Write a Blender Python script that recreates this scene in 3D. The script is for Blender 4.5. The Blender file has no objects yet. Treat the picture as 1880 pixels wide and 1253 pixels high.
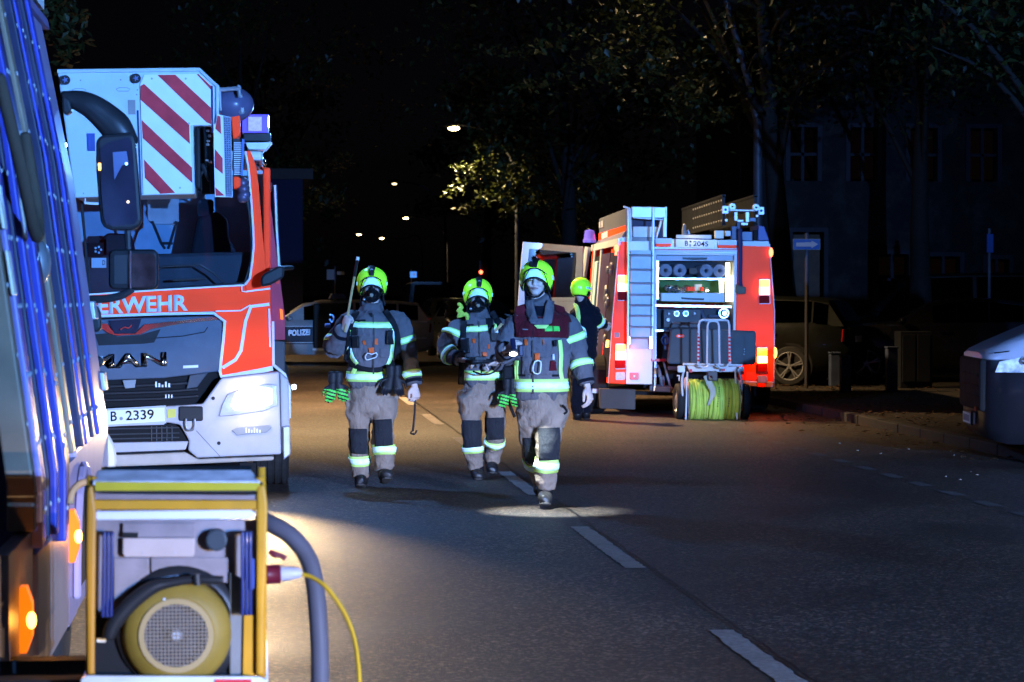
import bpy, bmesh, math, random
from mathutils import Vector, Matrix, noise
from mathutils.bvhtree import BVHTree
random.seed(7)
R = math.radians
V = Vector
S = bpy.context.scene
C = S.collection

# ------------------------------------------------------------------ camera, world, lights, exposure
FPX = 4700.0
PITCH = math.atan(91.5 / FPX)
YAW = math.atan(468 / FPX * math.cos(PITCH))
CAMH = 1.64
cam = bpy.data.objects.new('camera', bpy.data.cameras.new('camera'))
C.objects.link(cam)
cam.location = (0, 0, CAMH)
cam.rotation_euler = (math.pi / 2 - PITCH, 0, -YAW)
cam.data.sensor_width = 36
cam.data.lens = 36 * FPX / 1880
cam.data.clip_end = 2000
cam.data.clip_start = 0.1
cam.data.dof.use_dof = True
cam.data.dof.focus_distance = 20.5
cam.data.dof.aperture_fstop = 7.0
S.camera = cam
fwd = V((math.sin(YAW) * math.cos(PITCH), math.cos(YAW) * math.cos(PITCH), -math.sin(PITCH)))
rgt = V((math.cos(YAW), -math.sin(YAW), 0))
upv = rgt.cross(fwd)

def P(px, py, Y):
    d = fwd + rgt * ((px - 940) / FPX) - upv * ((py - 626.5) / FPX)
    return V((0, 0, CAMH)) + d * (Y / d.y)

def G(px, py):
    d = fwd + rgt * ((px - 940) / FPX) - upv * ((py - 626.5) / FPX)
    return V((0, 0, CAMH)) + d * (-CAMH / d.z)

W = bpy.data.worlds.new('World'); S.world = W; W.use_nodes = True
wn = W.node_tree.nodes; wl = W.node_tree.links
sky = wn.new('ShaderNodeTexSky'); sky.sky_type = 'NISHITA'; sky.sun_disc = False
sky.sun_elevation = R(12.0); sky.sun_rotation = R(160)
wmul = wn.new('ShaderNodeMix'); wmul.data_type = 'RGBA'; wmul.blend_type = 'MULTIPLY'; wmul.inputs[0].default_value = 1
wmul.inputs[7].default_value = (1.0, 0.75, 1.5, 1)
wl.new(sky.outputs[0], wmul.inputs[6]); wl.new(wmul.outputs[2], wn['Background'].inputs[0])
wn['Background'].inputs[1].default_value = 0.00022

def lamp(name, kind, loc, col, power, aim=None, size=0.05, spot=None, blend=0.3):
    L = bpy.data.lights.new(name, kind); L.color = col; L.energy = power
    o = bpy.data.objects.new(name, L); C.objects.link(o); o.location = loc
    if kind == 'SPOT':
        L.spot_size = R(spot); L.spot_blend = blend; L.shadow_soft_size = size
    elif kind == 'POINT': L.shadow_soft_size = size
    elif kind == 'SUN': L.angle = R(0.5)
    elif kind == 'AREA': L.size = size
    if aim is not None:
        o.rotation_euler = (V(aim) - V(loc)).to_track_quat('-Z', 'Y').to_euler()
    return o

lamp('moonlight', 'SUN', (0, 0, 50), (0.7, 0.8, 1.0), 0.002, aim=(10, 40, 0))
BLUE = (0.13, 0.37, 1.0)
# beacons of the emergency vehicle standing behind the camera, and of the near vehicle's roof
BV = V((10.0, -10.0, 0)); BDIR = (V((1.6, 24, 0)) - BV).normalized(); BSIDE = V((BDIR.y, -BDIR.x, 0))
lamp('beacon_light_rear', 'POINT', BV - BDIR * 1.2 + V((0, 0, 3.05)), BLUE, 10000, size=0.12)
lamp('beacon_beam_rear', 'SPOT', BV - BDIR * 1.2 + V((0, 0, 3.04)), BLUE, 84000, aim=(1.5, 25, 1.4), size=0.12, spot=40, blend=0.7)
lamp('beacon_light_near', 'POINT', (-1.5, 5.2, 3.42), (0.25, 0.3, 1.0), 260, size=0.12)
# beacon on the ladder truck cab roof (lights the rear of the second vehicle)
lamp('beacon_light_ladder_truck', 'POINT', (0.32, 22.9, 3.16), BLUE, 300, size=0.06)
lamp('beacon_beam_ladder_truck', 'SPOT', (0.34, 22.95, 3.16), BLUE, 1700, aim=(6.3, 34, 1.8), size=0.06, spot=34, blend=1.0)
# headlights of the vehicle behind the camera, dipped: added plates ahead of them cut the light at about one metre
HLZ = 1.28
for k in (-.65, .65):
    q = BV + BSIDE * k + BDIR * .4
    lamp('dipped_headlight', 'SPOT', q + V((0, 0, HLZ)), (1.0, 0.80, 0.58), 13500, aim=q + BDIR * 60, size=0.006, spot=46, blend=0.7)
# ladder truck headlight
HL = P(452, 733, 20.83)
lamp('ladder_truck_headlight', 'SPOT', HL + V((0, -0.10, 0)), (1.0, 0.69, 0.34), 1350, aim=(0.1, 10.5, -0.7), size=0.14, spot=34, blend=1.0)
lamp('headlight_halo_fill', 'POINT', HL + V((0, -0.16, 0)), (1.0, 0.76, 0.42), 4.0, size=0.05)  # added point light, brightens the bumper in place of lens glare
lamp('ladder_truck_headlight_far', 'SPOT', (-2.05, 20.7, 0.78), (1.0, 0.66, 0.30), 300, aim=(-0.6, 9, -0.6), size=0.06, spot=38, blend=1.0)

S.render.engine = 'CYCLES'
S.cycles.use_denoising = True
S.cycles.max_bounces = 6; S.cycles.diffuse_bounces = 2; S.cycles.glossy_bounces = 3; S.cycles.transparent_max_bounces = 12
S.cycles.sample_clamp_indirect = 4
S.view_settings.view_transform = 'Standard'; S.view_settings.look = 'None'
S.view_settings.exposure = 0; S.view_settings.gamma = 1; S.view_settings.use_curve_mapping = False

# ------------------------------------------------------------------ materials
MATS = {}
def mat(name, col, rough=0.6, metal=0.0, var=0.12, vs=6.0, bump=0.0, bs=60.0, coat=0.0, emit=None, es=0.0, spec=0.5, dirt=0.0):
    if name in MATS: return MATS[name]
    m = bpy.data.materials.new(name); m.use_nodes = True
    nt = m.node_tree; b = nt.nodes['Principled BSDF']; N = nt.nodes.new; L = nt.links.new
    b.inputs['Roughness'].default_value = rough; b.inputs['Metallic'].default_value = metal
    b.inputs['Specular IOR Level'].default_value = spec * .4
    b.inputs['Coat Weight'].default_value = coat * .22
    b.inputs['Coat Roughness'].default_value = 0.06
    tc = N('ShaderNodeTexCoord')
    if var > 0:
        nz = N('ShaderNodeTexNoise'); nz.inputs['Scale'].default_value = vs; nz.inputs['Detail'].default_value = 5
        L(tc.outputs['Object'], nz.inputs['Vector'])
        rp = N('ShaderNodeMapRange'); rp.inputs[1].default_value = 0.3; rp.inputs[2].default_value = 0.7
        rp.inputs[3].default_value = 1 - var; rp.inputs[4].default_value = 1 + var * 0.6
        L(nz.outputs[0], rp.inputs[0])
        mx = N('ShaderNodeMix'); mx.data_type = 'RGBA'; mx.blend_type = 'MULTIPLY'; mx.inputs[0].default_value = 1
        mx.inputs[6].default_value = (*col, 1); L(rp.outputs[0], mx.inputs[7])
        out = mx.outputs[2]
        if dirt > 0:
            n2 = N('ShaderNodeTexNoise'); n2.inputs['Scale'].default_value = 1.7; n2.inputs['Detail'].default_value = 8
            n2.inputs['Roughness'].default_value = 0.7
            L(tc.outputs['Object'], n2.inputs['Vector'])
            r2 = N('ShaderNodeMapRange'); r2.inputs[1].default_value = 0.48; r2.inputs[2].default_value = 0.75; r2.inputs[4].default_value = dirt
            L(n2.outputs[0], r2.inputs[0])
            m2 = N('ShaderNodeMix'); m2.data_type = 'RGBA'; L(r2.outputs[0], m2.inputs[0]); L(out, m2.inputs[6])
            m2.inputs[7].default_value = (0.09, 0.08, 0.07, 1); out = m2.outputs[2]
        L(out, b.inputs['Base Color'])
        r3 = N('ShaderNodeMapRange'); r3.inputs[3].default_value = max(0.02, rough * 0.8); r3.inputs[4].default_value = min(1, rough * 1.25)
        L(nz.outputs[0], r3.inputs[0]); L(r3.outputs[0], b.inputs['Roughness'])
    else:
        b.inputs['Base Color'].default_value = (*col, 1)
    if bump > 0:
        n3 = N('ShaderNodeTexNoise'); n3.inputs['Scale'].default_value = bs; n3.inputs['Detail'].default_value = 3
        L(tc.outputs['Object'], n3.inputs['Vector'])
        bp = N('ShaderNodeBump'); bp.inputs['Strength'].default_value = bump; bp.inputs['Distance'].default_value = 0.01
        L(n3.outputs[0], bp.inputs['Height']); L(bp.outputs[0], b.inputs['Normal'])
    if emit:
        b.inputs['Emission Color'].default_value = (*emit, 1); b.inputs['Emission Strength'].default_value = es
    MATS[name] = m
    return m

def glassmat(name, tint=(0.6, 0.65, 0.7), refl=0.12, rough=0.03):
    if name in MATS: return MATS[name]
    m = bpy.data.materials.new(name); m.use_nodes = True
    nt = m.node_tree; N = nt.nodes.new; L = nt.links.new
    nt.nodes.remove(nt.nodes['Principled BSDF'])
    t = N('ShaderNodeBsdfTransparent'); t.inputs[0].default_value = (*tint, 1)
    g = N('ShaderNodeBsdfGlossy'); g.inputs['Roughness'].default_value = rough
    lw = N('ShaderNodeLayerWeight'); lw.inputs[0].default_value = 0.25
    ad = N('ShaderNodeMath'); ad.operation = 'ADD'; ad.inputs[1].default_value = refl; ad.use_clamp = True
    L(lw.outputs[1], ad.inputs[0])
    mx = N('ShaderNodeMixShader'); L(ad.outputs[0], mx.inputs[0]); L(t.outputs[0], mx.inputs[1]); L(g.outputs[0], mx.inputs[2])
    L(mx.outputs[0], nt.nodes['Material Output'].inputs[0])
    MATS[name] = m
    return m

WHITE = mat('white paint', (0.78, 0.78, 0.76), 0.35, coat=0.5, var=0.05, dirt=0.12)
CREAM = mat('cream paint', (0.72, 0.64, 0.48), 0.4, var=0.06, dirt=0.15)
REDD = mat('dull red reflective film', (0.62, 0.035, 0.05), 0.35, var=0.2, vs=9)
REFW = mat('white reflective film', (0.86, 0.88, 0.86), 0.35, var=0.06)
SILV = mat('silver reflective stripe', (0.85, 0.86, 0.86), 0.3, var=0.08, vs=14)
ALU = mat('aluminium', (0.72, 0.73, 0.75), 0.32, 0.85, var=0.1, vs=12, dirt=0.1)
ALUD = mat('dull aluminium', (0.42, 0.43, 0.46), 0.45, 0.6, var=0.18, vs=8, dirt=0.2)
CHROME = mat('chrome', (0.9, 0.9, 0.9), 0.12, 1.0, var=0.03)
BLK = mat('black plastic', (0.018, 0.018, 0.02), 0.38, var=0.2)
BLKM = mat('matt black', (0.012, 0.012, 0.013), 0.8, var=0.2)
GRYP = mat('grey plastic', (0.055, 0.058, 0.062), 0.45, var=0.12, dirt=0.1)
FLAP = mat('scuffed grey cover', (0.085, 0.085, 0.088), 0.55, var=0.2, vs=4, dirt=0.3)
RUB = mat('rubber', (0.025, 0.025, 0.025), 0.75, var=0.3, vs=20, bump=0.2)
TYRE = mat('tyre rubber', (0.022, 0.022, 0.022), 0.7, var=0.3, vs=14)
GLASS = glassmat('windscreen glass', (0.80, 0.86, 0.92), 0.04)
GLASSD = glassmat('dark window glass', (0.12, 0.12, 0.14), 0.10)
GREY = mat('grey paint', (0.30, 0.31, 0.32), 0.5, var=0.12, dirt=0.2)
CABIN = mat('pale cab lining', (0.30, 0.46, 0.56), 0.6, var=0.12)
SEAT = mat('dark seat fabric', (0.016, 0.017, 0.022), 0.85)
PLATE = mat('number plate white', (0.85, 0.85, 0.82), 0.35, var=0.04)
INK = mat('plate lettering black', (0.012, 0.012, 0.012), 0.5, var=0)
BEACON = mat('blue beacon lens', (0.12, 0.10, 0.75), 0.15, coat=0.8, emit=(0.22, 0.20, 1.0), es=0.35, var=0.1)
LAMPW = mat('headlamp light', (1, 1, 1), 0.3, emit=(1.0, 0.90, 0.62), es=40, var=0)
LAMPS = mat('small white lamp', (1, 1, 1), 0.3, emit=(0.8, 0.95, 1.0), es=30, var=0)
LENS = glassmat('lamp lens', (0.9, 0.9, 0.9), 0.08)
AMB = mat('amber lamp glowing', (0.5, 0.10, 0.005), 0.3, emit=(1.0, 0.17, 0.004), es=1.3, var=0)
AMBH = mat('amber lamp hot spot', (.8, 0.5, 0.1), 0.3, emit=(1.0, 0.55, 0.10), es=7, var=0)
TLA = mat('tail lamp amber', (1, 0.4, 0.05), 0.3, emit=(1.0, 0.30, 0.02), es=4.0, var=0)
TLB = mat('tail lamp bright', (1, 0.4, 0.2), 0.3, emit=(1.0, 0.40, 0.12), es=9.0, var=0)
TLR = mat('tail lamp dark red', (0.22, 0.001, 0.002), 0.5, spec=.1, var=0)
REDL = mat('small red lamp', (1, 0.1, 0.05), 0.3, emit=(1.0, 0.10, 0.04), es=9.0, var=0)
ORL = mat('small orange lamp', (1, 0.3, 0.05), 0.3, emit=(1.0, 0.38, 0.06), es=9.0, var=0)
REFL = mat('grey reflector', (0.4, 0.4, 0.42), 0.25, coat=0.5, var=0.2, vs=40)

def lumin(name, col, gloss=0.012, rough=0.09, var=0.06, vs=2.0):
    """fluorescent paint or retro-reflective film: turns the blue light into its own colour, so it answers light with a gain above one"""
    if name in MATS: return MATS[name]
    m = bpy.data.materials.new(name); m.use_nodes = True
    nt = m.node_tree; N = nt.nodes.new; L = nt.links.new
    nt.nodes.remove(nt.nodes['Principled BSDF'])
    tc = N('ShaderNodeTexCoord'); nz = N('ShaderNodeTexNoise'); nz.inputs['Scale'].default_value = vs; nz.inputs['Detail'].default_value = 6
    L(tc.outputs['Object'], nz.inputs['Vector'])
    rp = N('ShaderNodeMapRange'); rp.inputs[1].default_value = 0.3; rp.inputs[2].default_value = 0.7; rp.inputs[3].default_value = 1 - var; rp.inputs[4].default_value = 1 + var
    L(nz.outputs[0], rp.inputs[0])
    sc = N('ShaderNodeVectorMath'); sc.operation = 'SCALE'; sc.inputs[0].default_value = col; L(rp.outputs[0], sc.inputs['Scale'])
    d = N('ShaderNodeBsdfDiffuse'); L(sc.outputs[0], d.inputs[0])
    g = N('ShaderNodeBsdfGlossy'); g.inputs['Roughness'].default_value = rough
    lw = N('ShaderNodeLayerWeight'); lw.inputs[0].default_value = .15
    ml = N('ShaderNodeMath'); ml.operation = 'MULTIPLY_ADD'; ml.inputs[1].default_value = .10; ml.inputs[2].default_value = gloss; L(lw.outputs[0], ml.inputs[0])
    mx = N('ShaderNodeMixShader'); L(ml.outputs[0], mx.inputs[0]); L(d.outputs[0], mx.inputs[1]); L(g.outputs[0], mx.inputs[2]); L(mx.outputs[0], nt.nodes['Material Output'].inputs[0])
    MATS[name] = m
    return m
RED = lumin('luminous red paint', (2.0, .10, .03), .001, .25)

# ------------------------------------------------------------------ mesh helpers
def tagp(o, label=None, cat=None, group=None, kind=None):
    if label: o['label'] = label
    if cat: o['category'] = cat
    if group: o['group'] = group
    if kind: o['kind'] = kind
    return o

def obj(name, bm, m, parent=None, off=None, smooth=False, kind=None, label=None, bevel=0, solid=0, auto=None):
    me = bpy.data.meshes.new(name)
    if off is not None: bmesh.ops.translate(bm, verts=bm.verts, vec=-V(off))
    if not smooth or auto: bmesh.ops.recalc_face_normals(bm, faces=bm.faces)
    bm.to_mesh(me); bm.free()
    for mm in (m if isinstance(m, (list, tuple)) else [m]): me.materials.append(mm)
    if smooth:
        for p in me.polygons: p.use_smooth = True
    o = bpy.data.objects.new(name, me); C.objects.link(o)
    if auto:
        try: me.set_sharp_from_angle(angle=R(auto))
        except Exception: pass
    if parent is not None: o.parent = parent
    if solid:
        md = o.modifiers.new('thickness', 'SOLIDIFY'); md.thickness = solid; md.offset = 1
    if bevel:
        md = o.modifiers.new('bevel', 'BEVEL'); md.width = bevel; md.segments = 2; md.limit_method = 'ANGLE'
    return tagp(o, label, kind=kind)

class Thing:
    """an Empty at the thing's base and world-space parts under it"""
    def __init__(s, name, label, cat, loc, group=None, kind=None):
        s.e = bpy.data.objects.new(name, None); C.objects.link(s.e); s.e.location = loc
        s.loc = V(loc); s.e.empty_display_size = 0.2
        tagp(s.e, label, cat, group, kind)
    def add(s, name, bm, m, parent=None, **k):
        return obj(name, bm, m, parent or s.e, s.loc, **k)

def B(): return bmesh.new()

def box(bm, a, b):
    a, b = V(a), V(b)
    vs = [bm.verts.new((x, y, z)) for x in (a.x, b.x) for y in (a.y, b.y) for z in (a.z, b.z)]
    for f in ((0, 1, 3, 2), (4, 6, 7, 5), (0, 4, 5, 1), (2, 3, 7, 6), (0, 2, 6, 4), (1, 5, 7, 3)):
        bm.faces.new([vs[i] for i in f])
    return bm

def bx(a, b): return box(B(), a, b)

def obox(bm, c, ax, ay, az):
    c, ax, ay, az = V(c), V(ax), V(ay), V(az)
    vs = [bm.verts.new(c + ax * i + ay * j + az * k) for i in (-1, 1) for j in (-1, 1) for k in (-1, 1)]
    for f in ((0, 1, 3, 2), (4, 6, 7, 5), (0, 4, 5, 1), (2, 3, 7, 6), (0, 2, 6, 4), (1, 5, 7, 3)):
        bm.faces.new([vs[i] for i in f])
    return bm

def prism(bm, pts, ext):
    pts = [V(p) for p in pts]; ext = V(ext)
    a = [bm.verts.new(p) for p in pts]; b = [bm.verts.new(p + ext) for p in pts]
    n = len(pts)
    try:
        bm.faces.new(a); bm.faces.new(list(reversed(b)))
    except Exception: pass
    for i in range(n): bm.faces.new((a[i], b[i], b[(i + 1) % n], a[(i + 1) % n]))
    return bm

def px(poly, Y, th=0.01, bm=None, fr=None, ext=None):
    """prism whose front outline is given in photo pixels at distance Y, thickness th away from the camera"""
    bm = bm or B()
    if fr: poly = [fr(*p) for p in poly]
    pts = [P(p[0], p[1], Y) for p in poly]
    area = sum(pts[i].x * pts[(i + 1) % len(pts)].z - pts[(i + 1) % len(pts)].x * pts[i].z for i in range(len(pts)))
    if area < 0: pts.reverse()
    return prism(bm, pts, ext if ext is not None else (0, th, 0))

def rect(x0, y0, x1, y1): return [(x0, y0), (x1, y0), (x1, y1), (x0, y1)]

def rrect(x0, y0, x1, y1, r, n=4):
    out = []
    for cx, cy, a0 in ((x1 - r, y0 + r, -90), (x1 - r, y1 - r, 0), (x0 + r, y1 - r, 90), (x0 + r, y0 + r, 180)):
        for i in range(n + 1):
            a = R(a0 + 90 * i / n); out.append((cx + r * math.cos(a), cy + r * math.sin(a)))
    return out

def circ(cx, cy, r, n=20, ry=None):
    ry = ry or r
    return [(cx + r * math.cos(2 * math.pi * i / n), cy + ry * math.sin(2 * math.pi * i / n)) for i in range(n)]

def cr(pts, k):
    """catmull-rom resample of a list of tuples/vectors (any length)"""
    if len(pts) < 3: 
        out = []
        for i in range(k + 1):
            t = i / k; out.append([a + (b - a) * t for a, b in zip(pts[0], pts[1])])
        return out
    out = []
    n = len(pts)
    for i in range(n - 1):
        p0, p1, p2, p3 = pts[max(0, i - 1)], pts[i], pts[i + 1], pts[min(n - 1, i + 2)]
        for j in range(k):
            t = j / k; t2 = t * t; t3 = t2 * t
            out.append([0.5 * (2 * b + (c - a) * t + (2 * a - 5 * b + 4 * c - d) * t2 + (3 * b - a - 3 * c + d) * t3) for a, b, c, d in zip(p0, p1, p2, p3)])
    out.append(list(pts[-1]))
    return out

def tube(bm, pts, rad, n=10, k=4, front=(0, -1, 0), dome=True, closed=False):
    """swept tube; rad = float or list of floats/(ra, rb)"""
    m = len(pts)
    if not isinstance(rad, (list, tuple)): rad = [rad] * m
    rr = [(r, r) if not isinstance(r, (list, tuple)) else r for r in rad]
    rows = [tuple(V(p)) + tuple(q) for p, q in zip(pts, rr)]
    if k > 1: rows = cr(rows, k)
    cs = [V(r[:3]) for r in rows]; ra = [(max(r[3], 1e-4), max(r[4], 1e-4)) for r in rows]
    F = V(front)
    rings = []
    prevU = None
    for i, c in enumerate(cs):
        d = (cs[min(i + 1, len(cs) - 1)] - cs[max(i - 1, 0)])
        if d.length < 1e-7: d = V((0, 0, 1))
        d.normalize()
        f = F - d * F.dot(d)
        if f.length < 0.2:
            f = V((0.3, 0, 1)) - d * V((0.3, 0, 1)).dot(d) if prevU is None else prevU - d * prevU.dot(d)
        f.normalize()
        prevU = f
        u = d.cross(f).normalized()
        rings.append((c, u, f, d, ra[i]))
    seq = []
    if dome:
        c, u, f, d, (a, b) = rings[0]; e = min(a, b)
        for s in (0.25, 0.75):
            q = math.sqrt(1 - (1 - s) ** 2) if s < 1 else 1
            seq.append((c - d * e * 0.9 * (1 - s), u, f, (a * max(q, .3), b * max(q, .3))))
    for c, u, f, d, r in rings: seq.append((c, u, f, r))
    if dome:
        c, u, f, d, (a, b) = rings[-1]; e = min(a, b)
        for s in (0.75, 0.25):
            q = math.sqrt(1 - (1 - s) ** 2)
            seq.append((c + d * e * 0.9 * (1 - s), u, f, (a * max(q, .3), b * max(q, .3))))
    prev = None; first = None
    for c, u, f, (a, b) in seq:
        ring = [bm.verts.new(c + u * (a * math.cos(2 * math.pi * i / n)) + f * (b * math.sin(2 * math.pi * i / n))) for i in range(n)]
        if prev:
            for i in range(n): bm.faces.new((prev[i], prev[(i + 1) % n], ring[(i + 1) % n], ring[i]))
        else: first = ring
        prev = ring
    bm.faces.new(list(reversed(first))); bm.faces.new(prev)
    return bm

def rod(pts, r, n=8, k=1, dome=False, **kw): return tube(B(), pts, r, n, k, dome=dome, **kw)

def ell(bm, c, r, rot=None, nu=16, nv=10):
    c = V(c); M = rot or Matrix.Identity(3)
    rows = []
    for j in range(1, nv):
        a = math.pi * j / nv
        rows.append([bm.verts.new(c + M @ V((r[0] * math.sin(a) * math.cos(2 * math.pi * i / nu), r[1] * math.sin(a) * math.sin(2 * math.pi * i / nu), r[2] * math.cos(a)))) for i in range(nu)])
    t = bm.verts.new(c + M @ V((0, 0, r[2]))); b = bm.verts.new(c - M @ V((0, 0, r[2])))
    for i in range(nu):
        k = (i + 1) % nu
        bm.faces.new((t, rows[0][i], rows[0][k])); bm.faces.new((b, rows[-1][k], rows[-1][i]))
        for j in range(nv - 2): bm.faces.new((rows[j][i], rows[j + 1][i], rows[j + 1][k], rows[j][k]))
    return bm

def lathe(bm, c, axis, prof, n=24):
    """prof: list of (radius, distance along axis)"""
    c = V(c); d = V(axis).normalized()
    u = d.cross(V((0, 0, 1)));
    if u.length < 0.1: u = d.cross(V((0, 1, 0)))
    u.normalize(); w = d.cross(u)
    prev = None
    for r, h in prof:
        if r < 1e-5: r = 1e-4
        ring = [bm.verts.new(c + d * h + u * (r * math.cos(2 * math.pi * i / n)) + w * (r * math.sin(2 * math.pi * i / n))) for i in range(n)]
        if prev:
            for i in range(n): bm.faces.new((prev[i], prev[(i + 1) % n], ring[(i + 1) % n], ring[i]))
        prev = ring
    return bm

FONT_CACHE = {}
def text(s, quad, Y, ext=0.004, bold=0.0, m=None, flat=None):
    """lettering as mesh fitted into a photo-pixel quad (tl, tr, br, bl) at distance Y -> bmesh in world space"""
    cu = bpy.data.curves.new('t', 'FONT'); cu.body = s; cu.size = 1; cu.offset = bold; cu.resolution_u = 3; cu.extrude = 0
    to = bpy.data.objects.new('t', cu); C.objects.link(to)
    dg = bpy.context.evaluated_depsgraph_get(); dg.update()
    me = bpy.data.meshes.new_from_object(to.evaluated_get(dg))
    bpy.data.objects.remove(to)
    bm = B(); bm.from_mesh(me); bpy.data.meshes.remove(me)
    xs = [v.co.x for v in bm.verts]; ys = [v.co.y for v in bm.verts]
    x0, x1, y0, y1 = min(xs), max(xs), min(ys), max(ys)
    if flat is None:
        q = [P(p[0], p[1], Y) for p in quad]
    else: q = [V(p) for p in flat]
    nrm = (q[1] - q[0]).cross(q[3] - q[0]).normalized()
    r = bmesh.ops.extrude_face_region(bm, geom=bm.faces[:])
    top = {v for v in r['geom'] if isinstance(v, bmesh.types.BMVert)}
    for v in bm.verts:
        u = (v.co.x - x0) / (x1 - x0); w = (v.co.y - y0) / (y1 - y0)
        p = (q[3] * (1 - u) + q[2] * u) * (1 - w) + (q[0] * (1 - u) + q[1] * u) * w
        v.co = p + (nrm * 0 if v not in top else (-nrm if nrm.y > 0 else nrm) * ext)
    return bm

# ------------------------------------------------------------------ ground, road
def ground_mats():
    m = bpy.data.materials.new('asphalt'); m.use_nodes = True
    nt = m.node_tree; N = nt.nodes.new; L = nt.links.new; b = nt.nodes['Principled BSDF']
    g = N('ShaderNodeNewGeometry')
    n1 = N('ShaderNodeTexNoise'); n1.inputs['Scale'].default_value = 85; n1.inputs['Detail'].default_value = 2; n1.inputs['Roughness'].default_value = 0.8
    n2 = N('ShaderNodeTexNoise'); n2.inputs['Scale'].default_value = 0.7; n2.inputs['Detail'].default_value = 6
    n4 = N('ShaderNodeTexNoise'); n4.inputs['Scale'].default_value = 0.35; n4.inputs['Detail'].default_value = 4
    mp = N('ShaderNodeMapping'); mp.inputs['Scale'].default_value = (1.8, 0.14, 1)
    L(g.outputs['Position'], mp.inputs[0]); L(mp.outputs[0], n4.inputs['Vector'])
    for n in (n1, n2): L(g.outputs['Position'], n.inputs['Vector'])
    vo = N('ShaderNodeTexVoronoi'); vo.inputs['Scale'].default_value = 62; L(g.outputs['Position'], vo.inputs['Vector'])
    pw = N('ShaderNodeSeparateColor'); L(vo.outputs['Color'], pw.inputs[0])
    p2 = N('ShaderNodeMath'); p2.operation = 'POWER'; p2.inputs[1].default_value = 5.0; L(pw.outputs[0], p2.inputs[0])
    r1 = N('ShaderNodeMapRange'); r1.inputs[3].default_value = 0.35; r1.inputs[4].default_value = 3.6
    L(p2.outputs[0], r1.inputs[0])
    r2 = N('ShaderNodeMapRange'); r2.inputs[1].default_value = 0.3; r2.inputs[2].default_value = 0.7; r2.inputs[3].default_value = 0.58; r2.inputs[4].default_value = 1.32
    L(n2.outputs[0], r2.inputs[0])
    r4 = N('ShaderNodeMapRange'); r4.inputs[1].default_value = 0.35; r4.inputs[2].default_value = 0.65; r4.inputs[3].default_value = 0.8; r4.inputs[4].default_value = 1.15
    L(n4.outputs[0], r4.inputs[0])
    # fresh lane beyond the seam a touch darker
    sx = N('ShaderNodeSeparateXYZ'); L(g.outputs['Position'], sx.inputs[0])
    st = N('ShaderNodeMapRange'); st.inputs[1].default_value = 2.17; st.inputs[2].default_value = 2.19; st.inputs[3].default_value = 1.05; st.inputs[4].default_value = 0.82
    L(sx.outputs[0], st.inputs[0])
    a = N('ShaderNodeMath'); a.operation = 'MULTIPLY'; L(r1.outputs[0], a.inputs[0]); L(r2.outputs[0], a.inputs[1])
    a2 = N('ShaderNodeMath'); a2.operation = 'MULTIPLY'; L(a.outputs[0], a2.inputs[0]); L(r4.outputs[0], a2.inputs[1])
    a3 = N('ShaderNodeMath'); a3.operation = 'MULTIPLY'; L(a2.outputs[0], a3.inputs[0]); L(st.outputs[0], a3.inputs[1])
    mx = N('ShaderNodeMix'); mx.data_type = 'RGBA'; mx.blend_type = 'MULTIPLY'; mx.inputs[0].default_value = 1
    mx.inputs[6].default_value = (0.074, 0.049, 0.034, 1); L(a3.outputs[0], mx.inputs[7]); L(mx.outputs[2], b.inputs['Base Color'])
    # hairline cracks and old repair patches
    vc = N('ShaderNodeTexVoronoi'); vc.feature = 'DISTANCE_TO_EDGE'; vc.inputs['Scale'].default_value = 0.42
    nd = N('ShaderNodeTexNoise'); nd.inputs['Scale'].default_value = 1.6; nd.inputs['Detail'].default_value = 6; L(g.outputs['Position'], nd.inputs['Vector'])
    vm = N('ShaderNodeVectorMath'); vm.operation = 'MULTIPLY_ADD'; vm.inputs[1].default_value = (1.4, 1.4, 0); L(nd.outputs['Color'], vm.inputs[0]); L(g.outputs['Position'], vm.inputs[2]); L(vm.outputs[0], vc.inputs['Vector'])
    cr_ = N('ShaderNodeMapRange'); cr_.inputs[1].default_value = 0.0; cr_.inputs[2].default_value = 0.006; cr_.inputs[3].default_value = 0.35; cr_.inputs[4].default_value = 1.0; L(vc.outputs['Distance'], cr_.inputs[0])
    cm = N('ShaderNodeMapRange'); cm.inputs[1].default_value = 0.50; cm.inputs[2].default_value = 0.58; L(n2.outputs[0], cm.inputs[0])
    cx_ = N('ShaderNodeMix'); cx_.inputs[2].default_value = 1.0; L(cm.outputs[0], cx_.inputs[0]); L(cr_.outputs[0], cx_.inputs[3])
    a4 = N('ShaderNodeMath'); a4.operation = 'MULTIPLY'; L(a3.outputs[0], a4.inputs[0]); L(cx_.outputs[0], a4.inputs[1]); L(a4.outputs[0], mx.inputs[7])
    rr = N('ShaderNodeMapRange'); rr.inputs[3].default_value = 0.42; rr.inputs[4].default_value = 0.75
    L(n2.outputs[0], rr.inputs[0]); L(rr.outputs[0], b.inputs['Roughness'])
    bp = N('ShaderNodeBump'); bp.inputs['Strength'].default_value = 0.8; bp.inputs['Distance'].default_value = 0.012
    L(n1.outputs[0], bp.inputs['Height']); L(bp.outputs[0], b.inputs['Normal'])
    return m
ASPH = ground_mats()
DIRT = mat('earth and gravel', (0.03, 0.025, 0.02), 0.95, var=0.5, vs=5, bump=0.8, bs=30)
KERB = mat('kerb stone', (0.055, 0.052, 0.05), 0.8, var=0.25, vs=3, bump=0.3)
PAINT2 = mat('faded edge marking', (0.15, 0.14, 0.13), 0.7, var=0.4, vs=30, dirt=0.7)
PAINT = mat('worn road paint', (0.34, 0.30, 0.27), 0.6, var=0.35, vs=30, bump=0.3, bs=90, dirt=0.55)
SEAM = mat('tar seam', (0.012, 0.011, 0.011), 0.5, var=0.4, vs=20)

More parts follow.
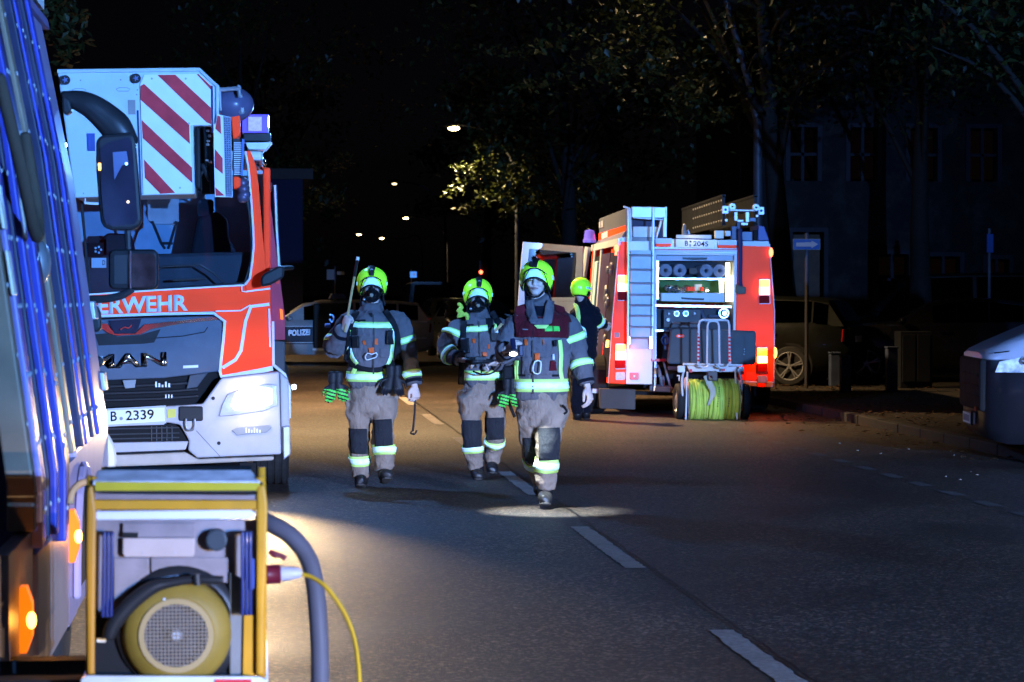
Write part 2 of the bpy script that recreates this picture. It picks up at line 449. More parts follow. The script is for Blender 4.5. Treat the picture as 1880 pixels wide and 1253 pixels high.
tagp(obj('ground', bx((-400, -40, -0.3), (400, 900, -0.012)), DIRT), kind='structure')
bm = B()
vs = [bm.verts.new(p) for p in ((-4.2, -30, 0), (7.4, -30, 0), (7.4, 600, 0), (-4.2, 600, 0))]; bm.faces.new(vs)
road = tagp(obj('road', bm, ASPH), kind='structure')
def sheet(pts, z, jag=0.0, step=0.05):
    bm = B(); out = []
    n = len(pts)
    for i in range(n):
        a, b = V(pts[i]), V(pts[(i + 1) % n]); L_ = (b - a).length; k = max(1, int(L_ / step)) if jag else 1
        for j in range(k):
            p = a + (b - a) * (j / k)
            out.append(bm.verts.new((p.x + random.uniform(-jag, jag), p.y + random.uniform(-jag, jag) * 1.5, z)))
    bm.faces.new(out); return bm
def lx(px_, py_): g = G(px_, py_); return g
CLX = (G(1055, 968).x + G(1315, 1160).x) / 2 + 0.03
ys_ = [(G(1400, 1290).y, G(1315, 1158).y), (G(1150, 1048).y, G(1060, 968).y), (G(950, 915).y, G(900, 871).y)]
for i in range(12):
    a = G(1100, 1048).y + 0; 
per = (G(1315, 1158).y, G(1060, 968).y)
step_ = per[1] - per[0]
k0 = per[0]
for i in range(0, 16):
    y1 = k0 + step_ * i; y0 = y1 - step_ * 0.49
    if i == 0: y0 = y1 - 3.0
    w = 0.062
    obj('lane_dash', sheet([(CLX - w, y0, 0), (CLX + w, y0, 0), (CLX + w, y1, 0), (CLX - w, y1, 0)], 0.004, 0.008 if i < 5 else 0, 0.06), PAINT, road)
DX = (G(1616, 866).x + G(1862, 933).x + G(1400, 812).x) / 3
y = 16.0
while y < 46:
    obj('short_marking_dash', sheet([(DX - 0.06, y, 0), (DX + 0.06, y, 0), (DX + 0.06, y + 0.5, 0), (DX - 0.06, y + 0.5, 0)], 0.004, 0.006), PAINT2, road)
    y += 1.0
# jagged tar seam between the lanes
bm = B(); prev = None
y = 8.0
while y < 60:
    x = CLX + 0.085 + noise.noise((y * 2.1, 0, 0)) * 0.02 + random.uniform(-0.006, 0.006); w = 0.010 + random.uniform(0, 0.012)
    cur = (bm.verts.new((x, y, 0.008)), bm.verts.new((x + w, y, 0.008)))
    if prev: bm.faces.new((prev[0], prev[1], cur[1], cur[0]))
    prev = cur; y += 0.09 if y < 25 else 0.4
obj('tar_seam', bm, SEAM, road)
# kerb and pavement on the right, built of separate stones near the camera
pav = tagp(obj('pavement', bx((7.52, -30, -0.2), (60, 400, 0.10)), DIRT), kind='structure')
kb = B(); box(kb, (7.38, -1, -0.2), (7.50, -0.1, 0.11)); kproto = None
y = 22.0; i = 0
while y < 70:
    if kproto is None:
        kproto = obj('kerb_stone', bx((-0.07, 0.005, -0.2), (0.07, 0.985, 0.11)), KERB, pav, bevel=0.012); k = kproto
    else:
        k = kproto.copy(); C.objects.link(k); k.parent = pav
    k.location = (7.44 + random.uniform(-.006, .006), y, random.uniform(-.006, .004)); y += 1.0
kb.free()
tagp(obj('pavement', bx((-40, -30, -0.2), (-4.2, 400, 0.11)), KERB), kind='structure')
# leaf litter on the pavement
LIT = mat('dry leaves', (0.10, 0.055, 0.022), 0.8, var=0.6, vs=3)
bm = B()
for i in range(2600):
    yy = random.uniform(24, 46); xx = 7.5 + abs(random.gauss(0, 1.6)) if random.random() < .8 else 7.35 - abs(random.gauss(0, .5))
    z = (0.112 if xx > 7.5 else 0.012) + random.random() * 0.01; s = random.uniform(.02, .045); a = random.random() * 6.3
    t = random.uniform(-.4, .8) * s
    q = [(xx + s * math.cos(a + d), yy + s * math.sin(a + d), z + (t if j % 2 else 0) * .6 + .004) for j, d in enumerate((0, 1.3, 3.14, 4.4))]
    bm.faces.new([bm.verts.new(p) for p in q])
tagp(obj('fallen_leaves', bm, LIT), 'dry brown leaves scattered along the kerb', 'leaves', kind='stuff')
# pale crumbs on the carriageway by the kerb
bm = B()
for i in range(26):
    xx, yy = random.uniform(5.9, 7.3), random.uniform(20, 34); s = random.uniform(.003, .009)
    obox(bm, (xx, yy, s * .4), (s, s * .4, 0), (-s * .4, s * .8, 0), (0, 0, s * .4))
tagp(obj('pale_grit', bm, mat('pale grit', (0.25, 0.22, 0.19), .8)), 'pale crumbs of grit lying near the kerb', 'grit', kind='stuff')
# ------------------------------------------------------------------ ladder fire engine (front view)
YM = 21.0
Z1 = lambda x, y: (x / 3.132, 100 + y / 3.132)
Z2 = lambda x, y: (x / 2.984, 480 + y / 2.984)
lm = P(255, 900, YM); lm.z = 0
T = Thing('ladder_fire_engine', 'red and white ladder fire engine facing the camera with one headlight glaring', 'fire engine', lm)
# cab shell: sides, roof, rear wall, floor
xl, xr = P(-12, 500, YM + .05).x, P(497, 500, YM + .05).x
T.add('side_wall', bx((xl, YM + .25, .5), (xl + .06, YM + 2.2, 2.78)), RED, bevel=.02)
T.add('side_wall', bx((xr - .06, YM + .25, .5), (xr, YM + 2.2, 2.66)), RED, bevel=.02)
T.add('roof', bx((xl, YM + .3, 2.72), (xr - .06, YM + 2.2, 2.80)), WHITE, bevel=.03)
T.add('rear_lining', bx((xl + .06, YM + 1.6, .6), (xr - .06, YM + 1.66, 2.7)), CABIN)
T.add('cab_floor', bx((xl + .06, YM + .1, 1.2), (xr - .06, YM + 1.6, 1.3)), BLKM)
bm = px([(140, 470), (470, 462), (474, 530), (140, 548)], YM + .22, .7)
T.add('dashboard', bm, GRYP, bevel=.03)
# seats and harness seen through the windscreen
bm = px([(342, 500), (350, 462), (362, 400), (398, 388), (418, 402), (420, 440), (442, 470), (446, 520), (342, 520)], YM + 1.0, .25)
T.add('driver_seat', bm, SEAT, bevel=.03)
bm = px([(172, 520), (176, 450), (196, 428), (240, 430), (247, 462), (262, 520)], YM + 1.0, .25)
T.add('passenger_seat', bm, SEAT, bevel=.03)
T.add('seat_headrest', px(rrect(362, 366, 392, 398, 6), YM + 1.02, .12), SEAT)
T.add('sun_blind_pad', px([(270, 362), (328, 362), (328, 408), (320, 413), (278, 412), (271, 404)], YM + .55, .05), mat('pale pad', (.55, .5, .48), .7, dirt=.3), bevel=.008)
bm = B()
for a, b in (((280, 408), (296, 447)), ((324, 408), (312, 447)), ((296, 447), (316, 447)), ((296, 447), (302, 456)), ((312, 447), (309, 456))):
    tube(bm, [P(*a, YM + .5), P(*b, YM + .5)], .012, 6, 1)
T.add('harness_strap', bm, BLK)
for q in ((196, 432, 236, 462), (160, 434, 182, 446)):
    T.add('radio_unit', px(rrect(*q, 3), YM + .3, .06), BLK)
T.add('control_panel', px(rrect(153, 446, 190, 472, 3), YM + .2, .05), BLKM)
bm = B()
for a in range(5): px(circ(180 + 5.5 * math.cos(a * 1.256), 459 + 5.5 * math.sin(a * 1.256), 2.2, 8), YM + .195, .004, bm)
T.add('panel_gauge', bm, REFW)
T.add('info_card', px(rect(168, 474, 195, 492), YM + .18, .006), REFW)
obj_ = text('D', [(188, 478), (193, 478), (193, 487), (188, 487)], YM + .172, .002); T.add('card_letter', obj_, INK)
# windscreen
scr = [(148, 352), (440, 346), (452, 352), (459, 398), (463, 450), (461, 482), (449, 521), (165, 541)]
ws = T.add('windscreen', px(scr, YM + .03, .008), GLASS)
bm = B()
tube(bm, [P(x, y, YM + .02) for x, y in scr + [scr[0]]], .014, 6, 1)
T.add('windscreen_seal', bm, BLK, ws)
for pts in ([(258, 512), (300, 490), (367, 487), (392, 502), (413, 521)], [(316, 515), (380, 512)]):
    T.add('wiper', rod([P(x, y, YM - .02) for x, y in pts], .009, 6), BLK)
# red front: band below the windscreen, pillar, corner
band = [Z2(*p) for p in ((300, 195), (490, 180), (1340, 135), (1352, 165), (1480, 150), (1480, 238), (1370, 250), (1330, 272), (1180, 274), (300, 318))]
band = [(Z2(-30, 205)), *band[1:-1], Z2(-30, 335)]
T.add('front_panel', px(band, YM, .1), RED, bevel=.006)
pil = [Z1(1410, 560), Z1(1438, 552), Z1(1472, 640), Z1(1488, 760), Z1(1503, 950), Z1(1520, 1150), Z1(1527, 1253), Z2(1480, 80), Z2(1480, 146), Z2(1352, 163), Z2(1340, 130), Z2(1366, 98), Z2(1380, 0), Z1(1455, 1100), Z1(1452, 1000), Z1(1440, 840), Z1(1428, 700)]
T.add('windscreen_pillar', px(pil, YM - .004, .14), RED, bevel=.006)
T.add('pillar_edge_stripe', rod([P(*p, YM - .01) for p in (Z1(1410, 560), Z1(1426, 640), Z1(1432, 700), Z1(1444, 840), Z1(1455, 1000), Z1(1458, 1100), Z2(1382, 0), Z2(1368, 95), Z2(1342, 128))], .010, 6), SILV)
corner = [Z2(1180, 272), Z2(1330, 270), Z2(1370, 248), Z2(1480, 236), Z2(1490, 330), Z2(1492, 585), Z2(1400, 600), Z2(1212, 636), Z2(1206, 590), Z2(1228, 330), Z2(1172, 290)]
T.add('corner_panel', px(corner, YM - .006, .12), RED, bevel=.006)
def stripe(pts, w, Yy=YM - .014, m=SILV, fr=Z2, nm='reflective_stripe', th=.004):
    q = [V((*fr(*p), 0)) for p in pts]; L_, R_ = [], []
    for i, p in enumerate(q):
        d = (q[min(i + 1, len(q) - 1)] - q[max(i - 1, 0)]).normalized(); n = V((-d.y, d.x, 0)) * w / 2
        L_.append((p + n).xy[:]); R_.append((p - n).xy[:])
    return T.add(nm, px(L_ + R_[::-1], Yy, th), m)
stripe([(480, 183), (900, 156), (1340, 131)], 3)
stripe([(-30, 330), (560, 300), (900, 288), (1170, 284), (1232, 330), (1222, 450), (1205, 600), (1212, 632)], 5)
stripe([(1475, 236), (1375, 248), (1345, 330), (1320, 490), (1290, 540), (1218, 584)], 6, YM - .018)
stripe([(1208, 640), (1400, 606), (1495, 586)], 9, YM - .022)
stripe([(1180, 274), (1320, 270), (1372, 240)], 2.5, YM - .024)
stripe([(1352, 166), (1480, 150)], 3, YM - .02)
stripe([(1474, 260), (1480, 470)], 3.2, YM - .02)
stripe([(1325, 132), (1325, 165), (1352, 168)], 2.4, YM - .026)
# lettering
T.add('lettering', text('FEUERWEHR', [Z2(330, 208), Z2(1028, 182), Z2(1030, 272), Z2(330, 300)], YM - .004, .004, .035), SILV, label='silver lettering across the red front')
# grille
gr = [Z2(300, 335), Z2(540, 318), Z2(1165, 300), Z2(1216, 332), Z2(1212, 450), Z2(1198, 604), Z2(900, 640), Z2(300, 664)]
T.add('grille_panel', px(gr, YM - .05, .12), mat('slate grille plastic', (.095, .12, .16), .42, var=.12, coat=.3), bevel=.01)
T.add('grille_recess', px([Z2(520, 400), Z2(580, 395), Z2(640, 412), Z2(760, 405), Z2(880, 372), Z2(845, 445), Z2(790, 452), Z2(540, 462)], YM - .055, .006), BLK)
T.add('chrome_bar', px([Z2(300, 345), Z2(590, 340), Z2(610, 372), Z2(640, 396), Z2(740, 394), Z2(765, 370), Z2(790, 345), Z2(1100, 312), Z2(1180, 308), Z2(1200, 322), Z2(1000, 342), Z2(830, 372), Z2(770, 402), Z2(640, 410), Z2(590, 396), Z2(560, 372), Z2(300, 385)], YM - .075, .03), CHROME, bevel=.004)
T.add('badge', px([Z2(592, 325), Z2(775, 315), Z2(750, 392), Z2(625, 398)], YM - .082, .03), mat('badge plate', (.03, .03, .05), .2, coat=.6), bevel=.006)
bm = B(); tube(bm, [P(*Z2(660, 375), YM - .088), P(*Z2(682, 362), YM - .088), P(*Z2(705, 366), YM - .088), P(*Z2(722, 350), YM - .088)], .009, 6)
T.add('badge_emblem', bm, CHROME)
T.add('maker_lettering', text('MAN', [Z2(490, 512), Z2(912, 496), Z2(914, 574), Z2(490, 592)], YM - .055, .02, .03), CHROME, label='chrome capital letters on the grille')
T.add('small_badge', px([Z2(1003, 572), Z2(1086, 568), Z2(1086, 583), Z2(1003, 587)], YM - .058, .01), SILV)
T.add('grille_seam', rod([P(*Z2(800, 425), YM - .052), P(*Z2(1000, 410), YM - .052), P(*Z2(1120, 388), YM - .052), P(*Z2(1138, 360), YM - .052)], .004, 5), BLK)
bm = px([Z2(300, 664), Z2(900, 642), Z2(1200, 606), Z2(1205, 640), Z2(1110, 778), Z2(900, 790), Z2(300, 806)], YM + .04, .2)
T.add('lower_grille', bm, BLKM)
bm = B()
for yy in (690, 728, 765):
    tube(bm, [P(*Z2(300, yy + 6), YM + .02), P(*Z2(880, yy - 12), YM + .02), P(*Z2(1080, yy - 26), YM + .02)], .014, 6, 1)
T.add('grille_slat', bm, BLK)
T.add('grille_block', px([Z2(670, 652), Z2(745, 648), Z2(738, 694), Z2(684, 698)], YM - .01, .05), GREY, bevel=.006)
T.add('grille_block', px([Z2(1040, 625), Z2(1140, 610), Z2(1080, 690), Z2(1020, 700)], YM - .01, .05), mat('slate bracket', (.08, .085, .10), .5), bevel=.006)
bm = B()
for i in range(5):
    box(bm, P(*Z2(850 + i * 18, 690), YM + .0) - V((0, 0, 0)), P(*Z2(860 + i * 18, 660 + (i % 3) * 8), YM + .012))
for i in range(3): box(bm, P(*Z2(905 + i * 16, 750), YM), P(*Z2(913 + i * 16, 730), YM + .012))
T.add('grille_fixing', bm, SILV)
# bumper
YB = YM - .16
BMP = mat('road-stained white bumper', (.50, .47, .49), .45, var=.08, vs=3, dirt=.22)
bump = [Z2(895, 798), Z2(1110, 782), Z2(1200, 668), Z2(1212, 640), Z2(1400, 618), Z2(1540, 600), Z2(1582, 640), Z2(1590, 1050), Z2(1545, 1060), Z2(1080, 1078), Z2(1015, 1030), Z2(620, 1050), Z2(560, 1058), Z2(300, 1068), Z2(300, 960), Z2(560, 895), Z2(960, 890), Z2(1036, 968), Z2(1036, 990), Z2(1050, 990), Z2(990, 890), Z2(900, 880)]
bm = px([Z2(895, 796), Z2(1110, 782), Z2(1212, 640), Z2(1400, 618), Z2(1530, 604), Z2(1540, 1058), Z2(1080, 1078), Z2(1030, 1035), Z2(1036, 985), Z2(985, 895), Z2(900, 882)], YB, .25)
T.add('bumper', bm, BMP, bevel=.015)
T.add('bumper', px([Z2(300, 1000), Z2(1034, 986), Z2(1016, 1034), Z2(300, 1062)], YB + .01, .2), BMP, bevel=.01)
T.add('bumper', px([Z2(300, 882), Z2(555, 888), Z2(900, 880), Z2(900, 896), Z2(300, 912)], YB + .004, .2), BMP, bevel=.004)
T.add('bumper_corner', px([Z2(1532, 606), Z2(1580, 650), Z2(1592, 1044), Z2(1542, 1056)], YB + .09, .5), BMP, bevel=.02)
T.add('lower_lip', px([Z2(300, 1072), Z2(620, 1062), Z2(1016, 1046), Z2(1082, 1084), Z2(1500, 1068), Z2(1500, 1092), Z2(1100, 1110), Z2(300, 1140)], YB + .04, .4), mat('beige lip', (.52, .44, .36), .5, dirt=.3), bevel=.02)
T.add('corner_trim', px([Z2(1548, 905), Z2(1590, 900), Z2(1592, 1060), Z2(1552, 1090)], YB + .06, .1), ALUD, bevel=.01)
T.add('lower_intake', px([Z2(300, 915), Z2(560, 898), Z2(958, 892), Z2(1036, 966), Z2(1034, 984), Z2(300, 1000)], YB + .06, .12), BLKM)
bm = B()
for yy in (915, 945, 970): tube(bm, [P(*Z2(560, yy + 5), YB + .05), P(*Z2(980, yy - 4), YB + .05)], .006, 5, 1)
for xx in range(830, 970, 28): tube(bm, [P(*Z2(xx, 905), YB + .05), P(*Z2(xx, 985), YB + .05)], .005, 5, 1)
T.add('intake_mesh', bm, GRYP)
plt = T.add('number_plate', px([Z2(530, 822), Z2(900, 800), Z2(903, 878), Z2(538, 900)], YB - .02, .02), PLATE, bevel=.003, label='white number plate on the bumper')
T.add('plate_text', text('B', [Z2(606, 824), Z2(640, 821), Z2(641, 874), Z2(607, 877)], YB - .021, .002, .012), INK, plt)
T.add('plate_text', text('2339', [Z2(688, 820), Z2(842, 811), Z2(844, 864), Z2(690, 873)], YB - .021, .002, .012), INK, plt)
T.add('plate_seal', px(circ(*Z2(664, 862), 3.2, 10), YB - .024, .003), GREY, plt)
T.add('plate_frame', px([Z2(522, 812), Z2(908, 790), Z2(912, 888), Z2(530, 910)], YB - .004, .01), mat('plate frame', (.5, .5, .5), .4))
T.add('yellow_tag', px([Z2(915, 812), Z2(962, 808), Z2(962, 855), Z2(918, 860)], YB - .01, .01), mat('yellow tag', (.72, .66, .12), .5))
T.add('tow_cover', px(rrect(*Z2(978, 795), *Z2(1112, 876), 4), YB - .02, .05), BLK, bevel=.01)
bm = B(); c = P(*Z2(1042, 880), YB - .04)
tube(bm, [c + V((-.035, 0, .02)), c + V((-.036, 0, -.03)), c + V((-.02, 0, -.065)), c + V((.02, 0, -.065)), c + V((.036, 0, -.03)), c + V((.035, 0, .02))], .010, 8)
T.add('tow_shackle', bm, ALU)
for q in ((1168, 751), (1199, 997)):
    T.add('bumper_plug', px(circ(*Z2(*q), 3.4, 12), YB - .004, .008), BLK)
T.add('bumper_seam', rod([P(*Z2(1075, 928), YB - .001), P(*Z2(1205, 1068), YB - .001)], .002, 5), GRYP)
# headlight
hl = [Z2(1200, 850), Z2(1215, 790), Z2(1245, 730), Z2(1320, 700), Z2(1470, 672), Z2(1515, 678), Z2(1520, 790), Z2(1440, 822), Z2(1270, 846)]
T.add('headlight_housing', px(hl, YB - .006, .02), ALU, bevel=.004)
hh = T.add('headlight', px([Z2(1290, 722), Z2(1455, 690), Z2(1492, 700), Z2(1490, 785), Z2(1400, 812), Z2(1285, 818), Z2(1262, 790)], YB - .014, .012), mat('headlight reflector lit', (1, 1, .9), .3, emit=(1.0, .85, .5), es=2.2, var=.5, vs=30))
T.add('headlight_bulb', px(circ(*Z2(1385, 750), 31, 22, 20), YB - .022, .006), LAMPW, hh)
T.add('headlight_lens', px(hl, YB - .04, .006), LENS, hh)
T.add('fog_lamp', px([Z2(1268, 928), Z2(1300, 910), Z2(1480, 896), Z2(1490, 912), Z2(1462, 938), Z2(1300, 955)], YB - .012, .02), GREY, bevel=.005)
bm = B()
for i in range(6): box(bm, P(*Z2(1345 + i * 15, 940), YB - .016), P(*Z2(1353 + i * 15, 912 + (i % 3) * 6), YB - .012))
T.add('fog_lamp_element', bm, SILV)
# small work light glinting at the far corner
T.add('side_lamp', px(circ(540, 711, 4.5, 12), YM + .4, .03), LAMPS)
T.add('side_lamp_bracket', px(rect(526, 706, 541, 717), YM + .44, .03), BLK)
# cab side strip right of the pillar
T.add('side_panel', px([Z1(1512, 650), Z1(1535, 740), Z1(1560, 900), Z1(1600, 1240), Z2(1500, 0), Z2(1530, 60), Z2(1560, 300), Z2(1562, 430), Z2(1500, 430), Z2(1484, 300), Z2(1482, 120)], YM + .35, .6), mat('plum red side', (.42, .03, .06), .35, coat=.4))
T.add('side_door_edge', px([Z2(1488, 330), Z2(1502, 330), Z2(1506, 560), Z2(1492, 590)], YM + .3, .02), SILV)
T.add('side_marker', px([Z2(1532, 260), Z2(1548, 266), Z2(1552, 320), Z2(1536, 318)], YM + .33, .02), AMB)
T.add('side_marker', px([Z2(1508, 108), Z2(1530, 98), Z2(1532, 122), Z2(1514, 126)], YM + .33, .02), mat('red side reflector', (.8, .05, .03), .3))
T.add('side_step_panel', px([Z2(1500, 432), Z2(1562, 438), Z2(1560, 640), Z2(1530, 600), Z2(1502, 580)], YM + .3, .3), GRYP, bevel=.01)
T.add('fender_edge', rod([P(*Z2(1500, 570), YM + .2), P(*Z2(1560, 620), YM + .2), P(*Z2(1586, 700), YM + .2), P(*Z2(1586, 860), YM + .2)], .013, 6), WHITE)
# right mirror
T.add('side_mirror', px([Z2(1425, 100), Z2(1440, 70), Z2(1530, 22), Z2(1560, 30), Z2(1555, 90), Z2(1480, 132), Z2(1430, 142)], YM - .25, .16), BLK, bevel=.02)
T.add('mirror_arm', rod([P(*Z2(1480, 60), YM - .18), P(*Z2(1540, 40), YM - .1), P(*Z2(1600, 36), YM + .1)], .02, 6), BLK)
T.add('door_handle_rail', rod([P(505, 340, YM + .5), P(508, 420, YM + .5), P(513, 500, YM + .5)], .014, 6), ALUD)
# wheel and underside
wh = T.add('wheel', lathe(B(), P(498, 858, YM + .5) * 1.0 * V((1, 1, 0)) + V((-.11, 0, .52)) if False else V((P(495, 858, YM + .9).x - .14, YM + .9, .52)), (1, 0, 0), [(.1, 0), (.47, 0), (.52, .03), (.52, .27), (.47, .3), (.1, .3)], 40), TYRE, label='broad front tyre')
bm = B()
for gx in (.06, .12, .18, .24):
    lathe(bm, V((P(495, 858, YM + .9).x - .14, YM + .9, .52)), (1, 0, 0), [(.523, gx), (.527, gx + .004), (.527, gx + .03), (.523, gx + .034)], 40)
T.add('tread_rib', bm, RUB, wh)
T.add('chassis', bx((xl + .2, YM + .3, .45), (xr - .3, YM + 7.5, .9)), BLKM)
T.add('mudflap', px(rect(440, 850, 470, 880), YM + .5, .02), BLKM)
# body and ladder behind the cab (only its edge could show)
T.add('body', bx((xl + .05, YM + 2.4, .9), (xr - .12, YM + 8.5, 1.6)), RED, bevel=.03)
bm = B()
for sx in (-1, 1):
    for zz in (2.55, 2.95): tube(bm, [V((-1.0 + sx * .45, YM + .4, zz)), V((-1.0 + sx * .45, YM + 8.8, zz - .25))], .035, 6, 1)
for i in range(26):
    yy = YM + .5 + i * .32; tube(bm, [V((-1.45, yy, 2.56 - i * .01)), V((-.55, yy, 2.56 - i * .01))], .018, 6, 1)
T.add('ladder', bm, ALU)
# ---- rescue basket carried over the windscreen
YK = 19.95
bsk = T.add('basket', px([Z1(330, 98), Z1(1145, 88), Z1(1248, 185), Z1(1246, 400), Z1(1222, 412), Z1(1112, 412), Z1(1120, 805), Z1(820, 812), Z1(430, 826)], YK, .9), mat('basket white panel', (.56, .66, .70), .4, var=.05, dirt=.08), label='pale rescue basket with chevron boards', bevel=.012)
T.add('basket_rim', rod([P(*Z1(*p), YK - .01) for p in ((330, 98), (1145, 88), (1250, 185), (1248, 400))], .016, 8), mat('basket rim', (.6, .68, .7), .35), bsk)
ch = T.add('chevron_board', px([Z1(806, 170), Z1(830, 118), Z1(1140, 112), Z1(1222, 186), Z1(1218, 406), Z1(1094, 408), Z1(1108, 800), Z1(824, 806)], YK - .02, .018), REFW, label='white board with red diagonal bars')
for poly in (((905, 119), (1008, 118), (1213, 308), (1214, 402), (1188, 392)),
             ((1130, 114), (1142, 114), (1214, 184), (1214, 205)),
             ((808, 182), (828, 171), (1088, 404), (1092, 516), (808, 262)),
             ((815, 378), (1104, 652), (1106, 740), (820, 482)),
             ((828, 605), (1008, 798), (922, 802), (832, 710))):
    T.add('red_bar', px([Z1(*p) for p in poly], YK - .023, .003), REDD, ch)
for q in ((873, 140), (1068, 140), (1086, 398), (1035, 768)):
    T.add('board_screw', px(circ(*Z1(*q), 2.0, 8), YK - .027, .004), ALUD, ch)
T.add('board_edge', px([Z1(1213, 180), Z1(1224, 182), Z1(1226, 450), Z1(1218, 452)], YK - .03, .02), mat('navy edge', (.02, .03, .12), .4), bsk)
T.add('panel_gap', px([Z1(786, 322), Z1(797, 322), Z1(815, 812), Z1(806, 812)], YK - .006, .008), mat('dark gap', (.03, .05, .12), .6), bsk)
for q in ((375, 147), (782, 138)):
    w_ = T.add('castor', px(circ(*Z1(*q), 8.8, 20), YK - .05, .04), BLK, bsk)
    T.add('castor_hub', px([(Z1(*q)[0] + (6.2 if k % 2 else 2.6) * math.cos(k * math.pi / 5), Z1(*q)[1] + (6.2 if k % 2 else 2.6) * math.sin(k * math.pi / 5)) for k in range(10)], YK - .056, .006), mat('navy hub', (.12, .16, .35), .4), bsk)
T.add('grey_label', px([Z1(735, 263), Z1(778, 263), Z1(780, 346), Z1(738, 346)], YK - .006, .005), mat('grey label', (.33, .30, .30), .5), bsk)
for q in ((415, 197, 495, 214), (668, 192, 748, 212)):
    T.add('hatch_outline', rod([P(*Z1(x, y), YK - .002) for x, y in ((q[0], q[1] + 8), (q[0] + 20, q[1]), (q[2] - 20, q[1]), (q[2], q[1] + 8), (q[2] - 10, q[3]), (q[0] + 10, q[3]), (q[0], q[1] + 8))], .0022, 4), GREY, bsk)
for q in ((463, 150), (694, 147), (790, 205), (786, 232), (480, 800), (870, 142)):
    T.add('rivet', px(circ(*Z1(*q), 1.5, 8), YK - .005, .005), GREY, bsk)
T.add('latch', px([Z1(502, 455), Z1(545, 455), Z1(547, 556), Z1(505, 556)], YK - .02, .018), mat('blue latch', (.05, .09, .32), .4), bsk)
T.add('foot_rail', px([Z1(486, 828), Z1(494, 828), Z1(494, 850), Z1(566, 852), Z1(566, 866), Z1(486, 862)], YK + .02, .02), ALU, bsk)
# gap with hydraulic gear between the boards
bg = T.add('basket_hinge', px([Z1(1120, 412), Z1(1228, 412), Z1(1232, 800), Z1(1160, 800), Z1(1122, 640)], YK + .25, .2), BLKM, bsk)
bm = B()
for a, b, r in (((1135, 430), (1140, 760), .022), ((1190, 425), (1200, 620), .035), ((1215, 440), (1215, 790), .012), ((1165, 640), (1205, 720), .02), ((1150, 700), (1190, 640), .012)):
    tube(bm, [P(*Z1(*a), YK + .15), P(*Z1(*b), YK + .15)], r, 8, 1)
T.add('hydraulic_ram', bm, BLK, bsk)
bm = B()
for q in ((1195, 440), (1205, 470), (1198, 500), (1195, 520), (1190, 610), (1210, 620)):
    ell(bm, P(*Z1(*q), YK + .1), (.018, .018, .014), nu=8, nv=6)
T.add('hydraulic_fitting', bm, CHROME, bsk)
sb = T.add('side_chevron_board', px([Z1(1248, 344), Z1(1328, 362), Z1(1338, 822), Z1(1236, 820), Z1(1230, 560), Z1(1228, 402), Z1(1240, 398)], YK - .05, .02), REFW, bsk)
for poly in (((1250, 352), (1268, 358), (1272, 460), (1238, 428)), ((1236, 545), (1280, 598), (1281, 688), (1234, 650)), ((1238, 765), (1290, 812), (1240, 815))):
    T.add('side_red_bar', px([Z1(*p) for p in poly], YK - .053, .003), REDD, bsk)
T.add('perforated_strip', px([Z1(1284, 354), Z1(1328, 364), Z1(1336, 820), Z1(1298, 818)], YK - .056, .006), mat('blue grey strip', (.20, .25, .36), .5, var=.4, vs=90), bsk)
bm = B()
for i in range(34):
    for j in range(3): px(circ(*Z1(1292 + j * 12 + i * .35, 372 + i * 13), 1.0, 6), YK - .06, .004, bm)
T.add('perforation', bm, BLKM, bsk)
# gear at the outer side of the basket
T.add('red_hose_reel', px([Z1(1258, 322), Z1(1380, 328), Z1(1382, 470), Z1(1340, 490), Z1(1325, 362), Z1(1262, 345)], YK + .1, .3), RED, bevel=.02)
T.add('red_cylinder', px([Z1(1338, 700), Z1(1385, 705), Z1(1382, 765), Z1(1340, 775)], YK + .1, .2), RED, bevel=.02)
T.add('cooler_block', px([Z1(1340, 485), Z1(1402, 488), Z1(1396, 700), Z1(1340, 705)], YK + .12, .15), BLK)
bm = B()
for i in range(16): box(bm, P(*Z1(1345, 512 + i * 12), YK + .1), P(*Z1(1392, 508 + i * 12), YK + .13))
T.add('cooler_fin', bm, ALUD)
T.add('cooler_edge', px([Z1(1392, 488), Z1(1406, 490), Z1(1396, 698), Z1(1384, 698)], YK + .08, .03), mat('blue steel', (.08, .16, .4), .3, .3))
bm = B(); ell(bm, P(*Z1(1335, 290), YK + .2), (.17, .15, .14), nu=18); T.add('spotlight', bm, mat('spotlight shell', (.10, .10, .18), .3, coat=.5), smooth=True)
bm = B(); tube(bm, [P(*Z1(1258, 205), YK), P(*Z1(1378, 195), YK)], .018, 8, 1); tube(bm, [P(*Z1(1262, 205), YK), P(*Z1(1268, 320), YK)], .012, 8, 1); tube(bm, [P(*Z1(1372, 182), YK), P(*Z1(1376, 240), YK)], .014, 8, 1); tube(bm, [P(*Z1(1376, 240), YK + .1), P(*Z1(1388, 330), YK + .1)], .03, 8, 1)
T.add('basket_rail', bm, ALUD)
T.add('spotlight_bracket', px([Z1(1320, 205), Z1(1375, 215), Z1(1372, 255), Z1(1330, 250)], YK + .3, .1), mat('rust bracket', (.12, .05, .04), .6))
bm = B()
for q in ((1395, 740), (1400, 775), (1405, 808), (1398, 822)): ell(bm, P(*Z1(*q), YK + .2), (.05, .05, .045), nu=10, nv=8)
T.add('hose_coupling', bm, mat('coupling', (.12, .10, .16), .4, .4), smooth=True)
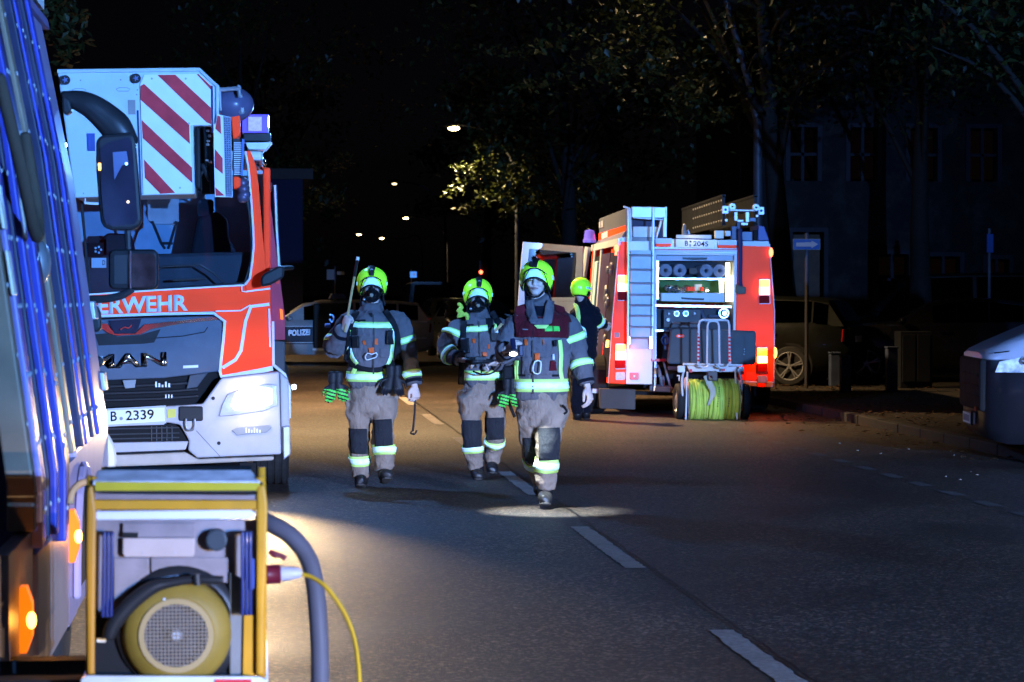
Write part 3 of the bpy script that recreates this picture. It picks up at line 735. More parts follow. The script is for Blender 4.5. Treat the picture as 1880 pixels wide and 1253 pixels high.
# beacon
bc = T.add('beacon', px(rrect(*Z1(1392, 345), *Z1(1546, 452), 3), YM + 1.65, .28), BEACON, bevel=.03, label='blue rotating beacon on the cab roof')
T.add('beacon_base', px(rrect(*Z1(1398, 452), *Z1(1558, 503), 3), YM + 1.62, .34), BLK, bc, bevel=.01)
T.add('beacon_core', px(rect(*Z1(1428, 360), *Z1(1505, 440)), YM + 1.6, .04), mat('beacon core', (.5, .45, .9), .3, emit=(.45, .4, 1), es=.5, var=.3, vs=40), bc)
T.add('beacon_bracket', px([Z1(1412, 508), Z1(1566, 506), Z1(1530, 548), Z1(1428, 546)], YM + 1.55, .35), SILV, bevel=.004)
T.add('bracket_stay', rod([P(*Z1(1528, 548), YM + 1.6), P(*Z1(1470, 620), YM + 1.6)], .006, 6), ALU)
bm = B()
for q in ((1505, 612), (1515, 628), (1490, 625), (1508, 645)): ell(bm, P(*Z1(*q), YM + .9), (.03, .03, .03), nu=8, nv=6)
T.add('roof_lamp', bm, CHROME, smooth=True)
for q in ((1530, 700), (1545, 760)):
    T.add('roof_equipment', px(rrect(*Z1(q[0] - 20, q[1] - 25), *Z1(q[0] + 20, q[1] + 25), 3), YM + 1.2, .3), BLK)

# ------------------------------------------------------------------ near fire engine along the left edge
XB = -0.75
T = Thing('fire_engine', 'near fire engine filling the left edge with open lockers and glowing amber marker lamps', 'fire engine', (-1.9, 9, 0))
def wallx(z): return XB if z < 1.0 else XB - 0.137 * (z - 1.0) - (0.06 * max(0, z - 2.2))
def yat(pxx, z=1.64):
    """distance at which the flank at height z shows in photo column pxx"""
    X = wallx(z); lo, hi = 4.0, 14.0
    for _ in range(40):
        m_ = (lo + hi) / 2
        # project
        d = V((X, m_, z - CAMH)); k = d.dot(fwd); u = 940 + FPX * d.dot(rgt) / k
        if u < pxx: lo = m_
        else: hi = m_
    return (lo + hi) / 2
zs = [0.28, .45, .62, .8, 1.0, 1.2, 1.4, 1.64, 1.9, 2.2, 2.5, 2.8, 3.05]
def slab(y0, y1, z0, z1, out=0.0, depth=0.06, bm=None):
    """piece of flank between y0..y1, z0..z1 following the tumblehome, standing out metres proud"""
    bm = bm or B()
    zz = [z0] + [z for z in zs if z0 < z < z1] + [z1]
    pr = None; caps = []
    for z in zz:
        o_ = wallx(z) + out; i_ = o_ - depth
        r = [bm.verts.new(p) for p in ((o_, y0, z), (o_, y1, z), (i_, y1, z), (i_, y0, z))]
        if pr:
            for i in range(4): bm.faces.new((pr[i], pr[(i + 1) % 4], r[(i + 1) % 4], r[i]))
        else: bm.faces.new(r[::-1])
        pr = r
    bm.faces.new(pr)
    return bm
yf = yat(165)            # front end of the cab flank
NAVY = mat('navy shutter slat', (.06, .065, .10), .35, .3, var=.2)
OCR = mat('warm-lit tint rail', (.20, .145, .09), .45, var=.2, dirt=.3)  # cream tint stands for warm light on the rail
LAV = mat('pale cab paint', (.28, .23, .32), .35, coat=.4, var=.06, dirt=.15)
T.add('roof', bx((-2.75, -2, 3.05), (-1.06, yf, 3.12)), WHITE)
T.add('far_side', bx((-2.9, -2, .4), (-2.8, yf, 3.05)), RED)
T.add('front_wall', bx((-2.8, yf - .02, .5), (-1.2, yf, 3.0)), RED)
T.add('rear_wall', bx((-2.8, -2.0, .4), (-.8, -1.9, 3.0)), RED)
T.add('chassis', bx((-2.5, -1.5, .35), (-1.1, yf - .3, .6)), BLKM)
T.add('locker_back', bx((-1.75, -2, .62), (-1.7, yf - 1.3, 3.0)), mat('locker lining', (.05, .055, .075), .6, dirt=.2))
# (column px at eye level) posts: x0,x1,material,proud
BR = mat('blue-lit tint rail', (.035, .04, .24), .4, .1, var=.2, dirt=.2); VR = mat('violet-lit tint rail', (.20, .16, .32), .4, .1, var=.2, dirt=.2); DR = mat('dark rail', (.022, .022, .05), .45, var=.3)  # blue and violet light on the flank is put into these rail colours
PV = mat('violet-lit tint panel', (.26, .21, .34), .4, var=.12, dirt=.2)  # violet light painted into the panel colour
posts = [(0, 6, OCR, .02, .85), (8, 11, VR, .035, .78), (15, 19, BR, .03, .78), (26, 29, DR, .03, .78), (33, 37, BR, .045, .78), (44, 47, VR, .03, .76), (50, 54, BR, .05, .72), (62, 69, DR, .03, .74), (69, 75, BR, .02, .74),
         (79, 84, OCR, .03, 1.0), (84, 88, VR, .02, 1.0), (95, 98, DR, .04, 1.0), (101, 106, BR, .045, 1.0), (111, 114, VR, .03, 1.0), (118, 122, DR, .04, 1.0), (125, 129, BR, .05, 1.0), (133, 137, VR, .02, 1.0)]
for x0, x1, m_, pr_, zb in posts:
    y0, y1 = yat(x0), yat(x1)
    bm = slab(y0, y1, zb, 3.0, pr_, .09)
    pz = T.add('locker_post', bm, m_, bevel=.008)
    bm = B()
    for k in range(9):
        z = zb + .12 + k * .23; ell(bm, (wallx(z) + pr_ + .001, (y0 + y1) / 2, z), (.006, .01, .01), nu=8, nv=6)
    T.add('rivet', bm, GREY, pz, kind='stuff')
# cross walls of the lockers (face the camera)
for x_, m_, d_ in ((7, mat('locker wall', (.035, .035, .09), .5, dirt=.2), .9), (36, mat('locker wall blue', (.03, .035, .12), .45), .9), (52, mat('locker wall dark', (.07, .07, .09), .5), .9), (86, mat('locker wall grey', (.05, .045, .10), .4), .9), (113, mat('locker wall dark', (0, 0, 0)), .9)):
    y = yat(x_); bm = B()
    prism(bm, [(wallx(z) - .02, y, z) for z in (.7, 1.0, 1.6, 2.2, 2.95)] + [(-1.7, y, 2.95), (-1.7, y, .7)], (0, .03, 0))
    T.add('locker_wall', bm, m_)
# slotted rails with long holes on the first posts
for x_, z0_ in ((5, 1.7), (42, 1.9)):
    y = yat(x_); bm = B()
    for k in range(6):
        z = z0_ + k * .22; obox(bm, (wallx(z) + .035, y, z), (.006, 0, 0), (0, .05, 0), (-.011, 0, .075))
    T.add('slotted_rail', bm, CREAM, bevel=.02)
# roller shutter slats in the lockers
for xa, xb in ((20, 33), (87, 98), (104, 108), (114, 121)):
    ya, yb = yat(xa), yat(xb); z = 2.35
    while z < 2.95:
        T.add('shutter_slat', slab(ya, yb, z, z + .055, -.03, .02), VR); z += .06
# equipment
T.add('locker_shelf', bx((-1.65, yat(8), 1.35), (-.86, yat(32), 1.38)), ALUD)
T.add('locker_shelf', bx((-1.65, yat(54), 1.55), (-.90, yat(76), 1.58)), ALUD)
bm = B(); y = yat(10); x = XB + .03
pts = [V((wallx(2.2) + .06, y, 2.35)), V((wallx(2) + .09, y + .15, 2.05)), V((wallx(1.9) + .1, y + .4, 1.84)), V((wallx(1.9) + .09, y + .65, 1.9)), V((wallx(2) + .05, y + .75, 2.2))]
T.add('hanging_hose', tube(bm, pts, .022, 8, 6), mat('old hose', (.06, .045, .03), .8, bump=.3), smooth=True)
bm = B()
for k in range(3):
    y = yat(56 + k * 8); ell(bm, (wallx(1.3) - .05, y, 1.25 + .25 * k), (.05, .10, .09), nu=10, nv=8)
T.add('hose_coupling', bm, ALU, smooth=True)
# skirt with wheel arch and marker lamps
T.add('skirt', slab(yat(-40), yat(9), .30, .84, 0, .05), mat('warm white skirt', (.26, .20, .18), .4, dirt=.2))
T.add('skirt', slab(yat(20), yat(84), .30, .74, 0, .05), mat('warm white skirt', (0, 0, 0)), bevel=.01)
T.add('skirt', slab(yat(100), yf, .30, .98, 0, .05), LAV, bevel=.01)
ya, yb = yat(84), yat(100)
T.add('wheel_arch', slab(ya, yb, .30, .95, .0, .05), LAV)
bm = B(); lathe(bm, (-1.04, (ya + yb) / 2 + .45, .43), (1, 0, 0), [(.1, 0), (.40, 0), (.43, .03), (.43, .2), (.40, .23), (.24, .24), (.22, .2), (.05, .2)], 36)
T.add('wheel', bm, TYRE)
ym = (ya + yb) / 2 + .45
# dark arch opening
pts = [(wallx(.5) + .006, ym + .47 * math.cos(a), .40 + .50 * math.sin(a)) for a in [math.pi * i / 14 for i in range(15)]]
T.add('arch_liner', prism(B(), pts + [(wallx(.5) + .006, ym - .47, .2), (wallx(.5) + .006, ym + .47, .2)][::1] if False else pts, (.006, 0, 0)), BLKM)
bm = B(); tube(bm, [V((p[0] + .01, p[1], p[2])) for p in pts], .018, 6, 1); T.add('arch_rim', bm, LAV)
# marker lamps: long amber lenses standing out of the skirt
for (mx, my, sc) in ((38, 1137, 1.0), (128, 984, 1.0)):
    y = yat(mx, .62); lo = P(mx, my, y); z = lo.z
    c = V((XB + .012, y, z))
    h = .105
    ml = T.add('marker_lamp', B(), AMB); bmm = B()
    obox(bmm, c, (.018, 0, 0), (0, .035, 0), (0, 0, h))
    for v in bmm.verts:
        if abs(v.co.z - c.z) > h * .9: v.co.x -= .010 if v.co.x > c.x else 0
    bmesh.ops.subdivide_edges(bmm, edges=[e for e in bmm.edges if abs((e.verts[0].co - e.verts[1].co).z) > h], cuts=3)
    for v in bmm.verts:
        if abs(v.co.z - c.z) < h * .6 and v.co.x > c.x: v.co.x = c.x + .026; 
    bmesh.ops.translate(bmm, verts=bmm.verts, vec=-T.loc); bmm.to_mesh(ml.data)
    bmm.free()
    bmm = B(); ell(bmm, c + V((.024, -.03, .0)), (.016, .02, .028), nu=10, nv=8)
    T.add('marker_bulb', bmm, AMBH, ml, smooth=True)
    lamp('marker_glow', 'POINT', c + V((.10, -.02, 0)), (1, .35, .04), 1.6, size=.03)
bm = B(); ell(bm, P(100, 935, yat(100, .85)) , (.02, .03, .03), nu=8, nv=6); T.add('red_marker', bm, mat('red marker glowing', (.8, .02, .02), .3, emit=(1, .03, .02), es=.7, var=0))
# sill rail running forward, and the hand hose arching over it
# cab flank
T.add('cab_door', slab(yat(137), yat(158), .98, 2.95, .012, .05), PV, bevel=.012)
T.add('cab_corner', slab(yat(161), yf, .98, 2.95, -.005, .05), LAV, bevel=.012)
for z in (1.15, 1.5): T.add('door_hinge', slab(yat(158), yat(163), z, z + .09, .03, .04), ALUD, bevel=.006)
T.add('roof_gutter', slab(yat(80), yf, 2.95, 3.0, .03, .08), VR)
bm = B(); ell(bm, P(119, 267, yat(119, 2.4)), (.012, .012, .012), nu=8, nv=6); T.add('position_lamp', bm, mat('position lamp', (.8, .9, 1), .3, emit=(.45, .6, 1), es=22, var=0))
bm = B(); ell(bm, P(161, 752, yat(161, 1.1)) + V((.02, 0, 0)), (.012, .012, .03), nu=8, nv=6); T.add('door_lamp', bm, mat('door lamp', (1, .9, .7), .3, emit=(1, .75, .4), es=10, var=0))
# mirrors carried on an arm
YR = yf + .02
T.add('mirror_bracket', px([(112, 172), (128, 182), (132, 204), (120, 212), (114, 205)], YR, .12), BLK, bevel=.02)
bm = B()
pts = [(118, 178), (140, 184), (165, 194), (190, 212), (215, 236), (238, 262)]
tube(bm, [P(x, y, YR + .05) for x, y in pts], [(.03, .03), (.05, .04), (.062, .05), (.072, .05), (.078, .05), (.05, .04)], 14, 5)
arm = T.add('mirror_arm', bm, BLK, smooth=True)
mc = [(176, 262), (180, 252), (192, 247), (238, 243), (246, 246), (249, 262), (252, 300), (257, 370), (260, 405), (254, 418), (240, 423), (205, 423), (190, 418), (184, 404), (180, 360), (176, 310)]
mr = T.add('main_mirror', px(mc, YR - .02, .11), BLK, bevel=.018, label='tall black wing mirror')
gl = [(184, 272), (198, 262), (236, 252), (242, 262), (246, 310), (250, 375), (252, 402), (246, 412), (206, 415), (194, 410), (190, 396), (186, 350)]
T.add('mirror_glass', px(gl, YR - .032, .006), mat('mirror glass', (.025, .022, .04), .12, 0, coat=.5, var=.5, vs=3), mr)
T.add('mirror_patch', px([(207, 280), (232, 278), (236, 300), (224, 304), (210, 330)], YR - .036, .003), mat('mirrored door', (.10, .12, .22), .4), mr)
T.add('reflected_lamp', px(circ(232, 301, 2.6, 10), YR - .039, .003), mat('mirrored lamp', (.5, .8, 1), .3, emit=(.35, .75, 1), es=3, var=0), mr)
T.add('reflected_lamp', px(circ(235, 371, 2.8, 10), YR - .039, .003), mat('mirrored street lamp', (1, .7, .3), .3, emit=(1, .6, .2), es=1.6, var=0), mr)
T.add('mirror_indicator', px([(180, 300), (185, 300), (185, 313), (181, 313)], YR - .036, .01), ORL, mr)
T.add('mirror_stem', rod([P(234, 420, YR + .03), P(236, 466, YR + .03)], .016, 8), BLK)
bm = px(rrect(199, 458, 290, 532, 12), YR - .02, .14); m2 = T.add('wide_angle_mirror', bm, BLK, bevel=.03, label='squat wide angle mirror')
T.add('mirror_glass', px(rrect(236, 466, 286, 528, 10), YR - .034, .006), mat('brown mirror glass', (.05, .025, .025), .15, .3, coat=.5, var=.6, vs=14), m2)
T.add('mirror_divider', px([(238, 462), (241, 462), (241, 530), (238, 530)], YR - .04, .006), CHROME, m2)
T.add('lower_mirror_arm', rod([P(158, 550, YR + .02), P(195, 549, YR + .02), P(225, 542, YR + .02), P(243, 530, YR + .02)], .02, 8, 5), BLK)
T.add('mirror_foot', px([(160, 556), (176, 558), (184, 575), (186, 605), (176, 612), (160, 606)], YR, .1), BLK, bevel=.015)
T.add('mirror_foot', px([(158, 656), (184, 654), (190, 660), (190, 670), (180, 676), (160, 674)], YR, .1), BLK, bevel=.01)
bm = B(); tube(bm, [P(x, y, YR + .02) for x, y in ((165, 790), (182, 796), (197, 820), (201, 850), (196, 870))], [(.01, .01), (.03, .02), (.035, .02), (.035, .02), (.02, .02)], 8, 4)
T.add('wing_edge', bm, mat('wing edge', (.5, .42, .32), .4))
# roof beacon (out of frame)
bm = B(); lathe(bm, (-1.5, 5.2, 3.12), (0, 0, 1), [(.11, 0), (.11, .06), (.09, .06), (.09, .2), (.05, .23), (0, .23)]); T.add('beacon', bm, BEACON)

# ------------------------------------------------------------------ vehicle behind the camera that carries the dipped lights and beacons
T = Thing('emergency_van', 'white emergency van with dipped headlights standing behind the camera', 'van', (0, 0, 0))
T.add('body', bx((-1, -5, .5), (1, 0, 1.15)), WHITE, bevel=.06)
T.add('cab', prism(B(), [(-.95, -.2, 1.15), (-.95, -1.0, 2.3), (-.95, -5, 2.4), (-.95, -5, 1.15)], (1.9, 0, 0)), WHITE, bevel=.05)
T.add('roof_bar', bx((-.7, -1.4, 2.40), (.7, -1.0, 2.52)), BLK)
T.add('beacon', lathe(B(), (0, -1.2, 2.52), (0, 0, 1), [(.11, 0), (.11, .2), (.07, .34), (0, .34)]), BEACON)
for hx in (-.65, .65):
    hb = T.add('headlight', bx((hx - .16, -.02, HLZ - .14), (hx + .16, .25, HLZ - .06)), BLK)
    T.add('added_beam_cutoff_plate', bx((hx - .30, .8, HLZ - .0041), (hx + .30, .81, HLZ + .5)), BLKM, hb)  # unseen plate added to block the beam above the cutoff
for x in (-1.05, .85):
    for y in (-4.2, -.9): T.add('wheel', lathe(B(), (x, y, .34), (1, 0, 0), [(.1, 0), (.34, .02), (.34, .18), (.1, .2)]), TYRE)
T.e.location = BV; T.e.rotation_euler = (0, 0, math.atan2(-BDIR.x, BDIR.y))

# ------------------------------------------------------------------ portable generator on its tray
Z3 = lambda x, y: (100 + x / 3.033, 840 + y / 3.033)
YG = 7.35
YEL = mat('yellow enamel', (.55, .25, .015), .4, coat=.2, var=.12, vs=9, dirt=.25)
YLG = mat('lime yellow enamel', (.50, .37, .02), .4, coat=.2, var=.12, dirt=.2)
PAN = mat('brushed steel panel', (.26, .21, .215), .5, .1, var=.3, vs=6, dirt=.7)
gl0 = P(325, 1240, YG)
T = Thing('generator', 'yellow framed portable generator with a round fan cover on the pull-out tray', 'generator', gl0)
D = .72
for x in (166, 481):
    T.add('frame_tube', rod([P(x, 1246, YG + .02), P(x, 905, YG + .02), P(x + (6 if x < 300 else -6), 886, YG + .02)], .0125, 10, 3), YEL, smooth=True)
for x in (166, 481):
    T.add('frame_tube', rod([P(x, 1246, YG + .02) + V((0, D, 0)), P(x, 890, YG + .02) + V((0, D, 0))], .0125, 10, 1), YEL, smooth=True)
bm = B(); q = [P(*Z3(214, 134), YG - .01), P(*Z3(1145, 134), YG - .01), P(*Z3(1095, 70), YG + .10), P(*Z3(240, 70), YG + .10)]
prism(bm, q, (0, 0, -.012)); T.add('top_cover', bm, mat('polished lid', (.80, .78, .84), .35, .0, var=.35, vs=14, dirt=.1), bevel=.003)
T.add('top_plate', bx(P(*Z3(240, 70), YG + .10) - V((0, 0, .03)), P(*Z3(1095, 70), YG + .10) + V((0, .36, -.012))), BLKM)
T.add('lid_front', px([Z3(224, 136), Z3(1144, 140), Z3(1144, 186), Z3(224, 188)], YG - .012, .03), YLG, bevel=.003)
T.add('rubber_seal', px([Z3(205, 128), Z3(224, 132), Z3(226, 186), Z3(1146, 186), Z3(1152, 140), Z3(1162, 140), Z3(1162, 196), Z3(210, 198)], YG - .004, .03), RUB)
T.add('cross_bar', px([Z3(232, 204), Z3(1120, 212), Z3(1118, 236), Z3(232, 234)], YG - .002, .03), mat('pink steel', (.28, .2, .19), .4, .2))
T.add('cross_bar', px([Z3(200, 238), Z3(1140, 240), Z3(1140, 294), Z3(205, 292)], YG - .008, .03), YEL, bevel=.004)
T.add('steel_bar', px([Z3(226, 300), Z3(1090, 292), Z3(1128, 318), Z3(1090, 346), Z3(228, 352)], YG - .006, .03), mat('bright steel', (.75, .72, .75), .35, .1, var=.05), bevel=.006)
T.add('side_post', px([Z3(1125, 160), Z3(1172, 150), Z3(1186, 260), Z3(1182, 500), Z3(1168, 860), Z3(1165, 1215), Z3(1122, 1215), Z3(1124, 600)], YG - .016, .03), YEL, bevel=.008)
T.add('side_post', px([Z3(180, 170), Z3(212, 150), Z3(232, 300), Z3(226, 760), Z3(222, 1215), Z3(182, 1215), Z3(176, 500)], YG - .016, .03), mat('amber enamel', (.50, .22, .02), .4, coat=.2, dirt=.2), bevel=.008)
pn = T.add('front_panel', px([Z3(226, 350), Z3(1125, 350), Z3(1125, 1215), Z3(226, 1215)], YG + .05, .02), PAN)
T.add('lower_bay', px([Z3(226, 880), Z3(975, 860), Z3(975, 1215), Z3(226, 1215)], YG + .04, .008), BLKM)
T.add('cover_plate', px([Z3(540, 560), Z3(980, 560), Z3(975, 700), Z3(660, 660), Z3(540, 680)], YG + .035, .006), PAN)
T.add('left_plate', px([Z3(330, 560), Z3(528, 560), Z3(528, 690), Z3(400, 800), Z3(330, 800)], YG + .03, .008), PAN, bevel=.003)
T.add('upper_plate', px([Z3(380, 366), Z3(786, 366), Z3(784, 446), Z3(380, 446)], YG + .03, .006), PAN, bevel=.002)
T.add('slot', px([Z3(378, 418), Z3(466, 420), Z3(462, 450), Z3(380, 446)], YG + .026, .004), BLKM)
T.add('name_plate', px([Z3(380, 450), Z3(782, 450), Z3(780, 540), Z3(768, 556), Z3(392, 556), Z3(380, 540)], YG + .018, .008), mat('blank type plate', (.45, .34, .30), .45, dirt=.15), bevel=.003)
for q in ((490, 532), (672, 532)): T.add('plate_screw', px(circ(*Z3(*q), 1.5, 8), YG + .014, .005), ALUD)
T.add('round_cap', px(circ(*Z3(902, 463), 20, 26), YG + .0, .05), mat('dark cap', (.035, .045, .055), .4), bevel=.006)
T.add('right_leg', px([Z3(975, 640), Z3(1050, 680), Z3(1110, 740), Z3(1110, 1215), Z3(975, 1215)], YG + .02, .02), mat('pale leg steel', (.20, .19, .18), .5, .2, dirt=.3), bevel=.004)
T.add('yellow_leg', px([Z3(1056, 880), Z3(1118, 880), Z3(1116, 1215), Z3(1050, 1215)], YG + .008, .012), YEL)
for q in ((258, 414, 326, 892), (1036, 412, 1102, 880)):
    bm = B()
    for k in range(3):
        x = q[0] + (q[2] - q[0]) * (k + .5) / 3
        tube(bm, [P(*Z3(x + (8 if q[0] < 500 else 0), q[1] + 8), YG - .03), P(*Z3(x, q[3] - 8), YG - .03)], .0052, 8, 1)
    h_ = T.add('grab_handle', bm, mat('blue black handle', (.02, .03, .13), .3, coat=.3), smooth=True)
    T.add('handle_end', px(rrect(*Z3(q[0] + 2, q[1]), *Z3(q[2] - 2, q[1] + 26), 2), YG - .03, .03), BLK, h_)
    T.add('handle_end', px(rrect(*Z3(q[0] + 2, q[3] - 26), *Z3(q[2] - 2, q[3]), 2), YG - .03, .03), BLK, h_)
T.add('black_pipe', rod([P(*Z3(*p), YG - .02) for p in ((300, 1010), (330, 930), (420, 820), (540, 728), (640, 700), (770, 682), (860, 682), (940, 684))], [.018, .022, .022, .02, .014, .012, .013, .012], 12, 4), BLK, smooth=True)
T.add('pipe_clamp', rod([P(*Z3(790, 650), YG - .035), P(*Z3(795, 712), YG - .035)], .011, 8), BLK)
# fan housing
cc = P(*Z3(680, 985), YG)
bm = lathe(B(), cc + V((0, .04, 0)), (0, -1, 0), [(.150, -.02), (.158, .0), (.155, .03), (.140, .055), (.112, .066), (.104, .068), (.100, .062), (.098, .05)], 48)
fh = T.add('fan_housing', bm, mat('olive yellow enamel', (.24, .155, .025), .5, var=.3, vs=7, dirt=.6), smooth=True)
T.add('fan_shroud', lathe(B(), cc + V((.005, .05, .012)), (0, -1, 0), [(.120, -.02), (.180, -.02), (.185, 0), (.178, .025), (.156, .03)], 40), BLK, smooth=True)
T.add('fan_backing', lathe(B(), cc + V((0, .03, 0)), (0, -1, 0), [(0, .01), (.102, .01), (.102, 0), (0, 0)], 32), mat('purple shadow metal', (.06, .05, .07), .5), fh)
T.add('grille_ring', lathe(B(), cc + V((0, -.03, 0)), (0, -1, 0), [(.090, -.004), (.106, -.004), (.106, .004), (.090, .004), (.090, -.004)], 48), mat('ring enamel', (.36, .25, .11), .5, dirt=.2), fh)
bm = B(); wgrid = .0105
k = -9
while k < 10:
    o_ = k * wgrid; L_ = math.sqrt(max(0, .092 ** 2 - o_ ** 2))
    if L_ > .01:
        tube(bm, [cc + V((o_, -.031, -L_)), cc + V((o_, -.031, L_))], .0021, 5, 1, dome=False)
        tube(bm, [cc + V((-L_, -.033, o_)), cc + V((L_, -.033, o_))], .0021, 5, 1, dome=False)
    k += 1
T.add('grille_mesh', bm, mat('mesh wire', (.30, .24, .18), .4, .2), fh)
T.add('fan_hub', lathe(B(), cc + V((0, -.02, 0)), (0, -1, 0), [(0, .012), (.014, .012), (.018, .006), (.018, 0)], 16), ALUD, fh)
for q in ((612, 790), (872, 958)): T.add('housing_bolt', rod([P(*Z3(*q), YG - .03), P(*Z3(*q), YG - .015)], .004, 8), ALUD, fh)
T.add('fuel_tank', bx(P(*Z3(300, 1205), YG + .15), P(*Z3(1080, 420), YG + D)), BLKM)
T.add('terminal', px([Z3(236, 1008), Z3(286, 1010), Z3(284, 1030), Z3(236, 1030)], YG + .02, .02), CREAM)
# socket on the right with its plug
T.add('socket_box', px([Z3(1095, 560), Z3(1122, 570), Z3(1122, 720), Z3(1098, 740)], YG + .0, .06), mat('blue socket', (.05, .08, .3), .4))
tr = Thing('equipment_tray', 'white edged pull-out tray holding the generator', 'tray', P(300, 1252, YG))
tr.add('tray_plate', bx((P(150, 1250, YG).x, YG - .06, P(0, 1247, YG).z - .02), (P(492, 1250, YG).x, YG + D + .05, P(0, 1247, YG).z - .004)), ALU)
tr.add('tray_edge', px([(148, 1247), (158, 1241), (476, 1243), (492, 1250), (492, 1275), (148, 1275)], YG - .07, .02), mat('tray edge', (.72, .75, .78), .3, .3), bevel=.003)
tr.add('tray_reflector', px([(395, 1248), (462, 1248), (462, 1262), (395, 1262)], YG - .076, .005), REDD)
tr.add('tray_runner', bx((XB - .4, YG + .1, P(0, 1247, YG).z - .10), (P(470, 1250, YG).x, YG + .2, P(0, 1247, YG).z - .021)), BLKM)
tr.add('tray_runner', bx((XB - .4, YG + .5, P(0, 1247, YG).z - .10), (P(470, 1250, YG).x, YG + .6, P(0, 1247, YG).z - .021)), BLKM)
# plug, cable, suction hose, side hose
mp = Thing('power_plug', 'maroon and white power plug pushed into the generator', 'plug', P(520, 1055, YG + .05))
ax = P(552, 1052, YG + .05) - P(489, 1055, YG + .05); ax.normalize()
MAR = mat('maroon plastic', (.10, .008, .018), .4)
mp.add('plug_body', lathe(B(), P(488, 1055, YG + .05), ax, [(0, 0), (.026, 0), (.029, .006), (.027, .01), (.028, .035), (.029, .041), (.022, .044), (0, .045)], 20), MAR, smooth=True, auto=40)
mp.add('plug_collar', lathe(B(), P(516, 1054, YG + .05), ax, [(0, 0), (.022, 0), (.021, .02), (.018, .034), (.016, .05), (.010, .06), (0, .061)], 20), mat('pale plug', (.36, .34, .42), .35), smooth=True, auto=40)
mp.add('plug_lid', rod([P(494, 1012, YG + .05), P(504, 1018, YG + .05), P(514, 1020, YG + .05), P(524, 1026, YG + .05)], [.007, .010, .007, .008], 8, 3), MAR, smooth=True)
o = obj('power_cable', rod([P(x, y, Yy) for x, y, Yy in ((550, 1054, 7.40), (572, 1060, 7.38), (600, 1080, 7.34), (630, 1122, 7.3), (648, 1165, 7.26), (657, 1215, 7.2), (660, 1275, 7.15), (655, 1400, 7.1), (640, 1478, 7.3))], .0062, 8, 6), mat('yellow cable', (.55, .32, .02), .45), smooth=True)
tagp(o, 'thin yellow power cable hanging from the plug', 'cable')
hm = mat('ribbed grey hose', (.075, .07, .085), .55, var=.15)
pts = cr([V(P(x, y, Yy)) for x, y, Yy in ((482, 956, 7.75), (505, 966, 7.72), (535, 985, 7.7), (562, 1018, 7.68), (576, 1060, 7.65), (583, 1120, 7.62), (587, 1190, 7.6), (588, 1260, 7.58), (588, 1400, 7.55), (600, 1470, 7.6))], 14)
rad = [.0265 + (.0014 if i % 2 else 0) for i in range(len(pts))]
o = obj('exhaust_hose', tube(B(), pts, rad, 16, 1), hm, smooth=True)
tagp(o, 'thick dark ribbed hose curving down beside the generator', 'hose')
o = obj('hand_hose', rod([P(x, y, 9.2) for x, y in ((128, 925), (133, 903), (146, 889), (163, 884))], .013, 10, 6), mat('orange hose', (.45, .24, .10), .5), smooth=True)
tagp(o, 'short orange hose arching behind the yellow generator frame', 'hose')
# ------------------------------------------------------------------ second fire engine seen from behind
Z5 = lambda x, y: (920 + x / 2.848, 360 + y / 2.848)
Z6 = lambda x, y: (1180 + x / 3.481, 420 + y / 3.481)
Z7 = lambda x, y: (930 + x / 6.065, 370 + y / 6.065)
Z8 = lambda x, y: (1220 + x / 8.952, 360 + y / 8.952)
YR2 = 33.5
base = P(1270, 750, YR2); base.z = 0
T = Thing('rescue_fire_engine', 'red and white fire engine seen from behind with its rear locker open and lamps lit', 'fire engine', base)
DIRV = V((0.30, 5.0, 0)); DN = DIRV.normalized()
BW = mat('blue white enamel', (.62, .68, .72), .4, coat=.3, var=.06, dirt=.15)
T.add('rear_panel', px([Z5(622, 236), Z5(668, 236), Z5(655, 790), Z5(650, 985), Z5(562, 980), Z5(585, 640)], YR2, .1), RED, bevel=.012, label='red left rear column')
T.add('corner_cap', px([Z5(628, 216), Z5(672, 216), Z5(670, 242), Z5(624, 240)], YR2 - .01, .1), BW, bevel=.01)
T.add('rear_panel', px([Z5(1238, 262), Z5(1402, 262), Z5(1415, 420), Z5(1428, 600), Z5(1425, 972), Z5(1250, 965), Z5(1225, 800)], YR2, .1), RED, bevel=.012, label='wide red right rear column')
T.add('corner_cap', px([Z5(1262, 236), Z5(1400, 236), Z5(1404, 266), Z5(1262, 262)], YR2 - .01, .1), BW, bevel=.01)
T.add('bottom_strip', px([Z5(1245, 966), Z5(1424, 972), Z5(1422, 1002), Z5(1245, 992)], YR2 - .012, .1), WHITE, bevel=.008)
T.add('lamp_mount', px([Z5(1340, 978), Z5(1384, 980), Z5(1382, 1000), Z5(1342, 998)], YR2 - .03, .02), RED)
T.add('column_seam', rod([P(*Z5(*p), YR2 - .004) for p in ((1404, 250), (1416, 420), (1430, 600), (1427, 1000))], .006, 5), BW)
T.add('column_seam', rod([P(*Z5(*p), YR2 - .004) for p in ((618, 240), (582, 640), (560, 980))], .007, 5), BW)
T.add('ladder_backing', px([Z5(660, 236), Z5(800, 236), Z5(790, 986), Z5(652, 984)], YR2 + .02, .08), WHITE, bevel=.006)
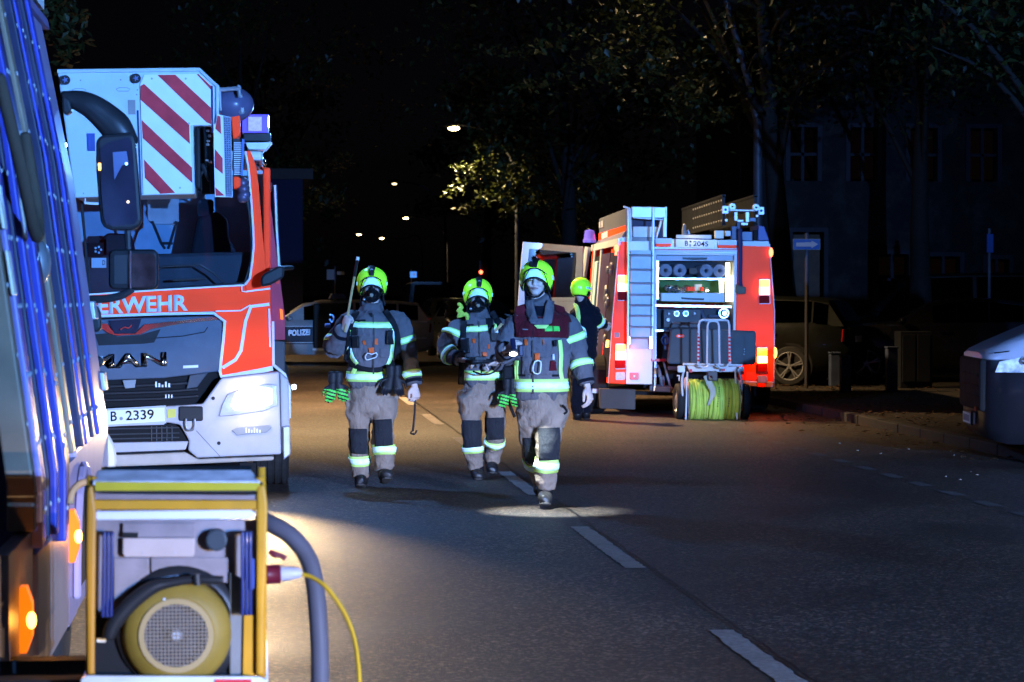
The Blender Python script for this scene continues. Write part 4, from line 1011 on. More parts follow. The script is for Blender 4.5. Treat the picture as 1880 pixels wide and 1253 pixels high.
# left flank
A0 = P(*Z5(562, 980), YR2 + .1); A1 = P(*Z5(622, 236), YR2 + .1)
def SD(u, v, out=0):
    p = A0 + (A1 - A0) * v + DIRV * u
    return p + V((-1, 0.06, 0)) * out
def side(u0, v0, u1, v1, out, th=.03, bm=None):
    q = [SD(u0, v0, out), SD(u1, v0, out), SD(u1, v1, out), SD(u0, v1, out)]
    return prism(bm or B(), q, V((th, 0, 0)))
T.add('side_wall', side(0, 0, .28, 1, 0, .05), RED)
T.add('side_wall', side(.28, .0, .98, .32, 0, .05), RED)
T.add('side_locker', side(.04, .04, .27, .93, .006), mat('locker dark', (.03, .025, .05), .5))
bm = B()
for i in range(14):
    ell(bm, SD(.06 + .18 * random.random(), .3 + .55 * random.random(), .05), (.03, .05, .06), nu=8, nv=6)
T.add('locker_fitting', bm, ALUD)
T.add('side_shutter', side(.30, .05, .60, .93, .004), mat('plum shutter', (.07, .045, .10), .35))
T.add('door_opening', side(.62, .1, .95, .92, .002), BLKM)
T.add('door_pillar', side(.60, .0, .64, 1, .02), BW, bevel=.01)
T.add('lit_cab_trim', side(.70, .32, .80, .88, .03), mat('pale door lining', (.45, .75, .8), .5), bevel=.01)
T.add('door_pillar', side(.84, .1, .88, .98, .03), BW, bevel=.01)
T.add('roof_gutter', side(-.02, .97, 1.0, 1.02, .03), BW)
T.add('roof_side', prism(B(), [SD(0, 1.02), SD(1, 1.0), SD(1, 1.08) + V((.10, 0, 0)), SD(0, 1.10) + V((.10, 0, 0))], V((.05, 0, 0))), mat('dusk blue roof', (.2, .2, .3), .4))
T.add('side_marker', side(.012, .90, .02, .93, .05), REDL)
T.add('side_marker', side(.05, .25, .07, .30, .05), ORL)
# roof, far side, front
R0 = P(*Z5(1402, 262), YR2 + .1); RB = P(*Z5(1425, 990), YR2 + .1)
T.add('far_side_wall', prism(B(), [R0, R0 + DIRV, RB + DIRV, RB], (-.05, 0, 0)), RED)
T.add('roof', prism(B(), [SD(0, 1.03) + V((.06, 0, 0)), R0 + V((-.06, 0, .04)), R0 + DIRV + V((-.06, 0, .04)), SD(1, 1.03) + V((.06, 0, 0))], V((0, 0, -.05))), GREY)
T.add('front_wall', prism(B(), [SD(1, 0), SD(1, 1), R0 + DIRV, RB + DIRV], V((0, .05, 0))), RED)
T.add('chassis', bx((base.x - .6, YR2 + .3, .35), (base.x + .7, YR2 + 5, .62)), BLKM)
# rear locker opening
lk = T.add('locker_box', px(rect(*Z5(800, 300), *Z5(1232, 560)), YR2 + .75, .03), mat('green locker wall', (.05, .16, .05), .6), label='green locker back wall')
T.add('locker_box', px(rect(*Z5(800, 300), *Z5(812, 1000)), YR2 + .02, .75), ALUD)
T.add('locker_box', px(rect(*Z5(1216, 300), *Z5(1240, 900)), YR2 + .02, .75), ALUD)
T.add('locker_ceiling', px(rect(*Z5(800, 290), *Z5(1235, 300)), YR2 + .04, .75), ALUD)
T.add('opening_frame', px([Z5(796, 294), Z5(1232, 300), Z5(1232, 312), Z5(808, 308), Z5(806, 860), Z5(790, 860)], YR2 - .02, .03), BW, bevel=.004)
T.add('opening_frame', px([Z5(1220, 306), Z5(1234, 306), Z5(1224, 800), Z5(1212, 800)], YR2 - .02, .03), BW, bevel=.004)
T.add('header_strip', px([Z5(800, 292), Z5(1235, 292), Z5(1235, 276), Z5(800, 276)], YR2 - .03, .06), BW)
T.add('header_strip', px([Z5(800, 284), Z5(1235, 284), Z5(1235, 279), Z5(800, 279)], YR2 - .034, .01), REDD)
T.add('header_block', px([Z5(808, 222), Z5(892, 222), Z5(890, 250), Z5(808, 250)], YR2 - .01, .08), BW)
T.add('header_block', px([Z5(808, 250), Z5(890, 250), Z5(888, 266), Z5(808, 266)], YR2 - .012, .08), RED)
T.add('header_block', px([Z5(1134, 230), Z5(1234, 234), Z5(1232, 258), Z5(1136, 256)], YR2 - .01, .08), BW)
T.add('header_block', px([Z5(1136, 258), Z5(1230, 258), Z5(1228, 274), Z5(1138, 272)], YR2 - .012, .08), RED)
T.add('header_wall', px([Z5(800, 225), Z5(1240, 232), Z5(1240, 276), Z5(800, 276)], YR2 + .06, .05), ALUD)
T.add('upper_drawer', px([Z5(812, 312), Z5(1212, 312), Z5(1212, 340), Z5(812, 340)], YR2 + .0, .05), mat('blue drawer front', (.35, .42, .5), .4), bevel=.004)
T.add('drawer_handle', px([Z5(948, 322), Z5(1080, 322), Z5(1074, 334), Z5(1000, 336), Z5(952, 332)], YR2 - .02, .02), BLK)
HOSEM = mat('grey hose cuff', (.42, .42, .48), .5, var=.2)
for cx, cy in ((861, 390), (935, 390), (1074, 392), (1143, 392)):
    c = P(*Z5(cx, cy), YR2 + .08)
    pr = []
    for k in range(6):
        r = .082 - k * .010; pr += [(r, 0 + (k % 2) * .006), (r - .006, -.012 + (k % 2) * .006)]
    hs = T.add('rolled_suction_hose', lathe(B(), c, (0, -1, 0), [(.085, -.55), (.085, 0)] + pr + [(.030, -.3)], 28), HOSEM, smooth=True, auto=30)
T.add('hose_gap_fitting', px([Z5(985, 380), Z5(1020, 376), Z5(1030, 402), Z5(1012, 410), Z5(985, 406)], YR2 + .2, .05), mat('brown fitting', (.10, .06, .05), .5))
T.add('locker_upper_back', px(rect(*Z5(812, 340), *Z5(1212, 428)), YR2 + .5, .02), mat('dark locker back', (.015, .02, .03), .6))
T.add('shelf', px([Z5(826, 428), Z5(1172, 430), Z5(1172, 440), Z5(826, 438)], YR2 + .03, .6), ALU)
T.add('inner_post', px([Z5(810, 340), Z5(824, 340), Z5(824, 540), Z5(810, 540)], YR2 + .02, .05), ALU)
# polished fittings in the drawer
random.seed(4)
for i in range(20):
    bm = B()
    x = random.uniform(862, 1085); y = random.uniform(476, 500)
    c = P(*Z5(x, y), YR2 + .12 + random.random() * .25)
    lathe(bm, c, (random.uniform(-1, 1), random.uniform(-1, 1), .6), [(0, -.03), (.024, -.03), (.030, -.01), (.02, .0), (.03, .02), (0, .035)], 12)
    T.add('hose_fitting', bm, CHROME)
bm = B()
for i in range(5):
    c = P(*Z5(random.uniform(970, 1050), 497), YR2 + .1); lathe(bm, c, (0, 0, 1), [(0, 0), (.022, 0), (.02, .05), (0, .055)], 10)
T.add('red_cap', bm, RED)
bm = B(); box(bm, P(*Z5(1012, 496), YR2 + .2), P(*Z5(1046, 462), YR2 + .26)); T.add('pale_box', bm, mat('pale box', (.8, .7, .45), .5), bevel=.006)
T.add('lower_drawer', px([Z5(838, 508), Z5(1166, 508), Z5(1168, 556), Z5(838, 550)], YR2 - .05, .5), BW, bevel=.006)
T.add('drawer_handle', px([Z5(942, 530), Z5(1000, 534), Z5(1062, 536), Z5(1060, 546), Z5(1000, 544), Z5(944, 540)], YR2 - .065, .02), BLK)
T.add('shelf', px([Z5(806, 568), Z5(1205, 574), Z5(1205, 586), Z5(806, 578)], YR2 - .02, .6), ALU)
lb = T.add('strip_lamp', px([Z5(1176, 350), Z5(1196, 350), Z5(1196, 552), Z5(1176, 552)], YR2 + .05, .03), mat('strip lamp light', (1, 1, .8), .3, emit=(1, .92, .55), es=7, var=0))
T.add('strip_lamp', px([Z5(1202, 420), Z5(1211, 420), Z5(1211, 552), Z5(1202, 552)], YR2 + .03, .03), mat('strip lamp light', (0, 0, 0)))
T.add('inner_post', px([Z5(1140, 440), Z5(1166, 440), Z5(1166, 506), Z5(1140, 506)], YR2 + .3, .03), ALUD)
lamp('locker_strip_light', 'POINT', P(*Z5(1160, 450), YR2 + .15), (1, .9, .6), 5.5, size=.04)
# pump panel
T.add('pump_panel', px([Z5(812, 590), Z5(1212, 590), Z5(1212, 860), Z5(806, 860)], YR2 + .25, .04), mat('dark pump panel', (.035, .035, .042), .5, dirt=.2))
T.add('control_box', px(rrect(*Z5(850, 594), *Z5(1045, 690), 2), YR2 + .1, .12), mat('dark control box', (.03, .03, .035), .4), bevel=.006)
for cx, r, m_ in ((918, 5.0, REFW), (966, 5.2, REFW)):
    g_ = T.add('gauge', px(circ(*Z5(cx, 616), r), YR2 + .08, .02), ALU)
    T.add('gauge_dial', px(circ(*Z5(cx, 616), r * .8), YR2 + .074, .004), mat('dial face', (.5, .8, .9), .4), g_)
    T.add('gauge_needle', px([Z5(cx - 1, 616), Z5(cx + 1, 616), Z5(cx + 4, 608)], YR2 + .07, .003), INK, g_)
for cx, cy, r in ((876, 616, 3), (1010, 616, 3), (872, 648, 5.5), (1165, 614, 7.5)):
    T.add('panel_knob', lathe(B(), P(*Z5(cx, cy), YR2 + .1), (0, -1, 0), [(0, .03), (r / 140 * .6, .03), (r / 140, .0), (r / 140 * 1.3, 0), (r / 140 * 1.3, -.02)], 16), ALU if r > 7 else ALUD)
for a, b, r in (((1000, 650), (1000, 690), .012), ((1045, 600), (1070, 660), .02), ((1090, 630), (1190, 630), .02), ((860, 720), (860, 800), .03), ((830, 700), (880, 700), .02)):
    T.add('pump_pipe', tube(B(), [P(*Z5(*a), YR2 + .2), P(*Z5(*b), YR2 + .2)], r, 8, 1), mat('pump pipework', (.16, .2, .28), .4, .6))
T.add('valve_wheel', rod([P(*Z5(858 + 18 * math.cos(a), 755 + 22 * math.sin(a)), YR2 + .1) for a in [i * math.pi / 6 for i in range(13)]], .012, 6), mat('blue valve', (.10, .18, .4), .4), label='blue valve wheel')
T.add('pump_label', px([Z5(895, 660), Z5(938, 660), Z5(938, 670), Z5(895, 670)], YR2 + .094, .004), GREY)
T.add('pump_label', px([Z5(990, 660), Z5(1030, 660), Z5(1030, 668), Z5(990, 668)], YR2 + .094, .004), GREY)
T.add('sill_strip', px([Z5(786, 852), Z5(862, 852), Z5(862, 866), Z5(786, 866)], YR2 - .01, .06), REDD)
T.add('sill_strip', px([Z5(800, 700), Z5(880, 702), Z5(880, 710), Z5(800, 708)], YR2 - .01, .06), ALU)
random.seed(9)
for a, b, r in (((800, 880), (800, 1000), .02), ((815, 890), (830, 940), .03), ((850, 870), (885, 1000), .015), ((790, 1005), (880, 1010), .05), ((840, 950), (845, 1000), .035), ((880, 900), (970, 905), .03), ((1240, 900), (1245, 1000), .02)):
    T.add('hitch_bar', tube(B(), [P(*Z5(*a), YR2 + .12), P(*Z5(*b), YR2 + .12)], r, 8, 1), ALUD)
T.add('step_block', px([Z5(796, 992), Z5(886, 998), Z5(886, 1028), Z5(796, 1024)], YR2, .2), ALU, bevel=.01)
# number plate high up
pl = T.add('number_plate', px([Z8(190, 708), Z8(808, 726), Z8(838, 780), Z8(812, 856), Z8(190, 842)], YR2 - .05, .012), PLATE, label='lit white number plate above the locker')
T.add('plate_text', text('B', [Z8(334, 738), Z8(388, 740), Z8(388, 820), Z8(334, 818)], YR2 - .051, .002, .012), INK, pl)
T.add('plate_text', text('2045', [Z8(474, 744), Z8(718, 750), Z8(716, 832), Z8(472, 826)], YR2 - .051, .002, .012), INK, pl)
T.add('plate_seal', px(circ(*Z8(428, 752), 1.9, 10), YR2 - .053, .003), INK, pl)
T.add('plate_seal', px(rect(*Z8(408, 795), *Z8(436, 835)), YR2 - .053, .003), GREY, pl)
T.add('plate_bracket', px([Z8(200, 640), Z8(775, 645), Z8(775, 705), Z8(195, 695)], YR2 - .04, .03), BW, bevel=.004)
lamp('plate_light', 'POINT', P(*Z8(500, 640), YR2 - .22) + V((0, 0, .03)), (1, .72, .62), 1.3, size=.02)
# tail lamps
def tail(x0, y0, x1, y1):
    hs = T.add('tail_lamp', px(rrect(*Z5(x0 - 4, y0 - 4), *Z5(x1 + 4, y1 + 4), 2), YR2 - .02, .03), ALUD, bevel=.003)
    h = (y1 - y0)
    T.add('lamp_segment', px(rrect(*Z5(x0, y0), *Z5(x1, y0 + h * .31), 1.2), YR2 - .05, .03), TLA, hs)
    T.add('lamp_segment', px(rrect(*Z5(x0, y0 + h * .34), *Z5(x1, y0 + h * .63), 1.2), YR2 - .05, .03), TLB, hs)
    T.add('lamp_segment', px(rrect(*Z5(x0, y0 + h * .66), *Z5(x1, y1), 1.2), YR2 - .05, .03), TLR, hs)
    c = (P(*Z5(x0, y0), YR2) + P(*Z5(x1, y1), YR2)) / 2
    return c
tail(612, 416, 666, 545)
c1 = tail(600, 776, 652, 902)
tail(1352, 438, 1404, 562)
c2 = tail(1341, 795, 1392, 920)
for c in (c1, c2): lamp('tail_glow', 'POINT', c + V((0, -.22, 0)), (1, .16, .03), 6, size=.05)
T.add('reversing_lens', px(rrect(*Z5(598, 922), *Z5(648, 962), 2), YR2 - .03, .03), REFL)
T.add('red_reflector', px(rrect(*Z5(674, 924), *Z5(720, 962), 2), YR2 - .0, .03), REDL if False else mat('red reflector', (.75, .03, .04), .3, coat=.5))
T.add('reflector_bolt', px(circ(*Z5(697, 943), 2, 8), YR2 - .006, .006), REFW)
T.add('reversing_lens', px(rrect(*Z5(1340, 940), *Z5(1391, 978), 2), YR2 - .03, .03), REFL)
T.add('small_badge', px(rrect(*Z5(592, 714), *Z5(620, 742), 1), YR2 - .006, .006), GREY)
bm = B(); ell(bm, P(1132, 456, YR2 - .0), (.035, .035, .05), nu=10, nv=8); T.add('marker_lamp', bm, REDL, smooth=True)
bm = B(); ell(bm, P(*Z5(1411, 296), YR2 - .0), (.03, .03, .065), nu=10, nv=8); T.add('marker_lamp', bm, REDL, smooth=True)
bm = B(); ell(bm, P(*Z5(1431, 820), YR2 + .05), (.03, .03, .075), nu=10, nv=8); T.add('marker_lamp', bm, ORL, smooth=True)
# dark hose pipe down the right column
T.add('drain_pipe', rod([P(*Z5(*p), YR2 - .05) for p in ((1250, 170), (1252, 320), (1250, 440), (1256, 480))], .028, 8, 3), mat('navy pipe', (.02, .03, .09), .5))
T.add('pipe_valve', px([Z5(1228, 462), Z5(1282, 478), Z5(1282, 512), Z5(1240, 516), Z5(1228, 500)], YR2 - .08, .06), mat('olive valve', (.10, .09, .06), .5), bevel=.01)
# access ladder on the rear
YL = YR2 - .16
LAD = mat('ladder aluminium', (.60, .66, .72), .4, .25, var=.08, dirt=.12)
for x0, x1 in ((668, 664), (798, 792)):
    T.add('ladder_rail', px([Z5(x0 - 6, 60), Z5(x0 + 5, 60), Z5(x1 + 5, 800), Z5(x1 - 6, 800)], YL, .05), LAD, bevel=.004)
T.add('ladder_rail', rod([P(*Z5(*p), YL - .02) for p in ((640, 56), (672, 66), (680, 200), (678, 240))], .015, 8, 1), SILV)
for y in (310, 385, 456, 516, 571, 626, 684, 742):
    T.add('ladder_rung', rod([P(*Z5(668, y), YL + .01), P(*Z5(794, y + 1), YL + .01)], .014, 8), ALUD)
T.add('ladder_tread', px([Z5(678, 285), Z5(790, 285), Z5(788, 800), Z5(676, 800)], YL + .07, .012), mat('ladder backing plate', (.55, .62, .68), .4, var=.1, dirt=.2))
T.add('ladder_latch', px([Z5(664, 738), Z5(676, 736), Z5(676, 776), Z5(664, 776)], YL - .02, .03), ALU)
T.add('ladder_latch', px([Z5(776, 736), Z5(790, 736), Z5(790, 800), Z5(776, 796)], YL - .02, .03), ALU)
# top box with frame
T.add('roof_box', px([Z5(684, 56), Z5(864, 60), Z5(864, 116), Z5(684, 112)], YR2 - .1, .05), LAD, bevel=.006)
T.add('roof_box', px([Z5(860, 56), Z5(868, 58), Z5(866, 216), Z5(850, 216), Z5(850, 110), Z5(860, 110)], YR2 - .12, .05), LAD, bevel=.004)
T.add('roof_box', px([Z5(690, 160), Z5(820, 162), Z5(806, 218), Z5(690, 216)], YR2 + .1, .05), BW, bevel=.006)
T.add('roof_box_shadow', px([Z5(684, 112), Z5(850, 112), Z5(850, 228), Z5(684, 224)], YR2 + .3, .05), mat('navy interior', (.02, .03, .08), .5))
T.add('roof_box_strut', rod([P(*Z5(690, 114), YR2 - .08), P(*Z5(846, 124), YR2 - .08)], .012, 6), ALUD)
T.add('roof_box_strut', rod([P(*Z5(838, 130), YR2 + .0), P(*Z5(812, 220), YR2 + .0)], .016, 6), ALUD)
bp0 = P(*Z5(655, 210), YR2 + .1); bp1 = P(*Z5(655, 64), YR2 + .1)
T.add('roof_locker', prism(B(), [bp0, bp1, bp1 + DIRV * .98, bp0 + DIRV * .98], (.08, 0, 0)), mat('slate locker side', (.16, .18, .24), .4, .2, dirt=.2), bevel=.01)
T.add('locker_red_stripe', prism(B(), [bp0 + (bp1 - bp0) * .12, bp0 + (bp1 - bp0) * .38, bp0 + (bp1 - bp0) * .38 + DIRV * .98, bp0 + (bp1 - bp0) * .12 + DIRV * .98], (-.008, 0, 0)), RED)
T.add('locker_white_patch', prism(B(), [bp0 + (bp1 - bp0) * .15 + DIRV * .62, bp0 + (bp1 - bp0) * .38 + DIRV * .62, bp0 + (bp1 - bp0) * .34 + DIRV * .85, bp0 + (bp1 - bp0) * .12 + DIRV * .85], (-.014, 0, 0)), REFW)
for u in (.8, .9): T.add('locker_vent', prism(B(), [bp0 + (bp1 - bp0) * .6 + DIRV * u, bp0 + (bp1 - bp0) * .85 + DIRV * u, bp0 + (bp1 - bp0) * .85 + DIRV * (u + .05), bp0 + (bp1 - bp0) * .6 + DIRV * (u + .05)], (-.014, 0, 0)), BW)
# extension ladder on the roof, right
e0 = P(*Z8(975, 430), YR2 + .12)
up = V((0, 0, 1)); LX = V((1, 0, 0))
wl_ = P(*Z8(1600, 300), YR2).x - P(*Z8(990, 300), YR2).x
LDK = mat('dusky ladder rail', (.007, .009, .014), .6)
ext = DIRV * 1.02 + V((0, 0, -.02))
for sx in (0, wl_ * .86):
    for k in range(2):
        q = e0 + V((sx + (.0 if k == 0 else .05), 0, .03 + k * .0))
    a = e0 + V((sx, 0, .16)); T.add('extension_ladder_side', obox(B(), a + ext * .5, (.018, 0, 0), ext * .5, (0, 0, .19)), LDK)
    for zz in (-.03, .35):
        a = e0 + V((sx, 0, zz)); T.add('extension_ladder_rail', obox(B(), a + ext * .5, (.026, 0, 0), ext * .5, (0, 0, .016)), LDK)
bm = B()
for zz in (.02, .16, .29):
    for i in range(13):
        p = e0 + ext * (.02 + i * .055) + V((-.024, 0, zz)); ell(bm, p, (.006, .045, .014), nu=8, nv=5)
T.add('rung_end', bm, ALU, kind='stuff')
bm = B()
for i in range(14):
    p = e0 + ext * (.02 + i * .055) + V((0, 0, .16)); tube(bm, [p, p + V((wl_ * .86, 0, 0))], .014, 6, 1)
T.add('extension_ladder_rung', bm, ALUD)
for (x, y) in ((1112, 178), (1502, 190)):
    T.add('ladder_roller', lathe(B(), P(*Z8(x, y), YR2 - .02), (0, -1, 0), [(.012, -.03), (.044, -.03), (.048, -.02), (.048, .02), (.040, .03), (.016, .03), (.014, 0)], 20), LAD)
for q in ((955, 165, 1055, 290), (1545, 180, 1640, 310)):
    T.add('ladder_bracket', px(rrect(*Z8(q[0], q[1]), *Z8(q[2], q[3]), 1), YR2 - .04, .05), LAD, bevel=.004)
    T.add('bracket_bolt', px(circ(*Z8((q[0] + q[2]) / 2, (q[1] + q[3]) / 2), 2.6, 10), YR2 - .05, .01), mat('navy bolt', (.02, .03, .12), .4))
T.add('ladder_crossbar', px([Z8(1060, 225), Z8(1520, 232), Z8(1520, 250), Z8(1060, 246)], YR2, .03), ALUD)
for q in ((1150, 265, 1200, 410), (1335, 265, 1392, 430), (1200, 392, 1300, 425), (1262, 440, 1372, 482), (1505, 310, 1545, 350), (1000, 380, 1040, 420)):
    T.add('ladder_fitting', px(rrect(*Z8(q[0], q[1]), *Z8(q[2], q[3]), 1), YR2 + .02, .03), LAD, bevel=.003)
for q, m_ in (((835, 572, 975, 698), BW), ((1008, 575, 1088, 660), BW), ((1250, 590, 1440, 735), mat('slate block', (.14, .2, .32), .4)), ((1470, 560, 1530, 735), BLKM), ((1190, 420, 1245, 735), mat('navy post', (.02, .03, .10), .4)), ((1105, 500, 1190, 720), mat('slate post', (.06, .09, .18), .4)), ((1400, 360, 1500, 420), mat('slate block', (0, 0, 0)))):
    T.add('roof_fitting', px(rrect(*Z8(q[0], q[1]), *Z8(q[2], q[3]), .8), YR2 + .06, .08), m_, bevel=.004)
T.add('roof_fairing', px([Z8(1545, 480), Z8(1640, 500), Z8(1690, 640), Z8(1720, 735), Z8(1535, 735)], YR2 + .04, .6), mat('indigo fairing', (.08, .10, .28), .4, coat=.3), bevel=.01)
bm = B(); tube(bm, [P(*Z8(330, 480), YR2 + 1), P(*Z8(320, 560), YR2 + 1), P(*Z8(340, 630), YR2 + 1)], [.02, .03, .05], 8, 2); tube(bm, [P(*Z8(385, 560), YR2 + 1), P(*Z8(410, 630), YR2 + 1)], .01, 6, 1)
T.add('roof_aerial', bm, ALUD)
# open cab door at the front left
YD = YR2 + 4.7
dr = T.add('open_door', B(), BW, label='white cab door standing open')
bmm = B()
outer = [Z7(185, 452), Z7(845, 502), Z7(850, 560), Z7(815, 1240), Z7(800, 1600), Z7(130, 1600), Z7(150, 1000)]
inner = [Z7(250, 530), Z7(770, 572), Z7(785, 600), Z7(760, 1060), Z7(730, 1110), Z7(215, 1090), Z7(205, 1060), Z7(235, 560)]
for i in range(4):
    pass
def ring(bm, outer, inner, Y, th):
    """frame between outline and window hole: both lists same length"""
    n = len(outer); o = [P(*p, Y) for p in outer]; i_ = [P(*p, Y) for p in inner]
    for k in range(n):
        j = (k + 1) % n
        prism(bm, [o[k], o[j], i_[j], i_[k]], (0, th, 0))
ring(bmm, [Z7(185, 452), Z7(845, 502), Z7(848, 640), Z7(825, 1110), Z7(130, 1110), Z7(165, 640)], [Z7(252, 528), Z7(775, 572), Z7(778, 640), Z7(755, 1070), Z7(210, 1070), Z7(240, 640)], YD, .05)
prism(bmm, [P(*Z7(*p), YD) for p in ((826, 1112), (800, 1600), (120, 1600), (130, 1112))], (0, .05, 0))
bmesh.ops.translate(bmm, verts=bmm.verts, vec=-T.loc); bmm.to_mesh(dr.data); bmm.free()
T.add('door_glass', px([Z7(240, 520), Z7(782, 566), Z7(786, 640), Z7(760, 1080), Z7(204, 1080), Z7(232, 640)], YD + .02, .006), glassmat('tinted door glass', (.05, .05, .06), .03), dr)
T.add('door_edge', px([Z7(850, 500), Z7(862, 530), Z7(840, 1240), Z7(822, 1240)], YD + .02, .1), mat('violet door edge', (.5, .42, .62), .4), dr)
T.add('cab_pillar', rod([P(*Z7(905, 510), YD + .2), P(*Z7(880, 700), YD + .2), P(*Z7(850, 900), YD + .2), P(*Z7(820, 1240), YD + .2)], .045, 8, 2), BW)
T.add('cab_beacon', lathe(B(), P(*Z7(925, 430), YD), (0, 0, 1), [(0, .16), (.07, .14), (.09, .02), (.10, 0), (.10, -.04)], 16), BEACON)
bm = B(); ell(bm, P(*Z7(935, 375), YD), (.02, .02, .02), nu=8, nv=6); T.add('roof_glint_lamp', bm, LAMPS if False else SILV)
# underside: step bumper, mud guard box, wheels
T.add('rear_step', px([Z5(398, 1008), Z5(430, 1008), Z5(430, 1026), Z5(398, 1026)], YR2 + .5, .3), RED)
T.add('rear_step', px([Z5(430, 1006), Z5(562, 1012), Z5(562, 1034), Z5(430, 1030)], YR2 + .5, .3), WHITE, bevel=.006)
T.add('step_plate', px([Z5(400, 964), Z5(562, 966), Z5(562, 1000), Z5(400, 998)], YR2 + .6, .3), ALUD, bevel=.01)
T.add('equipment_box', px([Z5(518, 1008), Z5(704, 1012), Z5(702, 1118), Z5(518, 1112)], YR2 + .3, .5), mat('dirty under box', (.10, .09, .085), .7, dirt=.4), bevel=.01)
T.add('tow_bar', px([Z5(705, 1022), Z5(900, 1030), Z5(900, 1046), Z5(705, 1040)], YR2 + .3, .2), BLKM)
for px_, Yw in ((1385, YR2 + 1.2), (1085, YR2 + .9), (1385, YR2 + 4.3), (1085, YR2 + 4.3)):
    x = P(px_, 740, YR2 + 1).x + (.3 * (Yw - YR2) / 5)
    w_ = T.add('wheel', lathe(B(), (x - .12, Yw, .39), (1, 0, 0), [(.05, .02), (.20, .02), (.24, 0), (.36, 0), (.39, .03), (.39, .21), (.36, .24), (.24, .24), (.2, .22), (.05, .2)], 36), TYRE)
    T.add('wheel_hub', lathe(B(), (x - .13, Yw, .39), (1, 0, 0), [(0, .0), (.1, .0), (.19, .02), (.2, .04)], 20), ALUD, w_)
# big folded-down grey cover
fl = T.add('folding_cover', px([Z5(902, 692), Z5(1326, 706), Z5(1334, 716), Z5(1332, 870), Z5(1320, 884), Z5(880, 880), Z5(872, 866), Z5(888, 708)], YR2 - .45, .10), FLAP, bevel=.015, label='scuffed grey folding cover')
T.add('oval_badge', px(circ(*Z5(936, 733), 7.5, 20, 3.2), YR2 - .456, .006), RED, fl)
T.add('badge_line', px(rect(*Z5(924, 730), *Z5(948, 736)), YR2 - .459, .004), REFW, fl)
T.add('cover_fold', px([Z5(1080, 700), Z5(1150, 702), Z5(1150, 882), Z5(1080, 882)], YR2 - .458, .006), mat('lighter cover band', (.14, .14, .14), .5, dirt=.2), fl)
for q in ((1272, 802), (1273, 815), (1270, 828)): T.add('cover_screw', px(circ(*Z5(*q), .8, 6), YR2 - .454, .004), SILV, fl)

# ------------------------------------------------------------------ hose reel trolley
YT = 32.5
tb = P(1305, 776, YT); tb.z = 0
T = Thing('hose_reel_trolley', 'two-wheeled reel of yellow hose with white push handles behind the red engine', 'hose reel', tb)
HY = mat('yellow green hose', (.55, .72, .10), .55, var=.12, vs=12, bump=.3, bs=120)
cax = P(1304, 737, YT); ax0 = P(1262, 737, YT); ax1 = P(1350, 737, YT)
wd = (ax1 - ax0).length
random.seed(3)
prof = [(.10, 0)]
n_ = 0
for blk, (u0, u1, rr_) in enumerate(((0, .12, .268), (.12, .25, .281), (.25, .38, .272), (.38, .47, .262), (.47, .6, .279), (.6, .72, .292), (.72, .86, .270), (.86, 1.0, .283))):
    prof += [(rr_ - .02, wd * u0), (rr_ - .004, wd * (u0 + .01)), (rr_, wd * (u0 + u1) / 2), (rr_ - .004, wd * (u1 - .01)), (rr_ - .02, wd * u1)]
prof += [(.10, wd)]
bm = lathe(B(), ax0, (1, 0, 0), prof, 40)
for v in bm.verts:
    d = v.co - ax0; r = math.hypot(d.y, d.z)
    if r > .2:
        s = 1 + .02 * noise.noise(v.co * 7) + .008 * math.sin(d.x * 60 + math.atan2(d.z, d.y) * 2); v.co.y = ax0.y + d.y * s; v.co.z = ax0.z + d.z * s
T.add('wound_hose', bm, HY, smooth=True)
# flat ribbons: edges of hose layers
bm = B()
for i in range(16):
    x = ax0.x + wd * (i + .5) / 16; r = .287 + random.uniform(-.006, .004)
    pts = [V((x + .012 * math.sin(a * 2 + i), ax0.y - r * math.cos(a), ax0.z + r * math.sin(a))) for a in [R(-80 + j * 16) for j in range(14)]]
    tube(bm, pts, (.004, .004) and .0045, 5, 1)
T.add('hose_edge', bm, mat('hose seam', (.42, .55, .10), .6), smooth=True)
bm = B()
for x_, n0 in ((1310, 9), (1330, 4)):
    for i in range(n0):
        a = R(-10 + i * 6); r = .298
        c = V((P(x_, 737, YT).x + i * .004, ax0.y - r * math.cos(a), ax0.z + r * math.sin(a)))
        obox(bm, c, (.006, 0, 0), V((0, math.sin(a), math.cos(a))) * .007, V((0, -math.cos(a), math.sin(a))) * .002)
T.add('hose_print', bm, mat('hose print', (.05, .07, .04), .6))
T.add('hose_end', rod([P(1296, 690, YT - .3), P(1303, 705, YT - .33), P(1309, 722, YT - .32), P(1300, 745, YT - .31)], [(.035, .012), (.04, .012), (.035, .01), (.012, .008)], 8, 4), mat('pale hose lining', (.45, .45, .35), .6))
T.add('hose_coupling', px(rrect(1299, 682, 1318, 700, 3), YT - .36, .08), BLK, bevel=.01)
bm = B(); ell(bm, P(1305, 694, YT - .39), (.025, .025, .03), nu=8, nv=6); T.add('coupling_lug', bm, CHROME, smooth=True)
for x_ in (1259, 1352):
    c = P(x_, 737, YT)
    T.add('reel_flange', lathe(B(), c, (1, 0, 0), [(.02, -.006), (.30, -.006), (.312, 0), (.30, .006), (.02, .006)], 44), ALU, smooth=True, auto=30)
for x_ in (1247, 1367):
    c = P(x_, 740, YT); c.z = .225 + .0
    w_ = T.add('wheel', lathe(B(), c, (1, 0, 0), [(.13, -.04), (.19, -.055), (.225, -.04), (.23, 0), (.225, .04), (.19, .055), (.13, .04)], 36), TYRE, smooth=True)
    T.add('rim', lathe(B(), c, (1, 0, 0), [(.02, -.05), (.06, -.05), (.13, -.02), (.145, -.045), (.15, 0), (.145, .045), (.13, .02), (.02, .03)], 28), ALUD, w_, smooth=True, auto=40)
T.add('axle', rod([P(1247, 740, YT), P(1367, 740, YT)], .02, 8), ALUD)
